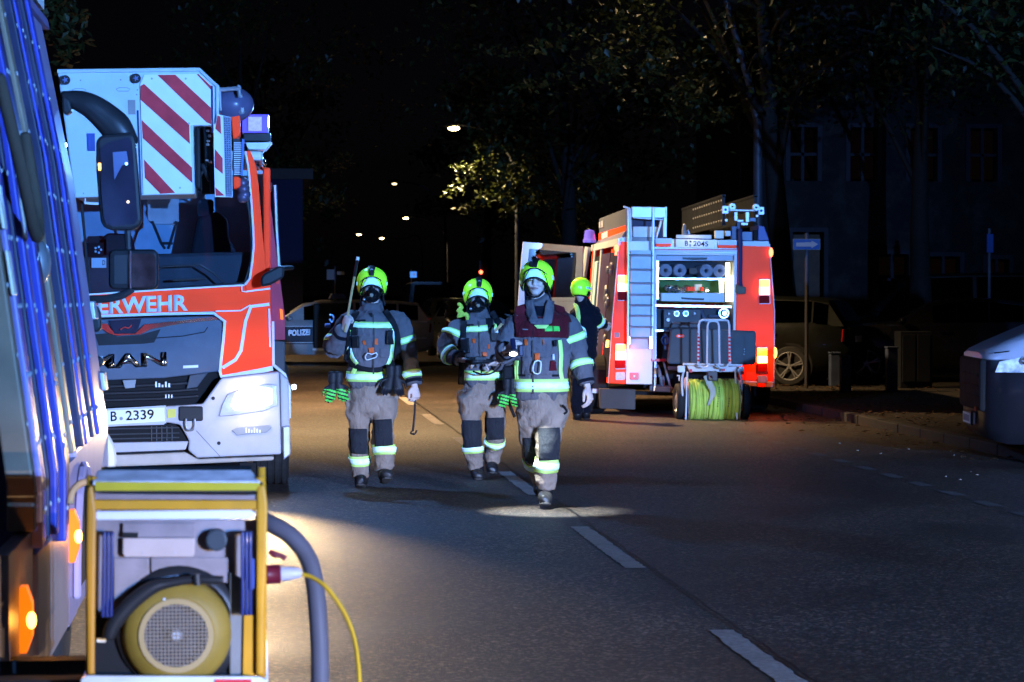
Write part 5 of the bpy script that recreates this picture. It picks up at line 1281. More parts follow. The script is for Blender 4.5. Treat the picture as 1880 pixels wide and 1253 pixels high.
WT = mat('white tube', (.72, .72, .72), .35, coat=.3, dirt=.1)
T.add('cross_member', rod([P(1254, 669, YT - .1), P(1363, 671, YT - .1)], .014, 8), WT)
T.add('cross_plate', px([Z5(972, 888), Z5(1246, 892), Z5(1246, 922), Z5(985, 918)], YT - .02, .04), mat('pale plate', (.62, .6, .58), .4, dirt=.25), bevel=.004)
def uh(x0, x1, yt, yb, r, nm):
    T.add(nm, rod([P(x0, yb, YT - .25), P(x0 + 1, yt + 9, YT - .28), P(x0 + 3, yt + 2, YT - .28), P(x0 + 8, yt, YT - .28), P(x1 - 8, yt, YT - .28), P(x1 - 3, yt + 2, YT - .28), P(x1 - 1, yt + 9, YT - .28), P(x1, yb, YT - .25)], r, 8, 1), WT)
uh(1282, 1340, 588, 671, .014, 'push_handle')
uh(1298, 1321, 590, 668, .012, 'inner_handle')
RT = mat('red tape', (.70, .04, .05), .4)
bm = B()
for i in range(9):
    y = 606 + i * 7.0
    for xa in (1282.6, 1339.4): tube(bm, [P(xa - .4, y + 2, YT - .27), P(xa, y - 1.6, YT - .27)], .0165, 8, 1, dome=False)
T.add('warning_tape', bm, RT)
T.add('handle_clamp', rod([P(1284, 668, YT - .25), P(1287, 674, YT - .25), P(1297, 675, YT - .25), P(1302, 668, YT - .25)], .012, 8, 3), WT)
T.add('handle_clamp', rod([P(1318, 668, YT - .25), P(1321, 675, YT - .25), P(1333, 675, YT - .25), P(1338, 668, YT - .25)], .012, 8, 3), WT)
for xs in ((1256, 1252, 1262), (1356, 1362, 1368)):
    bm = B(); tube(bm, [P(xs[0], 680, YT - .12), P(xs[1], 700, YT - .2), P(xs[1] + (2 if xs[0] < 1300 else -2), 740, YT - .2)], .014, 8, 3)
    tube(bm, [P(xs[0] + (6 if xs[0] < 1300 else -6), 684, YT - .12), P(xs[0] + (3 if xs[0] < 1300 else -3), 770, YT - .25)], .012, 8, 2)
    T.add('side_frame', bm, WT, smooth=True)
for q in ((1245, 672, 1258, 684), (1357, 674, 1366, 688)): T.add('frame_bracket', px(rrect(*q, 2), YT - .15, .05), WT, bevel=.006)
for q in ((1266, 678), (1360, 682), (1326, 676)): T.add('red_flag', px(rrect(q[0], q[1], q[0] + 5, q[1] + 6, 1), YT - .17, .02), RT)
T.add('pull_handle', rod([P(1243, 690, YT - .1), P(1247, 690, YT - .1), P(1247, 700, YT - .1)], .01, 6), WT)

# ------------------------------------------------------------------ cars
def car(name, label, cat, loc, rz, paint, L=4.6, Wd=1.82, H=1.46, hood=.98, style='wagon', group=None, spokes=5, lights=None, rimm=ALUD, nose=None):
    e = bpy.data.objects.new(name, None); C.objects.link(e); e.location = loc; e.rotation_euler = (0, 0, rz); tagp(e, label, cat, group)
    A = lambda nm, bm, m, par=None, **k: obj(nm, bm, m, par or e, **k)
    w = Wd / 2
    # stations: x, z_low, z_mid, z_belt, halfwidth
    st = [(0.0, .36, .52, .66, .70), (.06, .24, .55, .74, .80), (.25, .2, .6, hood - .12, .93), (.7, .2, .62, hood - .04, .99), (1.25, .2, .62, hood + .02, 1), (2.3, .2, .62, hood + .03, 1), (3.3, .2, .62, hood + .04, 1), (L - .6, .22, .64, hood + .05, .99), (L - .15, .28, .66, hood + .04, .94), (L, .42, .62, hood - .05, .86)]
    if nose: st = nose + st[5:]
    bm = B(); pr = None
    for x, z0, z1, z2, k in st:
        hw = w * k
        pts = [(x, -hw * .9, z0), (x, -hw, z0 + .12), (x, -hw, z1), (x, -hw * .985, z2 - .08), (x, -hw * .93, z2), (x, -hw * .5, z2 + .025), (x, hw * .5, z2 + .025), (x, hw * .93, z2), (x, hw * .985, z2 - .08), (x, hw, z1), (x, hw, z0 + .12), (x, hw * .9, z0)]
        r = [bm.verts.new(p) for p in pts]
        if pr:
            for i in range(12): bm.faces.new((pr[i], r[i], r[(i + 1) % 12], pr[(i + 1) % 12]))
        else: bm.faces.new(r)
        pr = r
    bm.faces.new(pr[::-1])
    A('body', bm, paint, smooth=True, auto=50)
    if nose: top = [(1.5, 0), (1.9, .6), (2.3, .95), (3.0, 1.0), (4.2, 1.0), (L - .2, .97), (L - .05, 0)]
    elif style == 'wagon': top = [(1.15, 0), (1.75, .80), (2.15, .98), (2.9, 1.0), (3.9, .95), (L - .35, .85), (L - .08, 0)]
    elif style == 'van': top = [(.95, 0), (1.45, .7), (1.95, .97), (2.9, 1.0), (4.2, 1.0), (L - .2, .97), (L - .05, 0)]
    else: top = [(1.25, 0), (1.95, .85), (2.35, .99), (2.9, 1.0), (3.5, .85), (4.1, .25), (L - .3, 0)]
    zb = hood - .01; hh = H - zb
    def sec(x, f, o=0):
        z = zb + hh * f; hw = w * (.93 - .17 * f) + o
        return [(x, -hw, z), (x, hw, z)]
    bm = B(); rows = []
    for x, f in top: 
        a, b = sec(x, f); c_ = (x, -w * .92, zb); d_ = (x, w * .92, zb)
        rows.append([bm.verts.new(p) for p in (c_, (a[0], a[1], max(zb, a[2] - .05)), (a[0], a[1] * .86, a[2] + .004), (b[0], b[1] * .86, b[2] + .004), (b[0], b[1], max(zb, b[2] - .05)), d_)])
    for a, b in zip(rows, rows[1:]):
        for i in range(5): bm.faces.new((a[i], b[i], b[i + 1], a[i + 1]))
    A('roof', bm, paint, smooth=True, auto=40)
    # windows
    def pane(nm, q, off):
        bm = B(); off = V(off)
        q = [V(p) + off for p in q]; c = sum(q, V()) / len(q); q = [c + (p - c) * .93 for p in q]
        A(nm, prism(bm, q, -off * .5), GLASSD)
    def pt(i, s, lo=False):
        x, f = top[i]; a, b = sec(x, f); y = (a if s < 0 else b)[1]
        return (x, s * w * .92, zb + .02) if lo else (x, y, max(zb + .02, (a[2] - .05)))
    for s in (-1, 1):
        n = len(top)
        i0 = 1
        cuts = [(1, 2), (2, 3), (3, 4), (4, 5)] if n > 6 else [(1, 2), (2, 3), (3, 4)]
        for i, j in cuts[:4]:
            if min(top[i][1], top[j][1]) < .2: continue
            pane('side_window', [pt(i, s, True), pt(j, s, True), pt(j, s), pt(i, s)], (0, s * .012, 0))
    x1, f1 = top[1]; a, b = sec(*top[1]); x2 = top[2][0]
    pane('windscreen', [(top[0][0] + .05, -w * .8, zb + .04), (top[0][0] + .05, w * .8, zb + .04), (x2 - .1, w * .68, zb + hh * .93), (x2 - .1, -w * .68, zb + hh * .93)], (-.02, 0, .03))
    xr_ = top[-1][0]; xq, fq = top[-2]
    pane('rear_window', [(xr_ - .02, -w * .78, zb + .05), (xr_ - .02, w * .78, zb + .05), (xq + .02, w * .68, zb + hh * fq * .95), (xq + .02, -w * .68, zb + hh * fq * .95)], (.03, 0, .02))
    for x in (.85, L - .95):
        for s in (-1, 1):
            A('arch_liner', lathe(B(), (x, s * (w - .04), .33), (0, s, 0), [(0, .035), (.37, .035), (.37, .0), (0, 0)], 28), BLKM)
            wh = A('wheel', lathe(B(), (x, s * (w - .16), .32), (0, s, 0), [(.1, 0), (.30, 0), (.325, .03), (.325, .17), (.30, .20), (.235, .205), (.225, .17), (.05, .16)], 32), TYRE)
            bm = B()
            lathe(bm, (x, s * (w - .16), .32), (0, s, 0), [(.215, .17), (.235, .205), (.228, .21), (.21, .19)], 28)
            for k in range(spokes):
                an = 2 * math.pi * k / spokes + .3
                for da in (-.11, .11):
                    c0 = V((x + .04 * math.cos(an), s * (w + .045), .32 + .04 * math.sin(an))); c1 = V((x + .22 * math.cos(an + da), s * (w + .04), .32 + .22 * math.sin(an + da)))
                    tube(bm, [c0, c1], .013, 6, 1)
            lathe(bm, (x, s * (w + .03), .32), (0, s, 0), [(0, .02), (.04, .015), (.05, 0)], 12)
            A('rim', bm, rimm, wh)
    for s in (-1, 1):
        bm = B(); ell(bm, (1.45, s * (w + .1), hood + .06), (.07, .1, .065), nu=12, nv=8); A('door_mirror', bm, paint, smooth=True)
        if not nose: A('headlight', prism(B(), [(.03, s * w * .62, hood - .34), (.10, s * w * .90, hood - .30), (.34, s * w * .955, hood - .16), (.22, s * w * .80, hood - .13), (.08, s * w * .6, hood - .22)][::s], (-.02, s * .012, 0)), REFL)
        A('tail_light', prism(B(), [(L - .02, s * w * .62, hood - .12), (L - .10, s * w * .93, hood - .05), (L - .12, s * w * .94, hood - .26), (L - .01, s * w * .7, hood - .26)], (.02, s * .012, 0)), mat('dark red tail glass', (.25, .01, .01), .2, coat=.5))
    A('grille', bx((-.012, -w * .5, .5), (.02, w * .5, .66)), BLK)
    pf = A('number_plate', bx((L - .004, -.26, .70), (L + .012, .26, .81)), PLATE)
    pf = A('number_plate', bx((-.03, -.26, .36), (-.012, .26, .47)), PLATE)
    for s in (-1, 1):
        for x in (2.1, 3.15): A('door_handle', bx((x, s * w - .0, hood - .14), (x + .16, s * (w + .025), hood - .11)) if s > 0 else bx((x, s * (w + .025), hood - .14), (x + .16, s * w, hood - .11)), paint)
    return e, A

DK = mat('dark green black paint', (.006, .007, .006), .3, coat=.3)
DK2 = mat('black car paint', (.008, .008, .010), .25, coat=.6)
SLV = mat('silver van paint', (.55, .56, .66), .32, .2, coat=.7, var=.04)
def shade_lower_body():  # painted shade: body darkened below bonnet height where little light falls
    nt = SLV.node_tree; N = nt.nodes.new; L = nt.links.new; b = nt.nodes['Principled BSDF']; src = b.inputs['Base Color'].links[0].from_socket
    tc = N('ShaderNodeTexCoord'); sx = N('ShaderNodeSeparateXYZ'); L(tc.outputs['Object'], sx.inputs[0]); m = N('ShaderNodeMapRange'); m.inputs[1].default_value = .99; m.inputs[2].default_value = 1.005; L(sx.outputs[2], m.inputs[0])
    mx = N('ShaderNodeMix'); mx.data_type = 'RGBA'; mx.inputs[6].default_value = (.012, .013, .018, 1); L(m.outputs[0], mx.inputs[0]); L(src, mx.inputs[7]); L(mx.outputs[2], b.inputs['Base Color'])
shade_lower_body()
# police estate across the street
YPc = 59.0
PX0 = P(415, 665, YPc)
pe, PA = car('police_car', 'silver police estate parked across the street behind the firefighters', 'car', (PX0.x, YPc, 0), 0, mat('police silver', (.55, .52, .50), .35, .2, coat=.4), L=4.72, H=1.44, hood=.96)
bmw = lambda x0, z0, x1, z1, y=-.915, th=.006: bx((x0, y - th, z0), (x1, y, z1))
NB = mat('dark blue livery', (.010, .012, .03), .4)
PA('livery_band', bmw(.9, .44, 3.0, .86), NB)
PA('livery_stripe', bmw(1.2, .835, 2.05, .855, -.921), SILV)
PA('livery_stripe', bmw(1.35, .47, 2.0, .485, -.921), SILV)
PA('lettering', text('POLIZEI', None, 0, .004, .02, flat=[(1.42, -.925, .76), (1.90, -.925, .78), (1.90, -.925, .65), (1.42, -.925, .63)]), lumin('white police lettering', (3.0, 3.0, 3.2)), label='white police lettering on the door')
PA('open_door', bx((1.98, -1.06, .36), (2.72, -.93, 1.36)), mat('dark door inside', (.03, .028, .025), .6), bevel=.03)
PA('door_sill', bx((1.95, -1.0, .30), (2.75, -.92, .345)), WHITE)
PA('roof_lightbar', prism(B(), [(2.35, -.6, 1.47), (2.75, -.6, 1.47), (2.68, -.6, 1.58), (2.42, -.6, 1.58)], (0, 1.2, 0)), mat('dim blue lightbar', (.02, .03, .12), .3, coat=.5))
lamp('police_interior', 'POINT', (PX0.x + 2.2, YPc + .2, 1.2), (1, .8, .5), .4, size=.05)
PA('rear_trim', bmw(4.2, .93, 4.55, .96, -.89), SILV)
PA('rear_trim', bmw(4.3, .56, 4.55, .585, -.88), SILV)
# dark cars beside the red engine, nose to the street
g0 = G(1455, 721)
e, A_ = car('parked_car', 'dark green estate parked beside the red engine, its alloy wheel showing', 'car', (0, 0, .1), 0, DK, L=4.5, spokes=5, rimm=mat('dull alloy', (.22, .22, .24), .45, .3))
th_ = R(-24)
rear = V((4.5 - .95, -.9, 0)); rear.rotate(Matrix.Rotation(th_, 3, 'Z'))
e.rotation_euler = (0, 0, th_); e.location = (g0.x - rear.x, g0.y - rear.y + .2, .10)
e, A_ = car('parked_car', 'black saloon parked further right behind the low bollards', 'car', (9.6, 43.5, .1), R(-12), DK2, L=4.6, H=1.42, style='saloon')
e, A_ = car('parked_car', 'dark van with a pale reflection behind the black saloon', 'car', (11.3, 50.5, .1), R(-5), DK, L=4.9, H=1.9, hood=1.05, style='van')
# silver van nose at the right edge
vg = P(1838, 700, 23.6)
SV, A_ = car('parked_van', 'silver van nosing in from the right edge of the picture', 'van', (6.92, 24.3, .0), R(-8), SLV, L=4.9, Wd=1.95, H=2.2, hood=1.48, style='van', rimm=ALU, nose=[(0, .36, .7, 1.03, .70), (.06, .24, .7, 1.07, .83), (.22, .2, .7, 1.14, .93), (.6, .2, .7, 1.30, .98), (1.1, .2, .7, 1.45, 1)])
A_('front_grille', bx((-.035, -.72, .50), (.06, .72, 1.0)), BLKM, bevel=.03)
for k in range(3): A_('grille_bar', bx((-.045, -.6, .64 + k * .1), (-.034, .6, .648 + k * .1)), BLKM)
A_('orange_reflector', bx((-.045, -.55, .50), (-.03, -.40, .54)), mat('orange reflector', (.3, .04, .01), .5))
A_('headlight_lens', prism(B(), [(.08, -.90, .88), (.45, -.985, .88), (.92, -.998, .97), (.90, -.99, 1.07), (.48, -.975, 1.06), (.12, -.90, .98)], (0, -.012, 0)), mat('headlamp glassy', (.75, .80, .9), .2, .0, coat=.8, var=.5, vs=14))
for x in (.34, .52, .68):
    bm = B(); lathe(bm, (x, -.985, .99), (-.2, -1, 0), [(.012, .02), (.034, .022), (.038, 0)], 16); A_('headlight_projector', bm, CHROME)
A_('plate_holder', bx((-.055, -.27, .35), (-.036, .27, .48)), BLK); A_('van_plate', bx((-.062, -.25, .365), (-.056, .25, .465)), PLATE); A_('plate_print', bx((-.065, -.2, .385), (-.0625, .2, .445)), GREY)
A_('bonnet_seam', rod([(.08, -.86, 1.06), (.7, -.93, 1.14), (1.3, -.95, 1.19)], .006, 6), BLKM)
# far parked cars along the street
for i, (pxx, Yc, lab, m_) in enumerate(((812, 74, 'dark hatchback parked far down the street on the right', DK2), (846, 66, 'black parked estate seen between the two masked firefighters', DK), (770, 92, 'far dark van under the small blue sign', DK2))):
    p = P(pxx, 600, Yc)
    car('parked_car', lab, 'car', (p.x, Yc, 0.0), R(-88), m_, L=4.4, style=('wagon', 'saloon', 'van')[i], H=(1.45, 1.42, 1.95)[i], group='cars parked far down the street')

# ------------------------------------------------------------------ street lamps
POLE = mat('galvanised pole', (.06, .06, .075), .5, .4, var=.2)
def street_lamp(lens, base, label, power=0, es=20, w=.26, col=(1, .72, .36), bend=.75, spot=150):
    lens, base = V(lens), V(base)
    T = Thing('street_lamp', label, 'street lamp', base, 'street lamps along the avenue')
    top = lens + V((0, 0, .12)); d = top - base
    h = d.z
    T.add('pole', rod([base, base + V((0, 0, h * .5)), base + V((d.x * .02, 0, h * bend)), base + V((d.x * .16, 0, h * (bend + .13))), base + V((d.x * .5, 0, h * .975)), top + V((.12 if d.x < 0 else -.12, 0, 0.03))], [.10, .085, .07, .06, .045, .03], 10, 4), POLE, smooth=True)
    T.add('lamp_head', lathe(B(), top + V((0, 0, .02)), (1 if d.x < 0 else -1, 0, 0.06), [(0, -.42), (.08, -.38), (.12, -.15), (.11, .15), (.05, .34), (0, .36)], 14), POLE, smooth=True)
    bm = B(); ell(bm, lens, (w, .12, w * .42), nu=16, nv=8)
    T.add('lamp_lens', bm, mat('street lamp lens %d' % es, (1, .9, .7), .3, emit=(1.0, .76, .34), es=es * .5, var=0), smooth=True)
    if power: lamp('street_lamp_light', 'SPOT', lens - V((0, 0, .10)), col, power, aim=lens - V((0, 0, 5)), size=.12, spot=spot, blend=.5)
    return T
l1 = P(833, 236, 92); street_lamp(l1, (l1.x + 2.3, 92, 0), 'curved street lamp glowing brightly above the lit leaves', power=7500, es=60, w=.21, col=(1, .74, .36))
l2 = P(745, 401, 200); street_lamp(l2, (P(822, 500, 200).x, 200, 0), 'smaller glowing street lamp hanging midway over the street', power=5200, es=45, w=.22)
l3 = P(724, 338, 150); street_lamp(l3, (l3.x + 3.0, 150, 0), 'dim street lamp between the two brighter ones', power=0, es=9, w=.15)
l4 = P(659, 431, 290); street_lamp(l4, (l4.x - 3, 290, 0), 'tiny far street lamp on the left side of the avenue', power=0, es=28, w=.26)
l5 = P(701, 438, 280); T5 = street_lamp(l5, (P(775, 480, 280).x, 280, 0), 'far street lamp on a long straight arm', power=0, es=28, w=.26, bend=.9)
l6 = V((P(1392, 500, 46).x - 1.9, 46, 7.9)); street_lamp(l6, (P(1391, 500, 46).x, 46, 0.1), 'tall curved street lamp rising behind the red engine into the leaves', power=140, es=30, w=.24, spot=150, col=(1, .68, .34), bend=.60)
l7 = V((0.6, 38, 8.4)); street_lamp(l7, (-5.2, 38, 0.1), 'long armed street lamp reaching over the road above the ladder engine', power=16000, es=30, w=.24, spot=125, col=(1, .66, .32))
l8 = V((-2.6, 66, 5.9)); street_lamp(l8, (-4.6, 66, 0.1), 'street lamp on the left beyond the police car', power=3000, es=30, w=.24, col=(1, .70, .36))
# traffic light far down the road
tl = P(870, 500, 120)
T = Thing('traffic_light', 'far traffic light showing red behind the middle firefighter', 'traffic light', (P(884, 500, 120).x, 120, 0))
T.add('pole', rod([(T.loc.x, 120, 0), (T.loc.x, 120, 3.4)], .06, 8), POLE)
T.add('signal_head', bx((T.loc.x - .15, 119.8, 2.2), (T.loc.x + .15, 120, 3.1)), BLK, bevel=.03)
bm = B(); ell(bm, P(883, 500, 119.7), (.09, .04, .09), nu=12, nv=8); T.add('red_signal', bm, REDL, smooth=True)
# far little lights of windows and lamps
for (a, b, Yy, s_, m_) in ((829, 532, 130, .05, LAMPW), (816, 566, 110, .03, LAMPW), (845, 561, 100, .03, LAMPS)):
    pass

# ------------------------------------------------------------------ signs
def sign(name, label, rct, Y, m, base_px, arrow=False, th=.03):
    x0, y0, x1, y1 = rct
    b = P(base_px, 560, Y)
    T = Thing(name, label, 'sign', (b.x, Y, 0))
    pn_ = T.add('sign_panel', px(rect(x0, y0, x1, y1), Y - .06, th), m, bevel=.004)
    T.add('sign_post', rod([(b.x, Y, 0), (b.x, Y, P(x0, y0, Y).z + .1)], .03, 8), POLE)
    return T, pn_
SB = mat('sign blue', (.012, .05, .20), .5)
T, pn_ = sign('one_way_sign', 'small blue one way sign with a white arrow on the dark right side', (1457, 440, 1505, 458), 40, SB, 1481)
T.add('sign_border', px(rect(1456, 439, 1506, 459), 39.96, .01), mat('dull sign rim', (.10, .11, .13), .5))
T.add('arrow', px([(1462, 446), (1490, 445), (1490, 442), (1502, 449), (1490, 456), (1490, 453), (1462, 453)], 39.93, .006), mat('dull white arrow', (.20, .21, .24), .5), pn_)
T, pn_ = sign('parking_sign', 'bright pale blue sign beyond the first firefighter', (753, 499, 765, 510), 105, mat('glowing blue sign', (.1, .3, .8), .4, emit=(.07, .30, .95), es=.9, var=0), 755)
T.add('sign_mark', px(rect(758, 502, 762, 506), 104.9, .01), REFW, pn_)
T, pn_ = sign('street_sign', 'dim street name boards on a post left of the first firefighter', (600, 495, 614, 514), 75, mat('grey sign back', (.14, .14, .15), .5), 615)
T.add('sign_board', px(rect(619, 499, 632, 505), 74.9, .03), mat('pale street board', (.35, .36, .38), .5))
T, pn_ = sign('round_sign', 'faint blue sign high in front of the dark facade', (1812, 430, 1824, 464), 44, mat('deep blue sign', (.006, .03, .16), .5), 1816)

# ------------------------------------------------------------------ bollards and cabinet on the right pavement
BOL = mat('blue grey wood', (.04, .055, .10), .7, var=.3, dirt=.3)
for (x0, y0, x1, y1, Yy, lab) in ((1523, 650, 1541, 722, 40.5, 'left of two short blue grey bollards beside the alloy wheel'), (1543, 656, 1561, 735, 38.2, 'right of the two short blue grey bollards, nearer the kerb'), (1627, 640, 1646, 734, 38.4, 'taller single blue grey bollard standing alone')):
    a = P(x0, y0, Yy); b = P(x1, y1, Yy)
    T = Thing('bollard', lab, 'bollard', ((a.x + b.x) / 2, Yy, .1), 'wooden bollards on the right pavement')
    T.add('post', bx((a.x, Yy - .08, .1), (b.x, Yy + .08, a.z)), BOL, bevel=.015)
    T.add('cap', bx((a.x - .01, Yy - .09, a.z), (b.x + .01, Yy + .09, a.z + .03)), BOL, bevel=.01)
T = Thing('utility_cabinet', 'dark utility cabinet between the bollards and the silver van', 'cabinet', (P(1672, 700, 40).x, 40, .1))
x = T.loc.x; T.add('cabinet_body', bx((x - .22, 39.8, .1), (x + .3, 40.2, 1.0)), mat('dark cabinet', (.012, .014, .02), .6), bevel=.01)
T.add('cabinet_door', bx((x - .19, 39.78, .2), (x + .02, 39.8, .95)), mat('dark cabinet', (0, 0, 0)), bevel=.004)
T.add('cabinet_door', bx((x + .05, 39.78, .2), (x + .26, 39.8, .95)), mat('dark cabinet', (0, 0, 0)), bevel=.004)

# ------------------------------------------------------------------ buildings
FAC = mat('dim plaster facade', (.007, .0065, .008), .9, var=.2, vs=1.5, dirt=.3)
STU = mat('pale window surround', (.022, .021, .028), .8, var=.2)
WOOD = mat('brown garage wood', (.09, .05, .035), .7, var=.3)
def building(label, x0, x1, Y, H, openings, wallm, group=None, depth=8):
    T = Thing('building', label, 'building', ((x0 + x1) / 2, Y, 0))
    xs = sorted({x0, x1, *[o[0] for o in openings], *[o[2] for o in openings]}); zsx = sorted({0, H, *[o[1] for o in openings], *[o[3] for o in openings]})
    bm = B()
    for a, b in zip(xs, xs[1:]):
        for c, d in zip(zsx, zsx[1:]):
            mx_, mz = (a + b) / 2, (c + d) / 2
            if any(o[0] < mx_ < o[2] and o[1] < mz < o[3] for o in openings): continue
            box(bm, (a, Y, c), (b, Y + .3, d))
    bmesh.ops.remove_doubles(bm, verts=bm.verts, dist=.0005)
    T.add('wall', bm, wallm)
    T.add('rear_wall', bx((x0, Y + 2.5, 0), (x1, Y + depth, H)), wallm)
    T.add('roof', bx((x0 - .3, Y - .3, H), (x1 + .3, Y + depth, H + .3)), mat('roof edge', (.05, .045, .045), .8))
    for o in openings:
        kind = o[4]
        f = T.add('window' if kind == 'w' else 'door', bx((o[0] + .05, Y + .14, o[1] + .05), (o[2] - .05, Y + .18, o[3] - .05)), GLASSD if kind == 'w' else WOOD)
        bm = B(); t = .09
        box(bm, (o[0] - t, Y - .04, o[1]), (o[0], Y + .02, o[3] + t)); box(bm, (o[2], Y - .04, o[1]), (o[2] + t, Y + .02, o[3] + t)); box(bm, (o[0], Y - .04, o[3]), (o[2], Y + .02, o[3] + t))
        T.add('surround', bm, STU, f)
        bm = B(); cx = (o[0] + o[2]) / 2
        box(bm, (cx - .03, Y + .08, o[1]), (cx + .03, Y + .14, o[3])); box(bm, (o[0], Y + .08, (o[1] + o[3]) / 2 - .03), (o[2], Y + .138, (o[1] + o[3]) / 2 + .03))
        T.add('glazing_bar', bm, STU, f)
    return T
f = lambda a, Y=52: P(a, 500, Y).x
z = lambda b, Y=52: P(900, b, Y).z
ops = [(f(1455), .1, f(1512), z(425), 'd'), (f(1612), z(560), f(1668), z(466), 'w'), (f(1706), z(560), f(1762), z(470), 'w'), (f(1812), z(560), f(1852), z(475), 'w')]
for k in range(4): ops.append((f(1450 + k * 110), z(330), f(1500 + k * 110), z(230), 'w'))
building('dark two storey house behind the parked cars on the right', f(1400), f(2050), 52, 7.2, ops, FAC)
f2 = lambda a: P(a, 500, 75).x
ops = [(f2(360), 1, f2(400), 3, 'w'), (f2(420), 1, f2(460), 3, 'w'), (f2(480), 1, f2(505), 3, 'w')]
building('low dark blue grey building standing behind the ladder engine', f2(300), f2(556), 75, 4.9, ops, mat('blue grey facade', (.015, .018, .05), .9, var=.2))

# ------------------------------------------------------------------ trees
BARK = mat('bark', (.012, .010, .009), .9, var=.4, vs=12, bump=.8, bs=25)
def leafmat():
    m = bpy.data.materials.new('leaves'); m.use_nodes = True; nt = m.node_tree; N = nt.nodes.new; L = nt.links.new
    b = nt.nodes['Principled BSDF']; b.inputs['Roughness'].default_value = .45
    g = N('ShaderNodeNewGeometry'); n = N('ShaderNodeTexNoise'); n.inputs['Scale'].default_value = 2.3
    L(g.outputs['Position'], n.inputs['Vector'])
    c = N('ShaderNodeValToRGB'); c.color_ramp.elements[0].position = .35; c.color_ramp.elements[0].color = (.012, .018, .005, 1); c.color_ramp.elements[1].position = .68; c.color_ramp.elements[1].color = (.045, .055, .012, 1)
    L(n.outputs[0], c.inputs[0]); L(c.outputs[0], b.inputs['Base Color'])
    t = N('ShaderNodeBsdfTranslucent'); L(c.outputs[0], t.inputs[0]); mx = N('ShaderNodeMixShader'); mx.inputs[0].default_value = .3
    L(b.outputs[0], mx.inputs[1]); L(t.outputs[0], mx.inputs[2]); L(mx.outputs[0], nt.nodes['Material Output'].inputs[0])
    return m
LEAF = leafmat()
def leaf(bm, p, s, droop=None):
    a = V((random.gauss(0, 1), random.gauss(0, 1), random.gauss(-.3, .6))).normalized()
    n = V((random.gauss(0, .6), random.gauss(0, .6), 1)).normalized()
    b = a.cross(n)
    if b.length < .1: b = V((1, 0, 0))
    b.normalize()
    q = [p - a * s, p - a * s * .1 + b * s * .55 + n * s * .15, p + a * s, p - a * s * .1 - b * s * .55 + n * s * .15]
    bm.faces.new([bm.verts.new(x) for x in q])
def tree(label, loc, H, Rc, nclump, per, ls, seed, lean=(0, 0), crown_z=.62, zr=.38, group=None, sprays=(), name='tree'):
    random.seed(seed); loc = V(loc)
    T = Thing(name, label, 'tree', loc, group)
    cz = H * crown_z; bm = B()
    top = loc + V((lean[0], lean[1], H * .85))
    tube(bm, [loc, loc + (top - loc) * .33 + V((random.uniform(-.15, .15), 0, 0)), loc + (top - loc) * .66, top], [.02 * H + .04, .014 * H + .03, .010 * H, .02], 10, 4)
    cl = []
    for i in range(nclump):
        a = random.random() * 6.283; r = Rc * math.sqrt(random.uniform(.08, 1)); dz = random.uniform(-1, 1)
        k = math.sqrt(max(.05, 1 - dz * dz * .8)) * random.uniform(.75, 1.15)
        cl.append(loc + V((lean[0] * .7 + r * k * math.cos(a), lean[1] * .7 + r * k * math.sin(a), cz + dz * H * zr)))
    for p in random.sample(cl, min(14, len(cl))):
        s = loc + (top - loc) * random.uniform(.35, .8); m_ = (s + p) / 2 + V((0, 0, .3))
        tube(bm, [s, m_, p], [.05 * H / 8, .03 * H / 8, .01], 6, 3)
    T.add('trunk', bm, BARK, smooth=True)
    bm = B()
    for p in cl:
        rr = random.uniform(.35, .8) * Rc * .34
        for j in range(per):
            d = V((random.gauss(0, .5), random.gauss(0, .5), random.gauss(0, .34))) * rr
            leaf(bm, p + d, ls * random.uniform(.7, 1.3))
    for sp in sprays:    # drooping sprays: list of points, leaf count, width
        pts, cnt, wdt = sp
        cv = cr([tuple(q) for q in pts], 8)
        for j in range(cnt):
            t = random.random(); i = min(int(t * (len(cv) - 1)), len(cv) - 2)
            q = V(cv[i]) + V((random.gauss(0, wdt * .8), random.gauss(0, wdt), random.gauss(0, wdt * .5) - abs(random.gauss(0, wdt * .5)))) * (1 - t * .4)
            leaf(bm, q, ls * random.uniform(.7, 1.25))
    T.add('crown', bm, LEAF)
    return T
# the tree whose drooping branches the bright lamp lights
Yt = 91
sp = []
for pts in (((935, 262), (910, 275), (885, 292), (862, 305), (843, 306)), ((945, 300), (915, 305), (885, 312), (860, 320)), ((950, 312), (920, 320), (885, 322), (850, 335), (820, 354)),
            ((960, 340), (930, 330), (900, 330), (880, 338)), ((960, 350), (930, 350), (895, 358), (868, 372), (846, 384)), ((965, 362), (945, 372), (925, 388)), ((905, 250), (893, 256), (882, 260))):
    sp.append(([P(x, y, Yt + random.uniform(-.6, .6)) for x, y in pts], 210, .28))
tree('leafy tree whose drooping branches the bright street lamp lights', (P(1040, 560, Yt).x, Yt + .5, 0), 9.5, 2.4, 22, 60, .10, 11, crown_z=.66, zr=.30, sprays=sp)
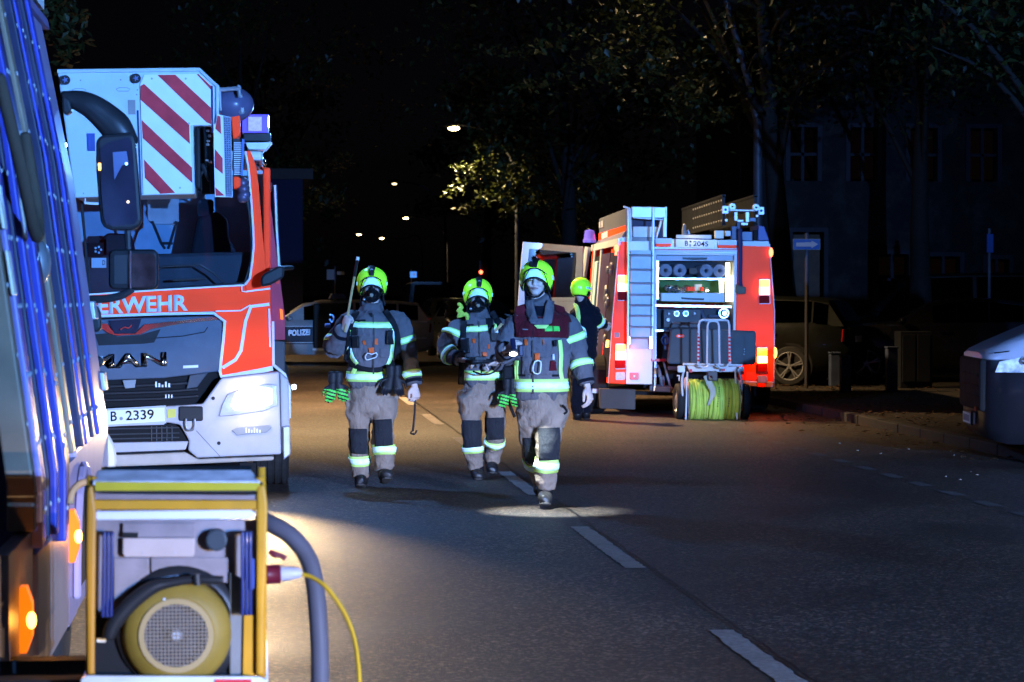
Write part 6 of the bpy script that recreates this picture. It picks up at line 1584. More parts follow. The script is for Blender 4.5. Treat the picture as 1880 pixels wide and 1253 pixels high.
# the tree over the red engine, with lit fringes
Yt = 46.5
sp = []
for pts in (((1290, 95), (1275, 120), (1262, 150), (1240, 180), (1222, 205)), ((1300, 150), (1285, 175), (1262, 195), (1240, 205)), ((1215, 95), (1200, 105), (1190, 120), (1180, 135)), ((1225, 90), (1215, 110), (1205, 125)), ((1130, 100), (1120, 118), (1110, 125)), ((1120, 80), (1080, 110), (1030, 135), (985, 150), (940, 162)), ((1060, 60), (1000, 85), (930, 90), (880, 90)), ((1330, 200), (1300, 212), (1270, 212)), ((1440, 190), (1410, 215), (1400, 212)), ((1480, 210), (1440, 225), (1410, 222))):
    sp.append(([P(x, y, Yt + random.uniform(-1, 1)) for x, y in pts], 130, .16))
tree('large street tree hanging its crown over the red fire engine', (9.8, 46.5, .1), 11.2, 4.6, 120, 60, .075, 12, lean=(-1.0, -1), crown_z=.70, zr=.27, sprays=sp)
tree('dark tree standing in front of the right facade', (P(1720, 500, 47).x, 48, .1), 10.5, 3.4, 90, 60, .07, 13, crown_z=.72, zr=.25)
tree('dark tree at the far right edge of the street', (P(1850, 500, 31).x + .6, 31, .1), 8.6, 3.0, 80, 60, .07, 14, crown_z=.74, zr=.25)
tree('dark tree behind the masked firefighters on the right side', (P(975, 500, 62).x + .8, 62, .1), 11, 4.0, 80, 60, .10, 15, crown_z=.64, zr=.32)
tree('tall dark tree on the left pavement beyond the police car', (P(470, 500, 85).x - .5, 85, .1), 12, 4.4, 70, 60, .12, 16, crown_z=.62, zr=.33)
tree('far dark tree closing the left side of the avenue', (P(560, 500, 130).x - 2, 130, .1), 13, 5.0, 60, 60, .16, 17)
tree('far dark tree closing the right side of the avenue', (P(800, 500, 120).x + 2.5, 120, .1), 12, 4.0, 60, 60, .15, 18, crown_z=.66, zr=.3)
Yl = 30
sp = [([P(x, y, Yl) for x, y in pts], 60, .20) for pts in (((60, 0), (95, 30), (110, 50), (140, 90)), ((90, -10), (120, 20), (140, 60), (150, 85)), ((100, 40), (115, 70), (125, 100)), ((120, 5), (130, 25)))]
tree('tree at the upper left peeping over the near engine', (-5.6, 31, .1), 7.6, 2.3, 40, 60, .07, 19, crown_z=.70, zr=.28, sprays=sp)
random.seed(5)
# ------------------------------------------------------------------ people
def fabric(name, col, sat=0.12):
    if name in MATS: return MATS[name]
    m = bpy.data.materials.new(name); m.use_nodes = True; nt = m.node_tree; N = nt.nodes.new; L = nt.links.new
    b = nt.nodes['Principled BSDF']; b.inputs['Roughness'].default_value = .85; b.inputs['Specular IOR Level'].default_value = .08
    b.inputs['Sheen Weight'].default_value = .05
    tc = N('ShaderNodeTexCoord')
    n1 = N('ShaderNodeTexNoise'); n1.inputs['Scale'].default_value = 5; n1.inputs['Detail'].default_value = 6; L(tc.outputs['Object'], n1.inputs['Vector'])
    n2 = N('ShaderNodeTexNoise'); n2.inputs['Scale'].default_value = 180; L(tc.outputs['Object'], n2.inputs['Vector'])
    r = N('ShaderNodeMapRange'); r.inputs[1].default_value = .3; r.inputs[2].default_value = .7; r.inputs[3].default_value = .72; r.inputs[4].default_value = 1.15; L(n1.outputs[0], r.inputs[0])
    mx = N('ShaderNodeMix'); mx.data_type = 'RGBA'; mx.blend_type = 'MULTIPLY'; mx.inputs[0].default_value = 1; mx.inputs[6].default_value = (*col, 1); L(r.outputs[0], mx.inputs[7]); L(mx.outputs[2], b.inputs['Base Color'])
    n3 = N('ShaderNodeTexNoise'); n3.inputs['Scale'].default_value = 26; n3.inputs['Detail'].default_value = 4; n3.inputs['Distortion'].default_value = .6
    mp = N('ShaderNodeMapping'); mp.inputs['Scale'].default_value = (1, 1, .45); L(tc.outputs['Object'], mp.inputs[0]); L(mp.outputs[0], n3.inputs['Vector'])
    ad = N('ShaderNodeMath'); ad.operation = 'MULTIPLY_ADD'; ad.inputs[1].default_value = .15; L(n2.outputs[0], ad.inputs[0]); L(n3.outputs[0], ad.inputs[2])
    bp = N('ShaderNodeBump'); bp.inputs['Strength'].default_value = .9; bp.inputs['Distance'].default_value = .022; L(ad.outputs[0], bp.inputs['Height']); L(bp.outputs[0], b.inputs['Normal'])
    MATS[name] = m; return m
JACK = fabric('khaki grey turnout fabric', (.155, .138, .145))
TROU = fabric('sand turnout fabric', (.32, .245, .19))
KNEE = fabric('dark knee pad fabric', (.028, .030, .036))
NAVJ = fabric('navy fabric', (.008, .009, .016))
SKIN = mat('skin', (.74, .54, .45), .5, var=.08, vs=20)
HAIR = mat('dark hair', (.03, .02, .015), .7)
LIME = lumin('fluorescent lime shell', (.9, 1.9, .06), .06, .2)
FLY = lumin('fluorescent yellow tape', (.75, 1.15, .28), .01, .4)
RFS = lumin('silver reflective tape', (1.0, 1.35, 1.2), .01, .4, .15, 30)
STRAP = mat('black webbing', (.012, .012, .014), .7, var=.2)
MRN = fabric('maroon vest fabric', (.115, .012, .018))
ORG = mat('orange tag', (.9, .14, .03), .5, var=.05)
BOOT = mat('black boot leather', (.020, .020, .022), .38, var=.3, vs=14, dirt=.4)
SOLE = mat('dusty sole rubber', (.07, .065, .06), .8, var=.3)
GLV = mat('black glove leather', (.015, .015, .018), .5, var=.3)
GLG = mat('green glove panel', (.12, .75, .10), .5, var=.1)
MASK = mat('black mask rubber', (.010, .010, .011), .42)
VISOR = glassmat('mask visor', (.80, .80, .85), .02)
EYEW = mat('eye white', (.7, .7, .7), .3, var=0); IRIS = mat('dark iris', (.02, .015, .01), .2, var=0)
LIP = mat('lip', (.42, .18, .15), .5); BROW = mat('brow hair', (.06, .04, .03), .8)

def fuse(bm, voxel, smooth=2, amp=0.0, freq=8.0, zs_=.5, seed=0.0):
    me = bpy.data.meshes.new('tmp'); bm.to_mesh(me); bm.free()
    o = bpy.data.objects.new('tmp', me); C.objects.link(o)
    r = o.modifiers.new('r', 'REMESH'); r.mode = 'VOXEL'; r.voxel_size = voxel; r.adaptivity = 0
    if smooth:
        s = o.modifiers.new('s', 'SMOOTH'); s.iterations = smooth; s.factor = .6
    dg = bpy.context.evaluated_depsgraph_get(); dg.update()
    out = bpy.data.meshes.new_from_object(o.evaluated_get(dg))
    bpy.data.objects.remove(o); bpy.data.meshes.remove(me)
    if amp:
        vs = out.vertices
        nr = [v.normal.copy() for v in vs]
        for v, n in zip(vs, nr):
            p = v.co
            q = V((p.x * freq + seed, p.y * freq, p.z * freq * zs_ + seed * 2))
            a = noise.noise(q + V((noise.noise(q * .7) * 1.2, 0, 0)))
            rg = 1 - abs(noise.noise(V((p.x * freq * .8 + p.z * freq * .9 + seed, p.y * freq, p.z * freq * 1.25 - p.x * freq * .7)))) * 2.2
            v.co = p + n * (amp * (a * .9 + max(0, rg) * .55 - .25))
    out.update()
    for p in out.polygons: p.use_smooth = True
    return out

def add_mesh(name, me, m, parent):
    me.name = name; me.materials.clear(); me.materials.append(m)
    o = bpy.data.objects.new(name, me); C.objects.link(o); o.parent = parent; return o

def hand(bm, wrist, d, palm, thumb, curl=(.5, .6, .65, .7), s=1.0, thumb_in=.5, splay=.05, fr=1.0):
    """adds a five-fingered hand. d: forearm->fingers, palm: palm-facing direction (fingers curl to it), thumb: side of the thumb"""
    wrist, d, palm, thumb = V(wrist), V(d).normalized(), V(palm), V(thumb)
    palm = (palm - d * palm.dot(d)).normalized(); side = d.cross(palm); side = side if side.dot(thumb) > 0 else -side
    tube(bm, [wrist - d * .03 * s, wrist + d * .02 * s, wrist + d * .06 * s, wrist + d * .088 * s], [(.027 * s, .020 * s), (.033 * s, .018 * s), (.042 * s, .016 * s), (.040 * s, .014 * s)], 14, 3, front=palm)
    L_ = (.074, .082, .076, .060)
    for i in range(4):
        o = .031 - i * .0205
        p = wrist + d * (.082 - abs(i - 1) * .003) * s + side * o * s
        dd = (d + side * (splay * (1.5 - i))).normalized(); pts = [p - dd * .02 * s, p]; ang = 0; q = p
        for j, f in enumerate((.45, .32, .26)):
            ang += curl[i] * (.9, 1.2, .8)[j]
            q = q + (dd * math.cos(ang) + palm * math.sin(ang)) * L_[i] * f * s; pts.append(q)
        r = .0092 * s * fr * (1 if i < 3 else .88)
        tube(bm, pts, [r, r, r * .97, r * .9, r * .78], 10, 2, front=side)
    p = wrist + d * .022 * s + side * .026 * s
    q = p + (d * .55 + side * (.9 - thumb_in * .6) + palm * .3 * thumb_in).normalized() * .040 * s
    q2 = q + (d * .85 + side * (.35 - thumb_in * .5) + palm * .6 * thumb_in).normalized() * .030 * s
    q3 = q2 + (d * .9 + side * (.1 - thumb_in * .6) + palm * .8 * thumb_in).normalized() * .024 * s
    tube(bm, [p, q, q2, q3], [.014 * s, .0125 * s, .011 * s, .009 * s], 10, 3, front=palm)

def glove_pair(name, label, loc, mats, ang=0, hang=.1):
    T = Thing(name, label, 'gloves', loc)
    for k in (0, 1):
        bm = B(); w = V(loc) + V(((k - .5) * .05, k * .03, .1))
        d = V(((k - .5) * .5 + ang, 0, -1))
        hand(bm, w, d, (0, -1, 0), (1 if k else -1, 0, 0), curl=(.25, .3, .3, .35), s=1.0, thumb_in=.35, splay=.05, fr=1.2)
        tube(bm, [w + V((0, 0, .09)), w + V((0, 0, .02))], [(.040, .026), (.038, .022)], 12, 1)
        me = fuse(bm, .006, 1)
        me.transform(Matrix.Translation(-V(loc)))
        o = add_mesh('glove', me, mats[0], T.e)
        if len(mats) > 1:
            me.materials.append(mats[1])
            z0 = loc[2]
            for p in me.polygons:
                zz = p.center.z
                if zz < .06 and p.normal.y < .3 and math.sin(zz * 210 + p.center.x * 60) > -.25: p.material_index = 1
    return T

def person(sp):
    Y = sp['Y']; base = P(sp['cx'], sp['gy'], Y); base.z = 0
    J = lambda x, y, dy=0: P(x, y, Y + dy) - base
    e = bpy.data.objects.new('person', None); C.objects.link(e); e.location = base
    tagp(e, sp['label'], 'person', 'firefighters in turnout gear')
    O = lambda nm, bm, m, par=None, **k: obj(nm, bm, m, par or e, **k)
    S_ = FPX / Y
    # ---- head frame
    hc = J(*sp['head']); HM = Matrix.Rotation(sp.get('hyaw', 0), 3, 'Z') @ Matrix.Rotation(sp.get('hpitch', 0), 3, 'X') @ Matrix.Rotation(sp.get('hroll', 0), 3, 'Y')
    hp = lambda x, y, z: hc + HM @ V((x, y, z))
    # ---- body
    bm = B()
    ell(bm, hp(0, .015, .035), (.077, .095, .10), HM); ell(bm, hp(0, -.015, -.035), (.062, .075, .078), HM)
    ell(bm, hp(0, -.045, -.085), (.034, .032, .026), HM, 12, 8)           # chin
    tube(bm, [hp(0, -.088, .02), hp(0, -.103, -.01), hp(0, -.108, -.026)], [.010, .013, .016], 10, 2)   # nose
    for s in (-1, 1):
        ell(bm, hp(.012 * s, -.098, -.028), (.010, .010, .008), HM, 8, 6)
        ell(bm, hp(.036 * s, -.076, -.025), (.026, .022, .024), HM, 10, 8)
        tube(bm, [hp(.010 * s, -.092, .030), hp(.032 * s, -.090, .035), hp(.052 * s, -.074, .028)], .0085, 8, 2)
        ell(bm, hp(.078 * s, .01, -.01), (.010, .020, .032), HM, 10, 8)
    ell(bm, hp(0, -.090, -.053), (.022, .012, .007), HM, 12, 6); ell(bm, hp(0, -.088, -.064), (.018, .012, .007), HM, 12, 6)
    nk = J(*sp['neck'])
    tube(bm, [hp(0, .02, -.06), nk, nk + V((0, .01, -.08))], [.056, .058, .075], 14, 3)
    ch = J(*sp['chest']); ws = J(*sp['waist']); hip = J(*sp['hip'])
    tube(bm, [nk + V((0, .01, -.06)), ch, ws, hip], [(.10, .08), (.155, .10), (.14, .095), (.15, .10)], 16, 4)
    arms = []
    for a in sp['arms']:
        pts = [J(*p) for p in a['pts']]
        tube(bm, [ch * .35 + pts[0] * .65, *pts], [.05, .048] + [.042] * (len(pts) - 2) + [.027], 12, 3)
        w = pts[-1]; d = (w - pts[-2]).normalized() if 'd' not in a else V(a['d'])
        hand(bm, w, d, a['palm'], a['thumb'], a.get('curl', (.5, .6, .6, .65)), a.get('hs', 1.05), a.get('ti', .5))
    for l in sp['legs']:
        pts = [J(*p) for p in l['pts']]
        tube(bm, pts, [.075] + [.055] * (len(pts) - 2) + [.04], 12, 3)
    body = add_mesh('body', fuse(bm, .0055, 1), SKIN, e)
    # ---- jacket
    jk = B()
    R_ = sp['torso']
    tube(jk, [J(*r[:3]) for r in R_], [(r[3], r[4]) for r in R_], 28, 5)
    for a in sp['arms']:
        pts = [J(*p) for p in a['pts']]
        w, pl = pts[-1], pts[-2]
        pts2 = pts[:-1] + [w - (w - pl).normalized() * .012]
        st = ch * .45 + pts[0] * .55; st.z = max(st.z, pts[0].z - .01)
        tube(jk, [st] + pts2, [(.085, .085)] + [a.get('r0', .080)] + [a.get('r1', .070)] * (len(pts2) - 2) + [a.get('r2', .058)], 18, 4, dome=False)
    cl_ = hp(0, .02, -.10)
    tube(jk, [nk + V((0, .015, -.06)), nk + V((0, .012, 0)), cl_ + V((0, .012, -.015))], sp.get('collar', [(.12, .10), (.095, .088), (.088, .085)]), 20, 3, dome=False)
    jme = fuse(jk, .011, 1, sp.get('wr', .020), 9, .7, sp['Y'] * 3.1)
    jbv = BVHTree.FromPolygons([v.co.copy() for v in jme.vertices], [tuple(p.vertices) for p in jme.polygons])
    jack = add_mesh('jacket', jme, sp.get('jm', JACK), e)
    # ---- trousers
    tr = B()
    Wt = sp['pelvis']
    tube(tr, [J(*r[:3]) for r in Wt], [(r[3], r[4]) for r in Wt], 26, 4)
    for l in sp['legs']:
        pts = [J(*p) for p in l['pts']]
        n = len(pts); rr = l['r']
        tube(tr, pts[:-1] + [pts[-1]], rr, 20, 4, dome=False)
        if 'flap' in l:
            f0, f1, w_ = l['flap']; tube(tr, [J(*f0), J(*f1)], [(w_, w_ * .9), (w_ * .95, w_ * .8)], 12, 2)
    tme = fuse(tr, .011, 1, .020, 8.5, .8, sp['Y'] * 1.7)
    tbv = BVHTree.FromPolygons([v.co.copy() for v in tme.vertices], [tuple(p.vertices) for p in tme.polygons])
    add_mesh('trousers', tme, sp.get('tm', TROU), e)

    def hit(bv, x, z, prev=None, miny=-2.0):
        r = bv.ray_cast(V((x, miny, z)), V((0, 1, 0)))
        return r[0].y if r[0] is not None else prev
    def front(nm, pts, w, m, bv=jbv, off=.008, th=.006, par=None, maxd=None):
        """strip running over the front surface through photo pixels pts"""
        c = cr([(J(x, y).x, J(x, y).z) for x, y in pts], 6 if len(pts) > 2 else 8)
        bm = B(); rows = []; yp = None
        for i, (x, z) in enumerate(c):
            a = c[max(0, i - 1)]; b = c[min(len(c) - 1, i + 1)]; d = V((b[0] - a[0], b[1] - a[1])); d.normalize(); n = V((-d.y, d.x)) * w / 2
            row = []
            for t in (-1, -.33, .33, 1):
                xx, zz = x + n.x * t, z + n.y * t
                y = hit(bv, xx, zz, None)
                if y is None or (yp is not None and abs(y - yp) > (maxd or .12)): y = yp
                row.append([xx, y, zz])
            ok = [r[1] for r in row if r[1] is not None]
            if not ok: continue
            mn = sum(ok) / len(ok)
            for r in row:
                if r[1] is None: r[1] = mn
            yp = mn
            rows.append([bm.verts.new((r[0], r[1] - off, r[2])) for r in row])
        for a, b in zip(rows, rows[1:]):
            for i in range(3): bm.faces.new((a[i], a[i + 1], b[i + 1], b[i]))
        if not bm.faces: bm.free(); return None
        bmesh.ops.recalc_face_normals(bm, faces=bm.faces)
        if sum(f.normal.y for f in bm.faces) > 0: bmesh.ops.reverse_faces(bm, faces=bm.faces)
        return O(nm, bm, m, par, smooth=True, solid=th)
    def patch(nm, quad, m, bv=jbv, off=.007, th=.005, nx=8, nz=8, par=None):
        q = [J(x, y) for x, y in quad]; bm = B(); g = []; yp = None
        for j in range(nz + 1):
            row = []
            for i in range(nx + 1):
                u, v = i / nx, j / nz; p = (q[0] * (1 - u) + q[1] * u) * (1 - v) + (q[3] * (1 - u) + q[2] * u) * v
                y = hit(bv, p.x, p.z, None)
                row.append([p.x, y, p.z])
            g.append(row)
        flat = [r[1] for row in g for r in row if r[1] is not None]
        if not flat: return None
        flat.sort(); md = flat[len(flat) // 2]
        vs = []
        for row in g:
            for r in row:
                if r[1] is None or abs(r[1] - md) > .13: r[1] = md + .03
            vs.append([bm.verts.new((r[0], r[1] - off, r[2])) for r in row])
        for a, b in zip(vs, vs[1:]):
            for i in range(nx): bm.faces.new((a[i], a[i + 1], b[i + 1], b[i]))
        bmesh.ops.recalc_face_normals(bm, faces=bm.faces)
        if sum(f.normal.y for f in bm.faces) > 0: bmesh.ops.reverse_faces(bm, faces=bm.faces)
        return O(nm, bm, m, par, smooth=True, solid=th)
    def band(nm, c, ax, w, m, bv, off=.006, rmax=.32, rdef=.08, arc=None, par=None, th=.004):
        ax = V(ax).normalized(); f = V((0, -1, 0)); f = (f - ax * f.dot(ax)).normalized(); u = ax.cross(f)
        bm = B(); rows = []
        n = 44
        for t in (-.5, -.17, .17, .5):
            row = []; last = None; cc = V(c) + ax * w * t
            rs = []
            for i in range(n):
                an = 2 * math.pi * i / n; d = f * math.cos(an) + u * math.sin(an)
                r = bv.ray_cast(cc, d); rs.append(r[3] if r[0] is not None and r[3] < rmax else None)
            ok = [x for x in rs if x]; md = sorted(ok)[len(ok) // 2] if ok else rdef
            rs = [(x if x else md) for x in rs]
            rs = [(rs[i - 1] + rs[i] * 2 + rs[(i + 1) % n]) / 4 for i in range(n)]
            rows.append([bm.verts.new(cc + (f * math.cos(2 * math.pi * i / n) + u * math.sin(2 * math.pi * i / n)) * (rs[i] + off)) for i in range(n)])
        for a, b in zip(rows, rows[1:]):
            for i in range(n): bm.faces.new((a[i], a[(i + 1) % n], b[(i + 1) % n], b[i]))
        bmesh.ops.recalc_face_normals(bm, faces=bm.faces)
        return O(nm, bm, m, par, smooth=True, solid=th)
    def stripe3(nm, c, ax, w, bv, rmax=.32):
        b0 = band(nm, c, ax, w, FLY, bv, .006, rmax); band('silver_band', c, ax, w * .5, RFS, bv, .012, rmax, par=b0)
    # hems and cuffs
    hz = sp['hem']
    if hz: stripe3('reflective_stripe', J(*hz[:3]), hz[4], hz[3], jbv, .36)
    for a in sp['arms']:
        pts = [J(*p) for p in a['pts']]
        for (i, t, w_) in a.get('bands', ()):
            p = pts[i] * (1 - t) + pts[i + 1] * t
            stripe3('sleeve_stripe', p, pts[i + 1] - pts[i], w_, jbv, .13)
        w, pl = pts[-1], pts[-2]; d = (w - pl).normalized()
        band('cuff', w - d * .035, d, .03, NAVJ, jbv, .004, .11)
    for l in sp['legs']:
        pts = [J(*p) for p in l['pts']]
        for (i, t, w_) in l.get('bands', ()):
            p = pts[i] * (1 - t) + pts[i + 1] * t
            stripe3('trouser_stripe', p, pts[i + 1] - pts[i], w_, tbv, .16)
        if 'pad' in l: patch('knee_pad', l['pad'], KNEE, tbv, .010, .012, 8, 10)
        if 'boot' in l:
            ank, toe, up_ = l['boot']; a = J(*ank); t = J(*toe)
            bm = B()
            d = (t - a).normalized()
            tube(bm, [a + V((0, .01, .12)), a + V((0, .01, .03)), a + V((0, .0, -.02))], [(.068, .07), (.064, .068), (.058, .062)], 16, 3)
            tube(bm, [a + V((0, .035, -.035)) , a + d * .07 + V((0, 0, -.015)), t + V((0, .03, .0)), t], [(.052, .052), (.058, .055), (.060, .046), (.050, .036)], 16, 4)
            b_ = add_mesh('boot', fuse(bm, .009, 2), BOOT, e)
            bm = B(); n_ = up_ if isinstance(up_, V) else V(up_)
            so = []
            hd = V((0, .035, 0)) + a; 
            pth = [a + V((0, .07, -.075)), a + V((0, .02, -.082)), (a + t) / 2 + V((0, 0, -.062)), t + V((0, .01, -.034)), t + V((0, -.03, -.026))]
            tube(bm, pth, [(.036, .012), (.042, .013), (.040, .012), (.049, .012), (.03, .010)], 14, 3, front=n_)
            O('boot_sole', bm, SOLE, b_, smooth=True)
    # jacket front closure
    for nm, pts, w_, m_ in sp.get('strips', ()): front(nm, pts, w_, m_)
    for nm, quad, m_, *r in sp.get('patches', ()): patch(nm, quad, m_, (tbv if r and r[0] == 't' else jbv), *(r[1:] if r else ()))
    # ---- face details
    for s in (-1, 1):
        bm = B(); ell(bm, hp(.030 * s, -.082, .010), (.0135, .012, .0075), HM, 12, 8); ey = O('eye', bm, EYEW, smooth=True)
        bm = B(); ell(bm, hp(.030 * s - .001, -.0925, .010), (.0055, .003, .0060), HM, 10, 6); O('iris', bm, IRIS, ey, smooth=True)
        bm = B(); tube(bm, [hp(.012 * s, -.096, .031), hp(.032 * s, -.0975, .037), hp(.053 * s, -.080, .030)], [.0030, .0045, .002], 8, 3); O('eyebrow', bm, BROW, smooth=True)
        bm = B(); tube(bm, [hp(.016 * s, -.091, .014), hp(.030 * s, -.0955, .019), hp(.045 * s, -.085, .014)], [.002, .0028, .002], 6, 3); O('eyelid', bm, BROW, smooth=True)
    bm = B(); tube(bm, [hp(-.024, -.092, -.059), hp(0, -.1015, -.057), hp(.024, -.092, -.059)], [.003, .0062, .003], 8, 3); O('mouth', bm, LIP, smooth=True)
    bm = B()
    # ---- helmet
    def hs(az, t, o=0.0, full=False):
        """helmet surface; az from the front, t 0 crown .. 1 rim"""
        c = math.cos(az); rim = -.045 - .050 * max(0, -c) + .062 * max(0, c) ** 1.2 - .045 * (math.sin(az) ** 2) * (1 if not full else 1)
        rx, ry, rz = .124 + o, .148 + o, .118 + o
        # elevation angle at rim
        zr = (rim - .045) / rz
        el1 = math.asin(max(-.98, min(.98, zr))) if zr > -.98 else -1.37
        el = math.pi / 2 + (el1 - math.pi / 2) * t
        x = rx * math.cos(el) * math.sin(az); y = -ry * math.cos(el) * math.cos(az) + .012; z = rz * math.sin(el) + .045
        if el < 0: x = rx * math.sin(az) * (1 - (1 - math.cos(el)) * .35); y = -ry * math.cos(az) * (1 - (1 - math.cos(el)) * .35) + .012
        return hp(x, y, z)
    n, m_ = 40, 12
    bm = B(); rows = [[bm.verts.new(hs(2 * math.pi * i / n, j / m_)) for i in range(n)] for j in range(1, m_ + 1)]; tp = bm.verts.new(hs(0, 0))
    for i in range(n): bm.faces.new((tp, rows[0][i], rows[0][(i + 1) % n]))
    for a, b in zip(rows, rows[1:]):
        for i in range(n): bm.faces.new((a[i], b[i], b[(i + 1) % n], a[(i + 1) % n]))
    bmesh.ops.recalc_face_normals(bm, faces=bm.faces)
    hel = O('helmet', bm, LIME, smooth=True, solid=.004)
    def hpatch(nm, f, m, o=.006, na=10, nt=6, th=.005):
        bm = B(); g = [[bm.verts.new(hs(*f(i / na, j / nt), o)) for i in range(na + 1)] for j in range(nt + 1)]
        for a, b in zip(g, g[1:]):
            for i in range(na): bm.faces.new((a[i], b[i], b[i + 1], a[i + 1]))
        bmesh.ops.recalc_face_normals(bm, faces=bm.faces)
        cc = sum((f_.calc_center_median() for f_ in bm.faces), V()) / len(bm.faces)
        if sum((f_.calc_center_median() - hc).dot(f_.normal) for f_ in bm.faces) < 0: bmesh.ops.reverse_faces(bm, faces=bm.faces)
        return O(nm, bm, m, hel, smooth=True, solid=th)
    hpatch('front_plate', lambda u, v: ((u - .5) * (.5 + .95 * v), .70 + .28 * v), RFS, .005)
    hpatch('plate_outline', lambda u, v: ((u - .5) * (.62 + 1.05 * v), .66 + .06 * v), BLK, .004, 12, 2)
    hpatch('crown_ridge', lambda u, v: ((u - .5) * .34 / max(.28, v * 1.1), .06 + .58 * v), BLK, .008, 6, 8, .008)
    hpatch('brow_trim', lambda u, v: ((u - .5) * 2.5, .96 + .06 * v), BLK, .006, 16, 2, .008)
    for s in (-1, 1):
        hpatch('side_line', lambda u, v: (s * (.48 + .55 * u), .66 + .34 * u + .045 * v), BLK, .004, 8, 2)
        hpatch('ear_fitting', lambda u, v: (s * (1.45 + .45 * u), .70 + .22 * v), BLK, .007, 5, 5)
        hpatch('side_tape', lambda u, v: (s * (1.25 + .9 * u), .56 + .07 * v), RFS, .004, 8, 2)
    bm = B(); lathe(bm, hs(sp.get('lampaz', 0), .50, .004), HM @ V((0, -1, .35)), [(0, .034), (.016, .032), (.020, .022), (.023, .004), (.026, -.015)], 18); hl_ = O('helmet_lamp', bm, BLK, hel, smooth=True, auto=35)
    bm = B(); lathe(bm, hs(sp.get('lampaz', 0), .50, .038), HM @ V((0, -1, .35)), [(0, .002), (.012, .001), (.013, -.003)], 14); O('lamp_glass', bm, mat('lamp glass grey', (.3, .32, .38), .15, coat=.6), hl_)
    # neck guard cloth
    bm = B(); g = []
    for j in range(6):
        t = j / 5; row = []
        for i in range(25):
            az = R(58 + 244 * i / 24); a = hs(az, .97, -.006); b = nk + V((.105 * math.sin(az), -.10 * math.cos(az) + .02, .02))
            row.append(bm.verts.new(a * (1 - t) + b * t + V((0, .0, -.01 * math.sin(t * 3)))))
        g.append(row)
    for a, b in zip(g, g[1:]):
        for i in range(24): bm.faces.new((a[i], b[i], b[i + 1], a[i + 1]))
    O('neck_guard', bm, NAVJ, smooth=True, solid=.006)
    bm = B(); tube(bm, [hp(-.085, -.01, -.01), hp(-.066, -.05, -.075), hp(-.030, -.075, -.118), hp(0, -.080, -.124), hp(.030, -.075, -.118), hp(.066, -.05, -.075), hp(.085, -.01, -.01)], [(.006, .010)] * 7, 8, 4); O('chin_strap', bm, STRAP, smooth=True)
    if sp.get('mask'):
        bm = B()
        ell(bm, hp(0, -.075, -.062), (.060, .052, .060), HM, 20, 14)
        tube(bm, [hp(0, -.10, -.045), hp(0, -.150, -.058)], [(.032, .030), (.028, .027)], 18, 2)
        tube(bm, [hp(-.035, -.10, -.085), hp(-.06, -.13, -.095)], .017, 12, 1); tube(bm, [hp(.035, -.10, -.075), hp(.055, -.125, -.085)], .014, 12, 1)
        for s in (-1, 1): tube(bm, [hp(.055 * s, -.06, .045), hp(.078 * s, -.045, .0), hp(.070 * s, -.05, -.05), hp(.04 * s, -.08, -.09)], .012, 10, 3)
        tube(bm, [hp(-.06, -.075, .052), hp(0, -.105, .062), hp(.06, -.075, .052)], .010, 10, 3)
        # nose cup
        tube(bm, [hp(0, -.118, .005), hp(0, -.122, -.035)], [(.012, .010), (.034, .022)], 12, 2)
        mk = add_mesh('breathing_mask', fuse(bm, .006, 1), MASK, e)
        bm = B(); g = []
        for j in range(9):
            t = j / 8; row = []
            for i in range(15):
                az = R(-68 + 136 * i / 14); z_ = .056 - .105 * t; row.append(bm.verts.new(hp(.088 * math.sin(az), -.122 * math.cos(az) ** .8 + .0 if math.cos(az) > 0 else 0, z_)))
            g.append(row)
        for a, b in zip(g, g[1:]):
            for i in range(14): bm.faces.new((a[i], b[i], b[i + 1], a[i + 1]))
        O('mask_visor', bm, VISOR, mk, smooth=True)
        bm = B(); lathe(bm, hp(0, -.165, -.062), HM @ V((0, -1, 0)), [(0, .006), (.014, .005), (.018, .0), (.018, -.01)], 16); O('valve_disc', bm, mat('brass disc', (.25, .22, .16), .6, .2), mk)
        bm = B(); ell(bm, hp(-.062, -.145, -.098), (.012, .012, .012), HM, 8, 6); O('valve_fitting', bm, ALU, mk, smooth=True)
    # shoulder harness for the air cylinder, and the cylinder itself
    if sp.get('scba'):
        for pts in sp['scba']: front('harness_strap', pts, .050, STRAP, off=.014, th=.012)
        cb = ch + V((0, .24, -.10)); bm = B()
        tube(bm, [cb + V((0, 0, -.26)), cb + V((0, 0, .26))], [.085, .085], 20, 1)
        O('air_cylinder', bm, mat('air cylinder grey', (.25, .26, .2), .4, coat=.3), smooth=True)
        bm = B(); obox(bm, cb + V((0, -.05, -.05)), (.14, 0, 0), (0, .02, 0), (0, 0, .30)); O('back_plate', bm, BLK, bevel=.02)
    return e, dict(J=J, front=front, patch=patch, band=band, base=base, O=O, hp=hp)

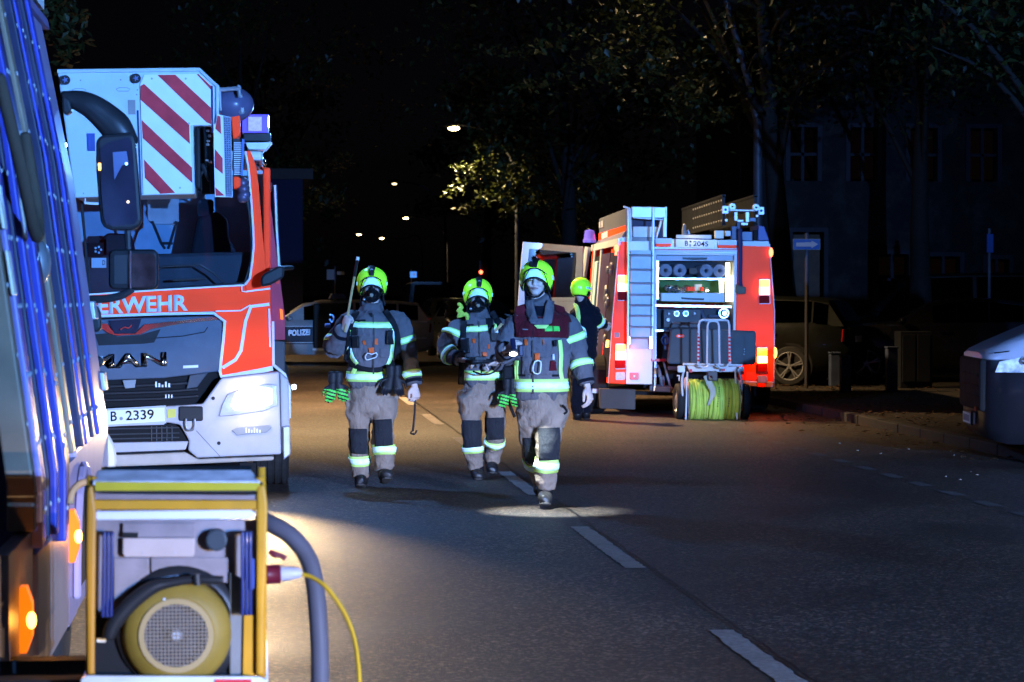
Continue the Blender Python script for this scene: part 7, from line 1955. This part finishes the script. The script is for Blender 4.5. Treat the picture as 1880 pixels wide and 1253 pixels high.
# --- first firefighter (left, masked, pole on the shoulder)
e1, K = person(dict(Y=21.4, cx=688, gy=893, label='masked firefighter on the left shouldering a wooden pole, gloves dangling from the belt',
    head=(683, 527, -.02), neck=(684, 566, .03), chest=(684, 612, .02), waist=(682, 660, .02), hip=(684, 715, .02), hpitch=R(2), hyaw=R(-4), lampaz=.0, mask=True,
    torso=[(683, 700, .02, .205, .155), (683, 676, .02, .200, .150), (681, 640, .02, .205, .155), (683, 605, .02, .215, .150), (684, 583, .025, .17, .13), (684, 572, .03, .10, .10)],
    arms=[dict(pts=[(640, 592, .03), (614, 640, -.02), (633, 604, -.22)], d=(0.25, -.25, .93), palm=(.55, .6, -.3), thumb=(.6, .5, .3), curl=(1.2, 1.25, 1.25, 1.3), r0=.092, r1=.096, r2=.070, bands=((0, .80, .06),), hs=1.1, ti=.9),
          dict(pts=[(734, 592, .03), (750, 645, .03), (761, 708, -.06)], palm=(-.4, .5, 0), thumb=(-.5, -.9, 0), curl=(.7, .75, .8, .8), r0=.083, r1=.074, r2=.062, bands=((0, .62, .055), (1, .68, .06)), hs=1.1)],
    pelvis=[(684, 700, .02, .185, .14), (684, 722, .02, .188, .145), (685, 748, .02, .165, .13)],
    legs=[dict(pts=[(662, 735, .02), (659, 800, .06), (660, 845, .10), (663, 876, .12)], r=[(.104, .112), (.090, .095), (.080, .084), (.074, .078)], bands=((1, .98, .085),), pad=[(642, 787), (672, 787), (674, 833), (646, 832)], boot=((664, 878, .12), (662, 884, -.03), (0, 0, 1)), flap=((641, 725, .02), (641, 768, .02), .032)),
          dict(pts=[(706, 735, .02), (703, 795, -.06), (704, 828, -.08), (706, 864, -.06)], r=[(.106, .114), (.092, .098), (.086, .088), (.078, .082)], bands=((1, .96, .085),), pad=[(686, 770), (716, 768), (718, 816), (688, 818)], boot=((706, 868, -.06), (711, 872, -.24), (0, -.4, 1)), flap=((726, 730, .02), (722, 764, .01), .03))],
    hem=(684, 691, .02, .085, (0, 0, 1)),
    strips=[('chest_stripe', [(644, 596), (684, 597), (722, 597)], .050, FLY), ('front_stripe', [(643, 602), (640, 630), (646, 655), (655, 668)], .030, FLY), ('front_stripe', [(722, 602), (720, 630), (716, 655), (709, 672)], .030, FLY),
            ('zip_flap', [(684, 578), (685, 620), (684, 690)], .012, fabric('darker seam fabric', (.09, .08, .075))), ('waist_strap', [(634, 656), (648, 670), (672, 678), (700, 677), (722, 664)], .042, STRAP),
            ('lower_stripe', [(652, 676), (645, 688)], .035, FLY), ('lower_stripe', [(706, 676), (708, 690)], .035, FLY)],
    patches=[('name_tab', [(650, 588), (670, 587), (670, 591), (650, 592)], STRAP), ('pocket_flap', [(676, 576), (682, 575), (684, 582), (680, 583)], STRAP), ('jacket_pocket', [(696, 640), (714, 640), (714, 658), (696, 656)], JACK)],
    scba=[[(655, 572), (645, 590), (641, 610), (638, 640), (636, 660)], [(706, 570), (716, 585), (726, 605), (730, 630), (728, 660)]]))
front, patch, J, O, hp = K['front'], K['patch'], K['J'], K['O'], K['hp']
front('chest_stripe_silver', [(646, 597), (684, 598), (720, 598)], .030, RFS, off=.016, th=.003)
front('front_stripe_silver', [(643, 604), (641, 630), (646, 652), (653, 664)], .018, RFS, off=.016, th=.003)
front('front_stripe_silver', [(722, 604), (720, 630), (716, 652), (710, 668)], .018, RFS, off=.016, th=.003)
patch('gauge_case', [(644, 602), (656, 602), (656, 615), (644, 615)], BLK, off=.02, th=.02); patch('gauge_face', [(646, 604), (654, 604), (654, 613), (646, 613)], mat('gauge glass face', (.3, .55, .6), .3), off=.026, th=.004)
patch('radio', [(646, 618), (658, 617), (659, 638), (648, 639)], BLK, off=.02, th=.022); patch('radio_label', [(649, 631), (656, 631), (656, 638), (649, 638)], mat('pale blue label', (.35, .4, .6), .4), off=.028, th=.003)
patch('radio', [(707, 607), (718, 606), (718, 632), (706, 632)], BLK, off=.02, th=.022); patch('radio_label', [(709, 622), (716, 620), (716, 626), (709, 628)], RFS, off=.028, th=.003)
patch('orange_tag', [(664, 626), (669, 625), (671, 632), (667, 633)], ORG); patch('orange_tag', [(687, 622), (692, 621), (692, 633), (686, 632)], ORG)
patch('orange_buckle', [(675, 639), (685, 637), (686, 648), (677, 649)], ORG, off=.012, th=.012)
bm = B(); q = [J(x, y) + V((0, -.185, 0)) for x, y in ((669, 654), (673, 648), (681, 650), (689, 647), (690, 654), (680, 658), (671, 660), (669, 654))]; tube(bm, q, .005, 6, 2); O('carabiner', bm, SILV, smooth=True)
# pole over the shoulder: top-level
p0 = P(633, 610, 21.4 - .27); p1 = P(656, 479, 21.4 - .05)
T = Thing('wooden_pole', 'long thin wooden handled pole with dark tip held upright by the left firefighter', 'pole', p0)
pm = p0 + (p1 - p0) * .77
T.add('wooden_shaft', rod([p0, pm], .0105, 10), mat('pale ash wood', (.62, .42, .18), .5, var=.2, vs=30))
T.add('dark_tip', rod([pm, p1], .0125, 10), BLK); T.add('tip_cap', rod([p1, p1 + (p1 - p0).normalized() * .03], .014, 10), SILV)
p0 = P(762, 722, 21.33); p1 = P(758, 795, 21.33)
T = Thing('pry_tool', 'thin dark hooked tool hanging from the left firefighter\'s hand', 'tool', p1)
T.add('shaft', rod([p0, (p0 + p1) / 2 + V((.006, 0, 0)), p1 + V((0, 0, .02))], .009, 8, 3), mat('dark steel', (.06, .06, .07), .35, .7)); T.add('hook', rod([p1 + V((0, 0, .02)), p1 + V((-.02, -.02, 0)), p1 + V((.01, -.04, -.01)), p1 + V((.03, -.03, .02))], .008, 8, 3), mat('dark steel', (0, 0, 0)))
glove_pair('glove_pair', 'green and black gloves hanging at the left hip of the left firefighter', P(616, 728, 21.35), [GLV, GLG], ang=.1)
glove_pair('glove_pair', 'black leather gloves clipped to the belt of the left firefighter', P(723, 716, 21.18), [GLV], ang=-.1)
T = Thing('small_tool', 'small pale blue tool clipped behind the shoulder of the left firefighter', 'tool', P(608, 585, 21.5))
T.add('loop', rod([P(605, 579, 21.45), P(610, 579, 21.45), P(613, 586, 21.45), P(609, 592, 21.45), P(605, 586, 21.45)], .008, 8, 2), mat('pale blue metal', (.3, .45, .65), .35)); T.add('block', px(rrect(596, 594, 607, 602, 2), 21.5, .03), mat('slate blue block', (.12, .16, .32), .4), bevel=.004)

# --- second firefighter (middle, masked, holding a hose end)
e2, K = person(dict(Y=22.3, cx=888, gy=879, label='masked firefighter in the middle gripping a black nozzle with both hands',
    head=(877, 546, -.02), neck=(880, 580, .03), chest=(884, 625, .02), waist=(884, 665, .02), hip=(886, 715, .02), hpitch=R(3), hyaw=R(-2), hroll=R(3), mask=True,
    torso=[(887, 697, .02, .185, .145), (886, 676, .02, .185, .145), (884, 645, .02, .19, .15), (882, 615, .02, .20, .145), (880, 594, .025, .16, .125), (880, 585, .03, .10, .10)],
    arms=[dict(pts=[(836, 608, .03), (819, 645, -.02), (846, 661, -.20)], d=(.93, -.3, -.1), palm=(.1, -.3, -.8), thumb=(.2, -.6, .5), curl=(.8, .85, .9, .9), r0=.085, r1=.078, r2=.060, bands=((0, .18, .055), (1, .35, .055)), hs=1.1),
          dict(pts=[(926, 606, .03), (936, 650, .03), (912, 668, -.20)], d=(-.9, -.3, 0), palm=(-.1, -.3, -.8), thumb=(-.2, -.6, .5), curl=(.8, .85, .9, .9), r0=.083, r1=.074, r2=.060, bands=((0, .5, .055),), hs=1.1)],
    pelvis=[(887, 695, .02, .17, .135), (888, 716, .02, .175, .14), (889, 738, .02, .155, .125)],
    legs=[dict(pts=[(867, 725, .02), (865, 788, -.06), (868, 825, -.06), (874, 858, -.02)], r=[(.100, .108), (.086, .09), (.078, .080), (.070, .072)], bands=((1, .98, .075),), pad=[(848, 772), (880, 771), (883, 818), (850, 822)], boot=((876, 864, -.02), (878, 874, -.17), (0, 0, 1)), flap=((846, 722, .02), (847, 758, .02), .03)),
          dict(pts=[(908, 725, .02), (908, 782, .05), (907, 815, .14), (904, 845, .22)], r=[(.100, .108), (.086, .09), (.076, .080), (.070, .072)], bands=((1, .9, .07),), pad=[(892, 767), (923, 766), (925, 806), (893, 808)], boot=((903, 850, .22), (904, 862, .06), (0, 0, 1)))],
    hem=(887, 689, .02, .085, (0, 0, 1)),
    strips=[('chest_stripe', [(849, 605), (875, 604), (893, 602)], .050, FLY), ('zip_flap', [(877, 590), (878, 640), (882, 690)], .012, fabric('darker seam fabric', (0, 0, 0))), ('chest_stripe', [(905, 600), (912, 600)], .05, FLY)],
    patches=[('name_tab', [(854, 596), (868, 595), (868, 599), (854, 600)], STRAP), ('chest_pocket', [(890, 585), (903, 585), (903, 600), (891, 602)], STRAP)],
    scba=[[(852, 578), (850, 600), (847, 640), (844, 680), (843, 705)], [(902, 572), (910, 585), (917, 600), (921, 625)]]))
front, patch, J, O, hp = K['front'], K['patch'], K['J'], K['O'], K['hp']
front('chest_stripe_silver', [(850, 605), (875, 604), (892, 603)], .032, RFS, off=.014, th=.003)
patch('radio', [(846, 622), (859, 620), (861, 648), (848, 650)], BLK, off=.02, th=.024); front('radio_lead', [(898, 602), (899, 624), (908, 626)], .012, STRAP)
patch('pocket_outline', [(897, 612), (911, 611), (911, 626), (898, 627)], fabric('darker seam fabric', (0, 0, 0)))
patch('orange_tag', [(865, 622), (871, 622), (870, 630), (866, 630)], ORG); patch('orange_tag', [(893, 632), (896, 632), (896, 640), (893, 640)], ORG)
patch('orange_buckle', [(883, 646), (891, 646), (891, 654), (884, 654)], ORG, off=.012, th=.012)
bm = B()
for a, b in (((842, 560), (846, 575)), ((838, 572), (848, 585)), ((855, 575), (858, 585))):
    pass
ys2 = mat('yellow rope', (.60, .80, .10), .6, var=.3, vs=40)
q = [J(843, 559, -.10), J(848, 565, -.12), J(841, 571, -.12), J(850, 575, -.14), J(840, 581, -.13), J(856, 577, -.15), J(858, 585, -.15)]
tube(bm, q, .018, 8, 3); O('coiled_yellow_line', bm, ys2, smooth=True)
T = Thing('hose_nozzle', 'black nozzle with a looping lead in the hands of the middle firefighter', 'nozzle', P(880, 665, 22.05))
T.add('nozzle_body', rod([P(856, 662, 22.03), P(868, 664, 22.0), P(884, 663, 22.0), P(905, 664, 22.03)], [.022, .03, .026, .018], 12, 3), BLK, smooth=True)
T.add('nozzle_grip', px(rrect(872, 655, 893, 662, 2), 21.97, .03), BLK, bevel=.005); T.add('nozzle_ring', rod([P(886, 668, 21.95), P(890, 673, 21.95)], .012, 8), CHROME)
T.add('lead', rod([P(868, 682, 22.0), P(885, 688, 21.98), P(902, 686, 21.98), P(915, 676, 22.0), P(920, 666, 22.03), P(912, 661, 22.03)], .008, 8, 5), BLK, smooth=True)
glove_pair('glove_pair', 'green fingered gloves hanging between the middle and the front firefighter', P(936, 738, 22.0), [GLV, GLG], ang=0)
T = Thing('equipment_pouch', 'black equipment pouch hanging between the two right firefighters', 'pouch', P(932, 700, 22.1))
T.add('pouch', px(rrect(924, 672, 942, 712, 4), 22.08, .10), STRAP, bevel=.02); T.add('pouch_strap', rod([P(930, 712, 22.1), P(934, 740, 22.1), P(945, 766, 22.1)], .014, 8), STRAP)
T.add('buckle', px(rect(924, 700, 930, 706), 22.06, .01), REFW)
T = Thing('hand_lever', 'wooden tool handle resting on the arm of the middle firefighter', 'tool', P(915, 602, 22.05))
T.add('handle', rod([P(909, 608, 22.0), P(922, 595, 22.0)], .012, 8), mat('pale ash wood', (0, 0, 0))); T.add('blade', px([(908, 603), (913, 602), (915, 611), (909, 611)], 22.0, .01), SILV)

# --- third firefighter (front, bare face, maroon vest, torch)
e3, K = person(dict(Y=19.3, cx=1000, gy=933, label='bare-faced firefighter in a maroon vest walking in front with a lit torch',
    head=(985, 517, -.02), neck=(991, 566, .03), chest=(994, 615, .02), waist=(994, 670, .02), hip=(996, 735, .02), hpitch=R(-4), hyaw=R(-14), hroll=R(0), lampaz=-.25,
    torso=[(994, 722, .02, .200, .155), (994, 695, .02, .200, .155), (994, 650, .02, .215, .155), (994, 612, .02, .225, .15), (993, 590, .025, .175, .13), (991, 577, .03, .11, .105)],
    collar=[(.135, .12), (.105, .10), (.094, .094)],
    arms=[dict(pts=[(944, 598, .03), (926, 650, -.02), (930, 641, -.25)], d=(.45, -.55, .15), palm=(.7, .3, -.3), thumb=(.3, -.3, .8), curl=(1.0, 1.05, 1.1, 1.1), r0=.085, r1=.078, r2=.062, hs=1.1, ti=.8),
          dict(pts=[(1045, 598, .03), (1064, 655, .05), (1078, 710, -.02)], palm=(-.6, .4, 0), thumb=(-.5, -.9, 0), curl=(.5, .55, .6, .65), r0=.085, r1=.076, r2=.062, bands=((0, .38, .055), (1, .25, .055)), hs=1.15)],
    pelvis=[(995, 720, .02, .18, .14), (996, 745, .02, .188, .145), (997, 770, .02, .165, .13)],
    legs=[dict(pts=[(972, 750, .03), (974, 812, .10), (981, 850, .24), (990, 878, .36)], r=[(.108, .115), (.082, .09), (.074, .078), (.066, .07)], bands=((1, .95, .07),), pad=[(962, 804), (984, 804), (986, 852), (968, 852)], boot=((992, 884, .37), (994, 902, .24), (0, 0, 1)), flap=((956, 755, .03), (958, 790, .03), .03)),
          dict(pts=[(1018, 750, .0), (1005, 812, -.10), (1003, 855, -.08), (1001, 895, -.03)], r=[(.112, .118), (.092, .098), (.086, .088), (.076, .08)], bands=((1, .97, .105),), pad=[(985, 785), (1022, 783), (1023, 842), (986, 843)], boot=((1001, 905, -.03), (1001, 918, -.20), (0, 0, 1)), flap=((1030, 755, .02), (1030, 782, .01), .038))],
    hem=(994, 707, .02, .098, (0, 0, 1)),
    strips=[('front_stripe', [(1024, 624), (1027, 650), (1026, 680), (1029, 697)], .030, FLY), ('front_stripe', [(948, 662), (947, 680), (948, 697)], .025, FLY), ('zip_flap', [(974, 625), (975, 670), (975, 722)], .014, fabric('darker seam fabric', (0, 0, 0)))],
    patches=[('jacket_pocket', [(956, 655), (974, 655), (974, 688), (956, 688)], JACK), ('jacket_pocket', [(988, 655), (1012, 655), (1012, 688), (988, 688)], JACK)]))
front, patch, J, O, hp = K['front'], K['patch'], K['J'], K['O'], K['hp']
# vest over the shoulders: built as patches hugging the jacket
vest = patch('vest', [(943, 582), (1042, 582), (1040, 620), (946, 618)], MRN, off=.020, th=.014, nx=22, nz=10)
for q in ([(946, 563), (970, 556), (972, 590), (942, 592)], [(1010, 556), (1034, 564), (1046, 592), (1008, 592)]):
    patch('vest_shoulder', q, MRN, off=.022, th=.014, nx=10, nz=8, par=None)
# open jacket collar lapels laid over the vest
for q in ([(962, 553), (976, 551), (987, 600), (970, 594)], [(1001, 551), (1016, 553), (1009, 594), (990, 601)], [(972, 586), (1006, 586), (1000, 603), (981, 603)]):
    patch('collar_lapel', q, JACK, off=.036, th=.014, nx=6, nz=10)
patch('collar_stripe', [(976, 597), (1003, 597), (998, 603), (982, 603)], FLY, off=.056, th=.006)
patch('shirt', [(980, 562), (1002, 562), (997, 580), (984, 580)], NAVJ, off=.012)
bm = B(); 
patch('vest_tab', [(995, 599), (1010, 599), (1010, 608), (996, 608)], GLG, off=.036, th=.004); patch('vest_tab', [(1012, 599), (1023, 599), (1024, 608), (1012, 608)], GLG, off=.036, th=.004)
patch('vest_zip', [(974, 603), (976, 603), (976, 620), (974, 620)], STRAP, off=.036, th=.004)
patch('vest_print', [(952, 603), (966, 604), (965, 606), (952, 605)], GREY, off=.036, th=.002); patch('vest_print', [(947, 578), (956, 581), (955, 583), (947, 580)], GREY, off=.036, th=.002)
patch('orange_tag', [(960, 623), (965, 623), (966, 634), (961, 634)], ORG); patch('orange_tag', [(992, 623), (995, 623), (995, 632), (993, 632)], ORG)
patch('orange_buckle', [(978, 649), (987, 648), (987, 662), (979, 662)], ORG, off=.014, th=.012)
bm = B(); q = [J(x, y) + V((0, -.185, 0)) for x, y in ((977, 663), (974, 672), (974, 681), (979, 685), (986, 684), (988, 672), (988, 664), (983, 661), (977, 663))]; tube(bm, q, .0055, 8, 2); O('carabiner', bm, SILV, smooth=True)
patch('radio_lead', [(1010, 625), (1016, 624), (1017, 634), (1011, 636)], BLK, off=.02, th=.02)
patch('small_torch', [(1010, 650), (1014, 649), (1014, 660), (1010, 660)], SILV, off=.016, th=.012); patch('keyring', [(1006, 662), (1016, 664), (1017, 680), (1004, 680)], MRN, off=.016, th=.01)
patch('pocket_flap', [(951, 687), (962, 687), (962, 691), (951, 691)], STRAP, off=.012); patch('pocket_flap', [(1010, 687), (1022, 687), (1022, 691), (1010, 691)], STRAP, off=.012)
bm = B(); tube(bm, [J(1033, 745, -.14), J(1038, 750, -.12), J(1041, 756, -.10), J(1036, 760, -.12)], .008, 8, 2); O('trouser_tab', bm, STRAP, smooth=True)
front('trouser_side_piping', [(1026, 792), (1028, 820), (1026, 850)], .010, FLY)
# watch strap
# torch in his hand
t0 = P(941, 624, 19.3 - .34); t1 = P(944, 650, 19.3 - .40)
T = Thing('torch', 'lit black torch in the raised hand of the front firefighter', 'torch', t1)
T.add('torch_body', rod([t0, t0 + (t1 - t0) * .6, t1], [.020, .020, .032], 16, 1), mat('navy torch shell', (.015, .02, .06), .35), smooth=True, auto=40)
T.add('torch_head', px(circ(944, 648, 9, 20, 6.0), 19.3 - .44, .05), BLK, bevel=.006)
T.add('torch_lens', px(circ(942.5, 650.5, 7.0, 20, 3.6), 19.3 - .455, .012), mat('torch lens lit', (1, 1, .95), .3, emit=(1, 1, .85), es=22, var=0))
T.add('torch_arm', px(rrect(953, 634, 961, 654, 2), 19.3 - .38, .05), mat('navy torch shell', (0, 0, 0)), bevel=.006)
g = G(1005, 938)
lamp('torch_beam', 'SPOT', P(943, 653, 19.3 - .47), (.80, .95, 1.0), 420, aim=(g.x, g.y - .05, 0), size=.012, spot=54, blend=.75)

# --- fourth firefighter, dark jacket, at the cab door
e4, K = person(dict(Y=32.3, cx=1075, gy=772, label='firefighter in a dark jacket leaning into the open cab, seen from behind', jm=NAVJ, tm=NAVJ,
    head=(1067, 534, 0), neck=(1070, 556, .03), chest=(1076, 580, .02), waist=(1078, 620, .02), hip=(1072, 655, .02), hpitch=R(10), hyaw=R(150),
    torso=[(1073, 650, .02, .155, .13), (1074, 625, .02, .16, .135), (1075, 600, .02, .175, .14), (1075, 580, .02, .195, .14), (1072, 568, .025, .15, .12), (1070, 560, .03, .10, .10)],
    arms=[dict(pts=[(1056, 578, .03), (1052, 600, .05), (1062, 620, -.1)], palm=(0, 1, 0), thumb=(1, 0, 0)),
          dict(pts=[(1090, 572, .03), (1098, 590, -.03), (1110, 598, .05)], palm=(0, 1, 0), thumb=(0, 0, 1), bands=((1, .2, .06),))],
    pelvis=[(1073, 645, .02, .15, .13), (1071, 662, .02, .15, .13), (1070, 680, .02, .14, .12)],
    legs=[dict(pts=[(1063, 665, .02), (1061, 705, .0), (1060, 730, .0), (1060, 758, .02)], r=[(.11, .11), (.09, .09), (.085, .085), (.075, .08)], boot=((1060, 760, .02), (1060, 769, .18), (0, 0, 1))),
          dict(pts=[(1078, 665, .02), (1077, 705, .05), (1076, 730, .08), (1076, 756, .1)], r=[(.11, .11), (.09, .09), (.085, .085), (.075, .08)], boot=((1076, 758, .10), (1076, 767, .26), (0, 0, 1)))],
    hem=None,
    strips=[('back_stripe', [(1050, 563), (1057, 562), (1060, 578), (1060, 595), (1066, 606)], .05, FLY), ('back_stripe', [(1062, 600), (1070, 606), (1072, 620)], .04, RFS)]))
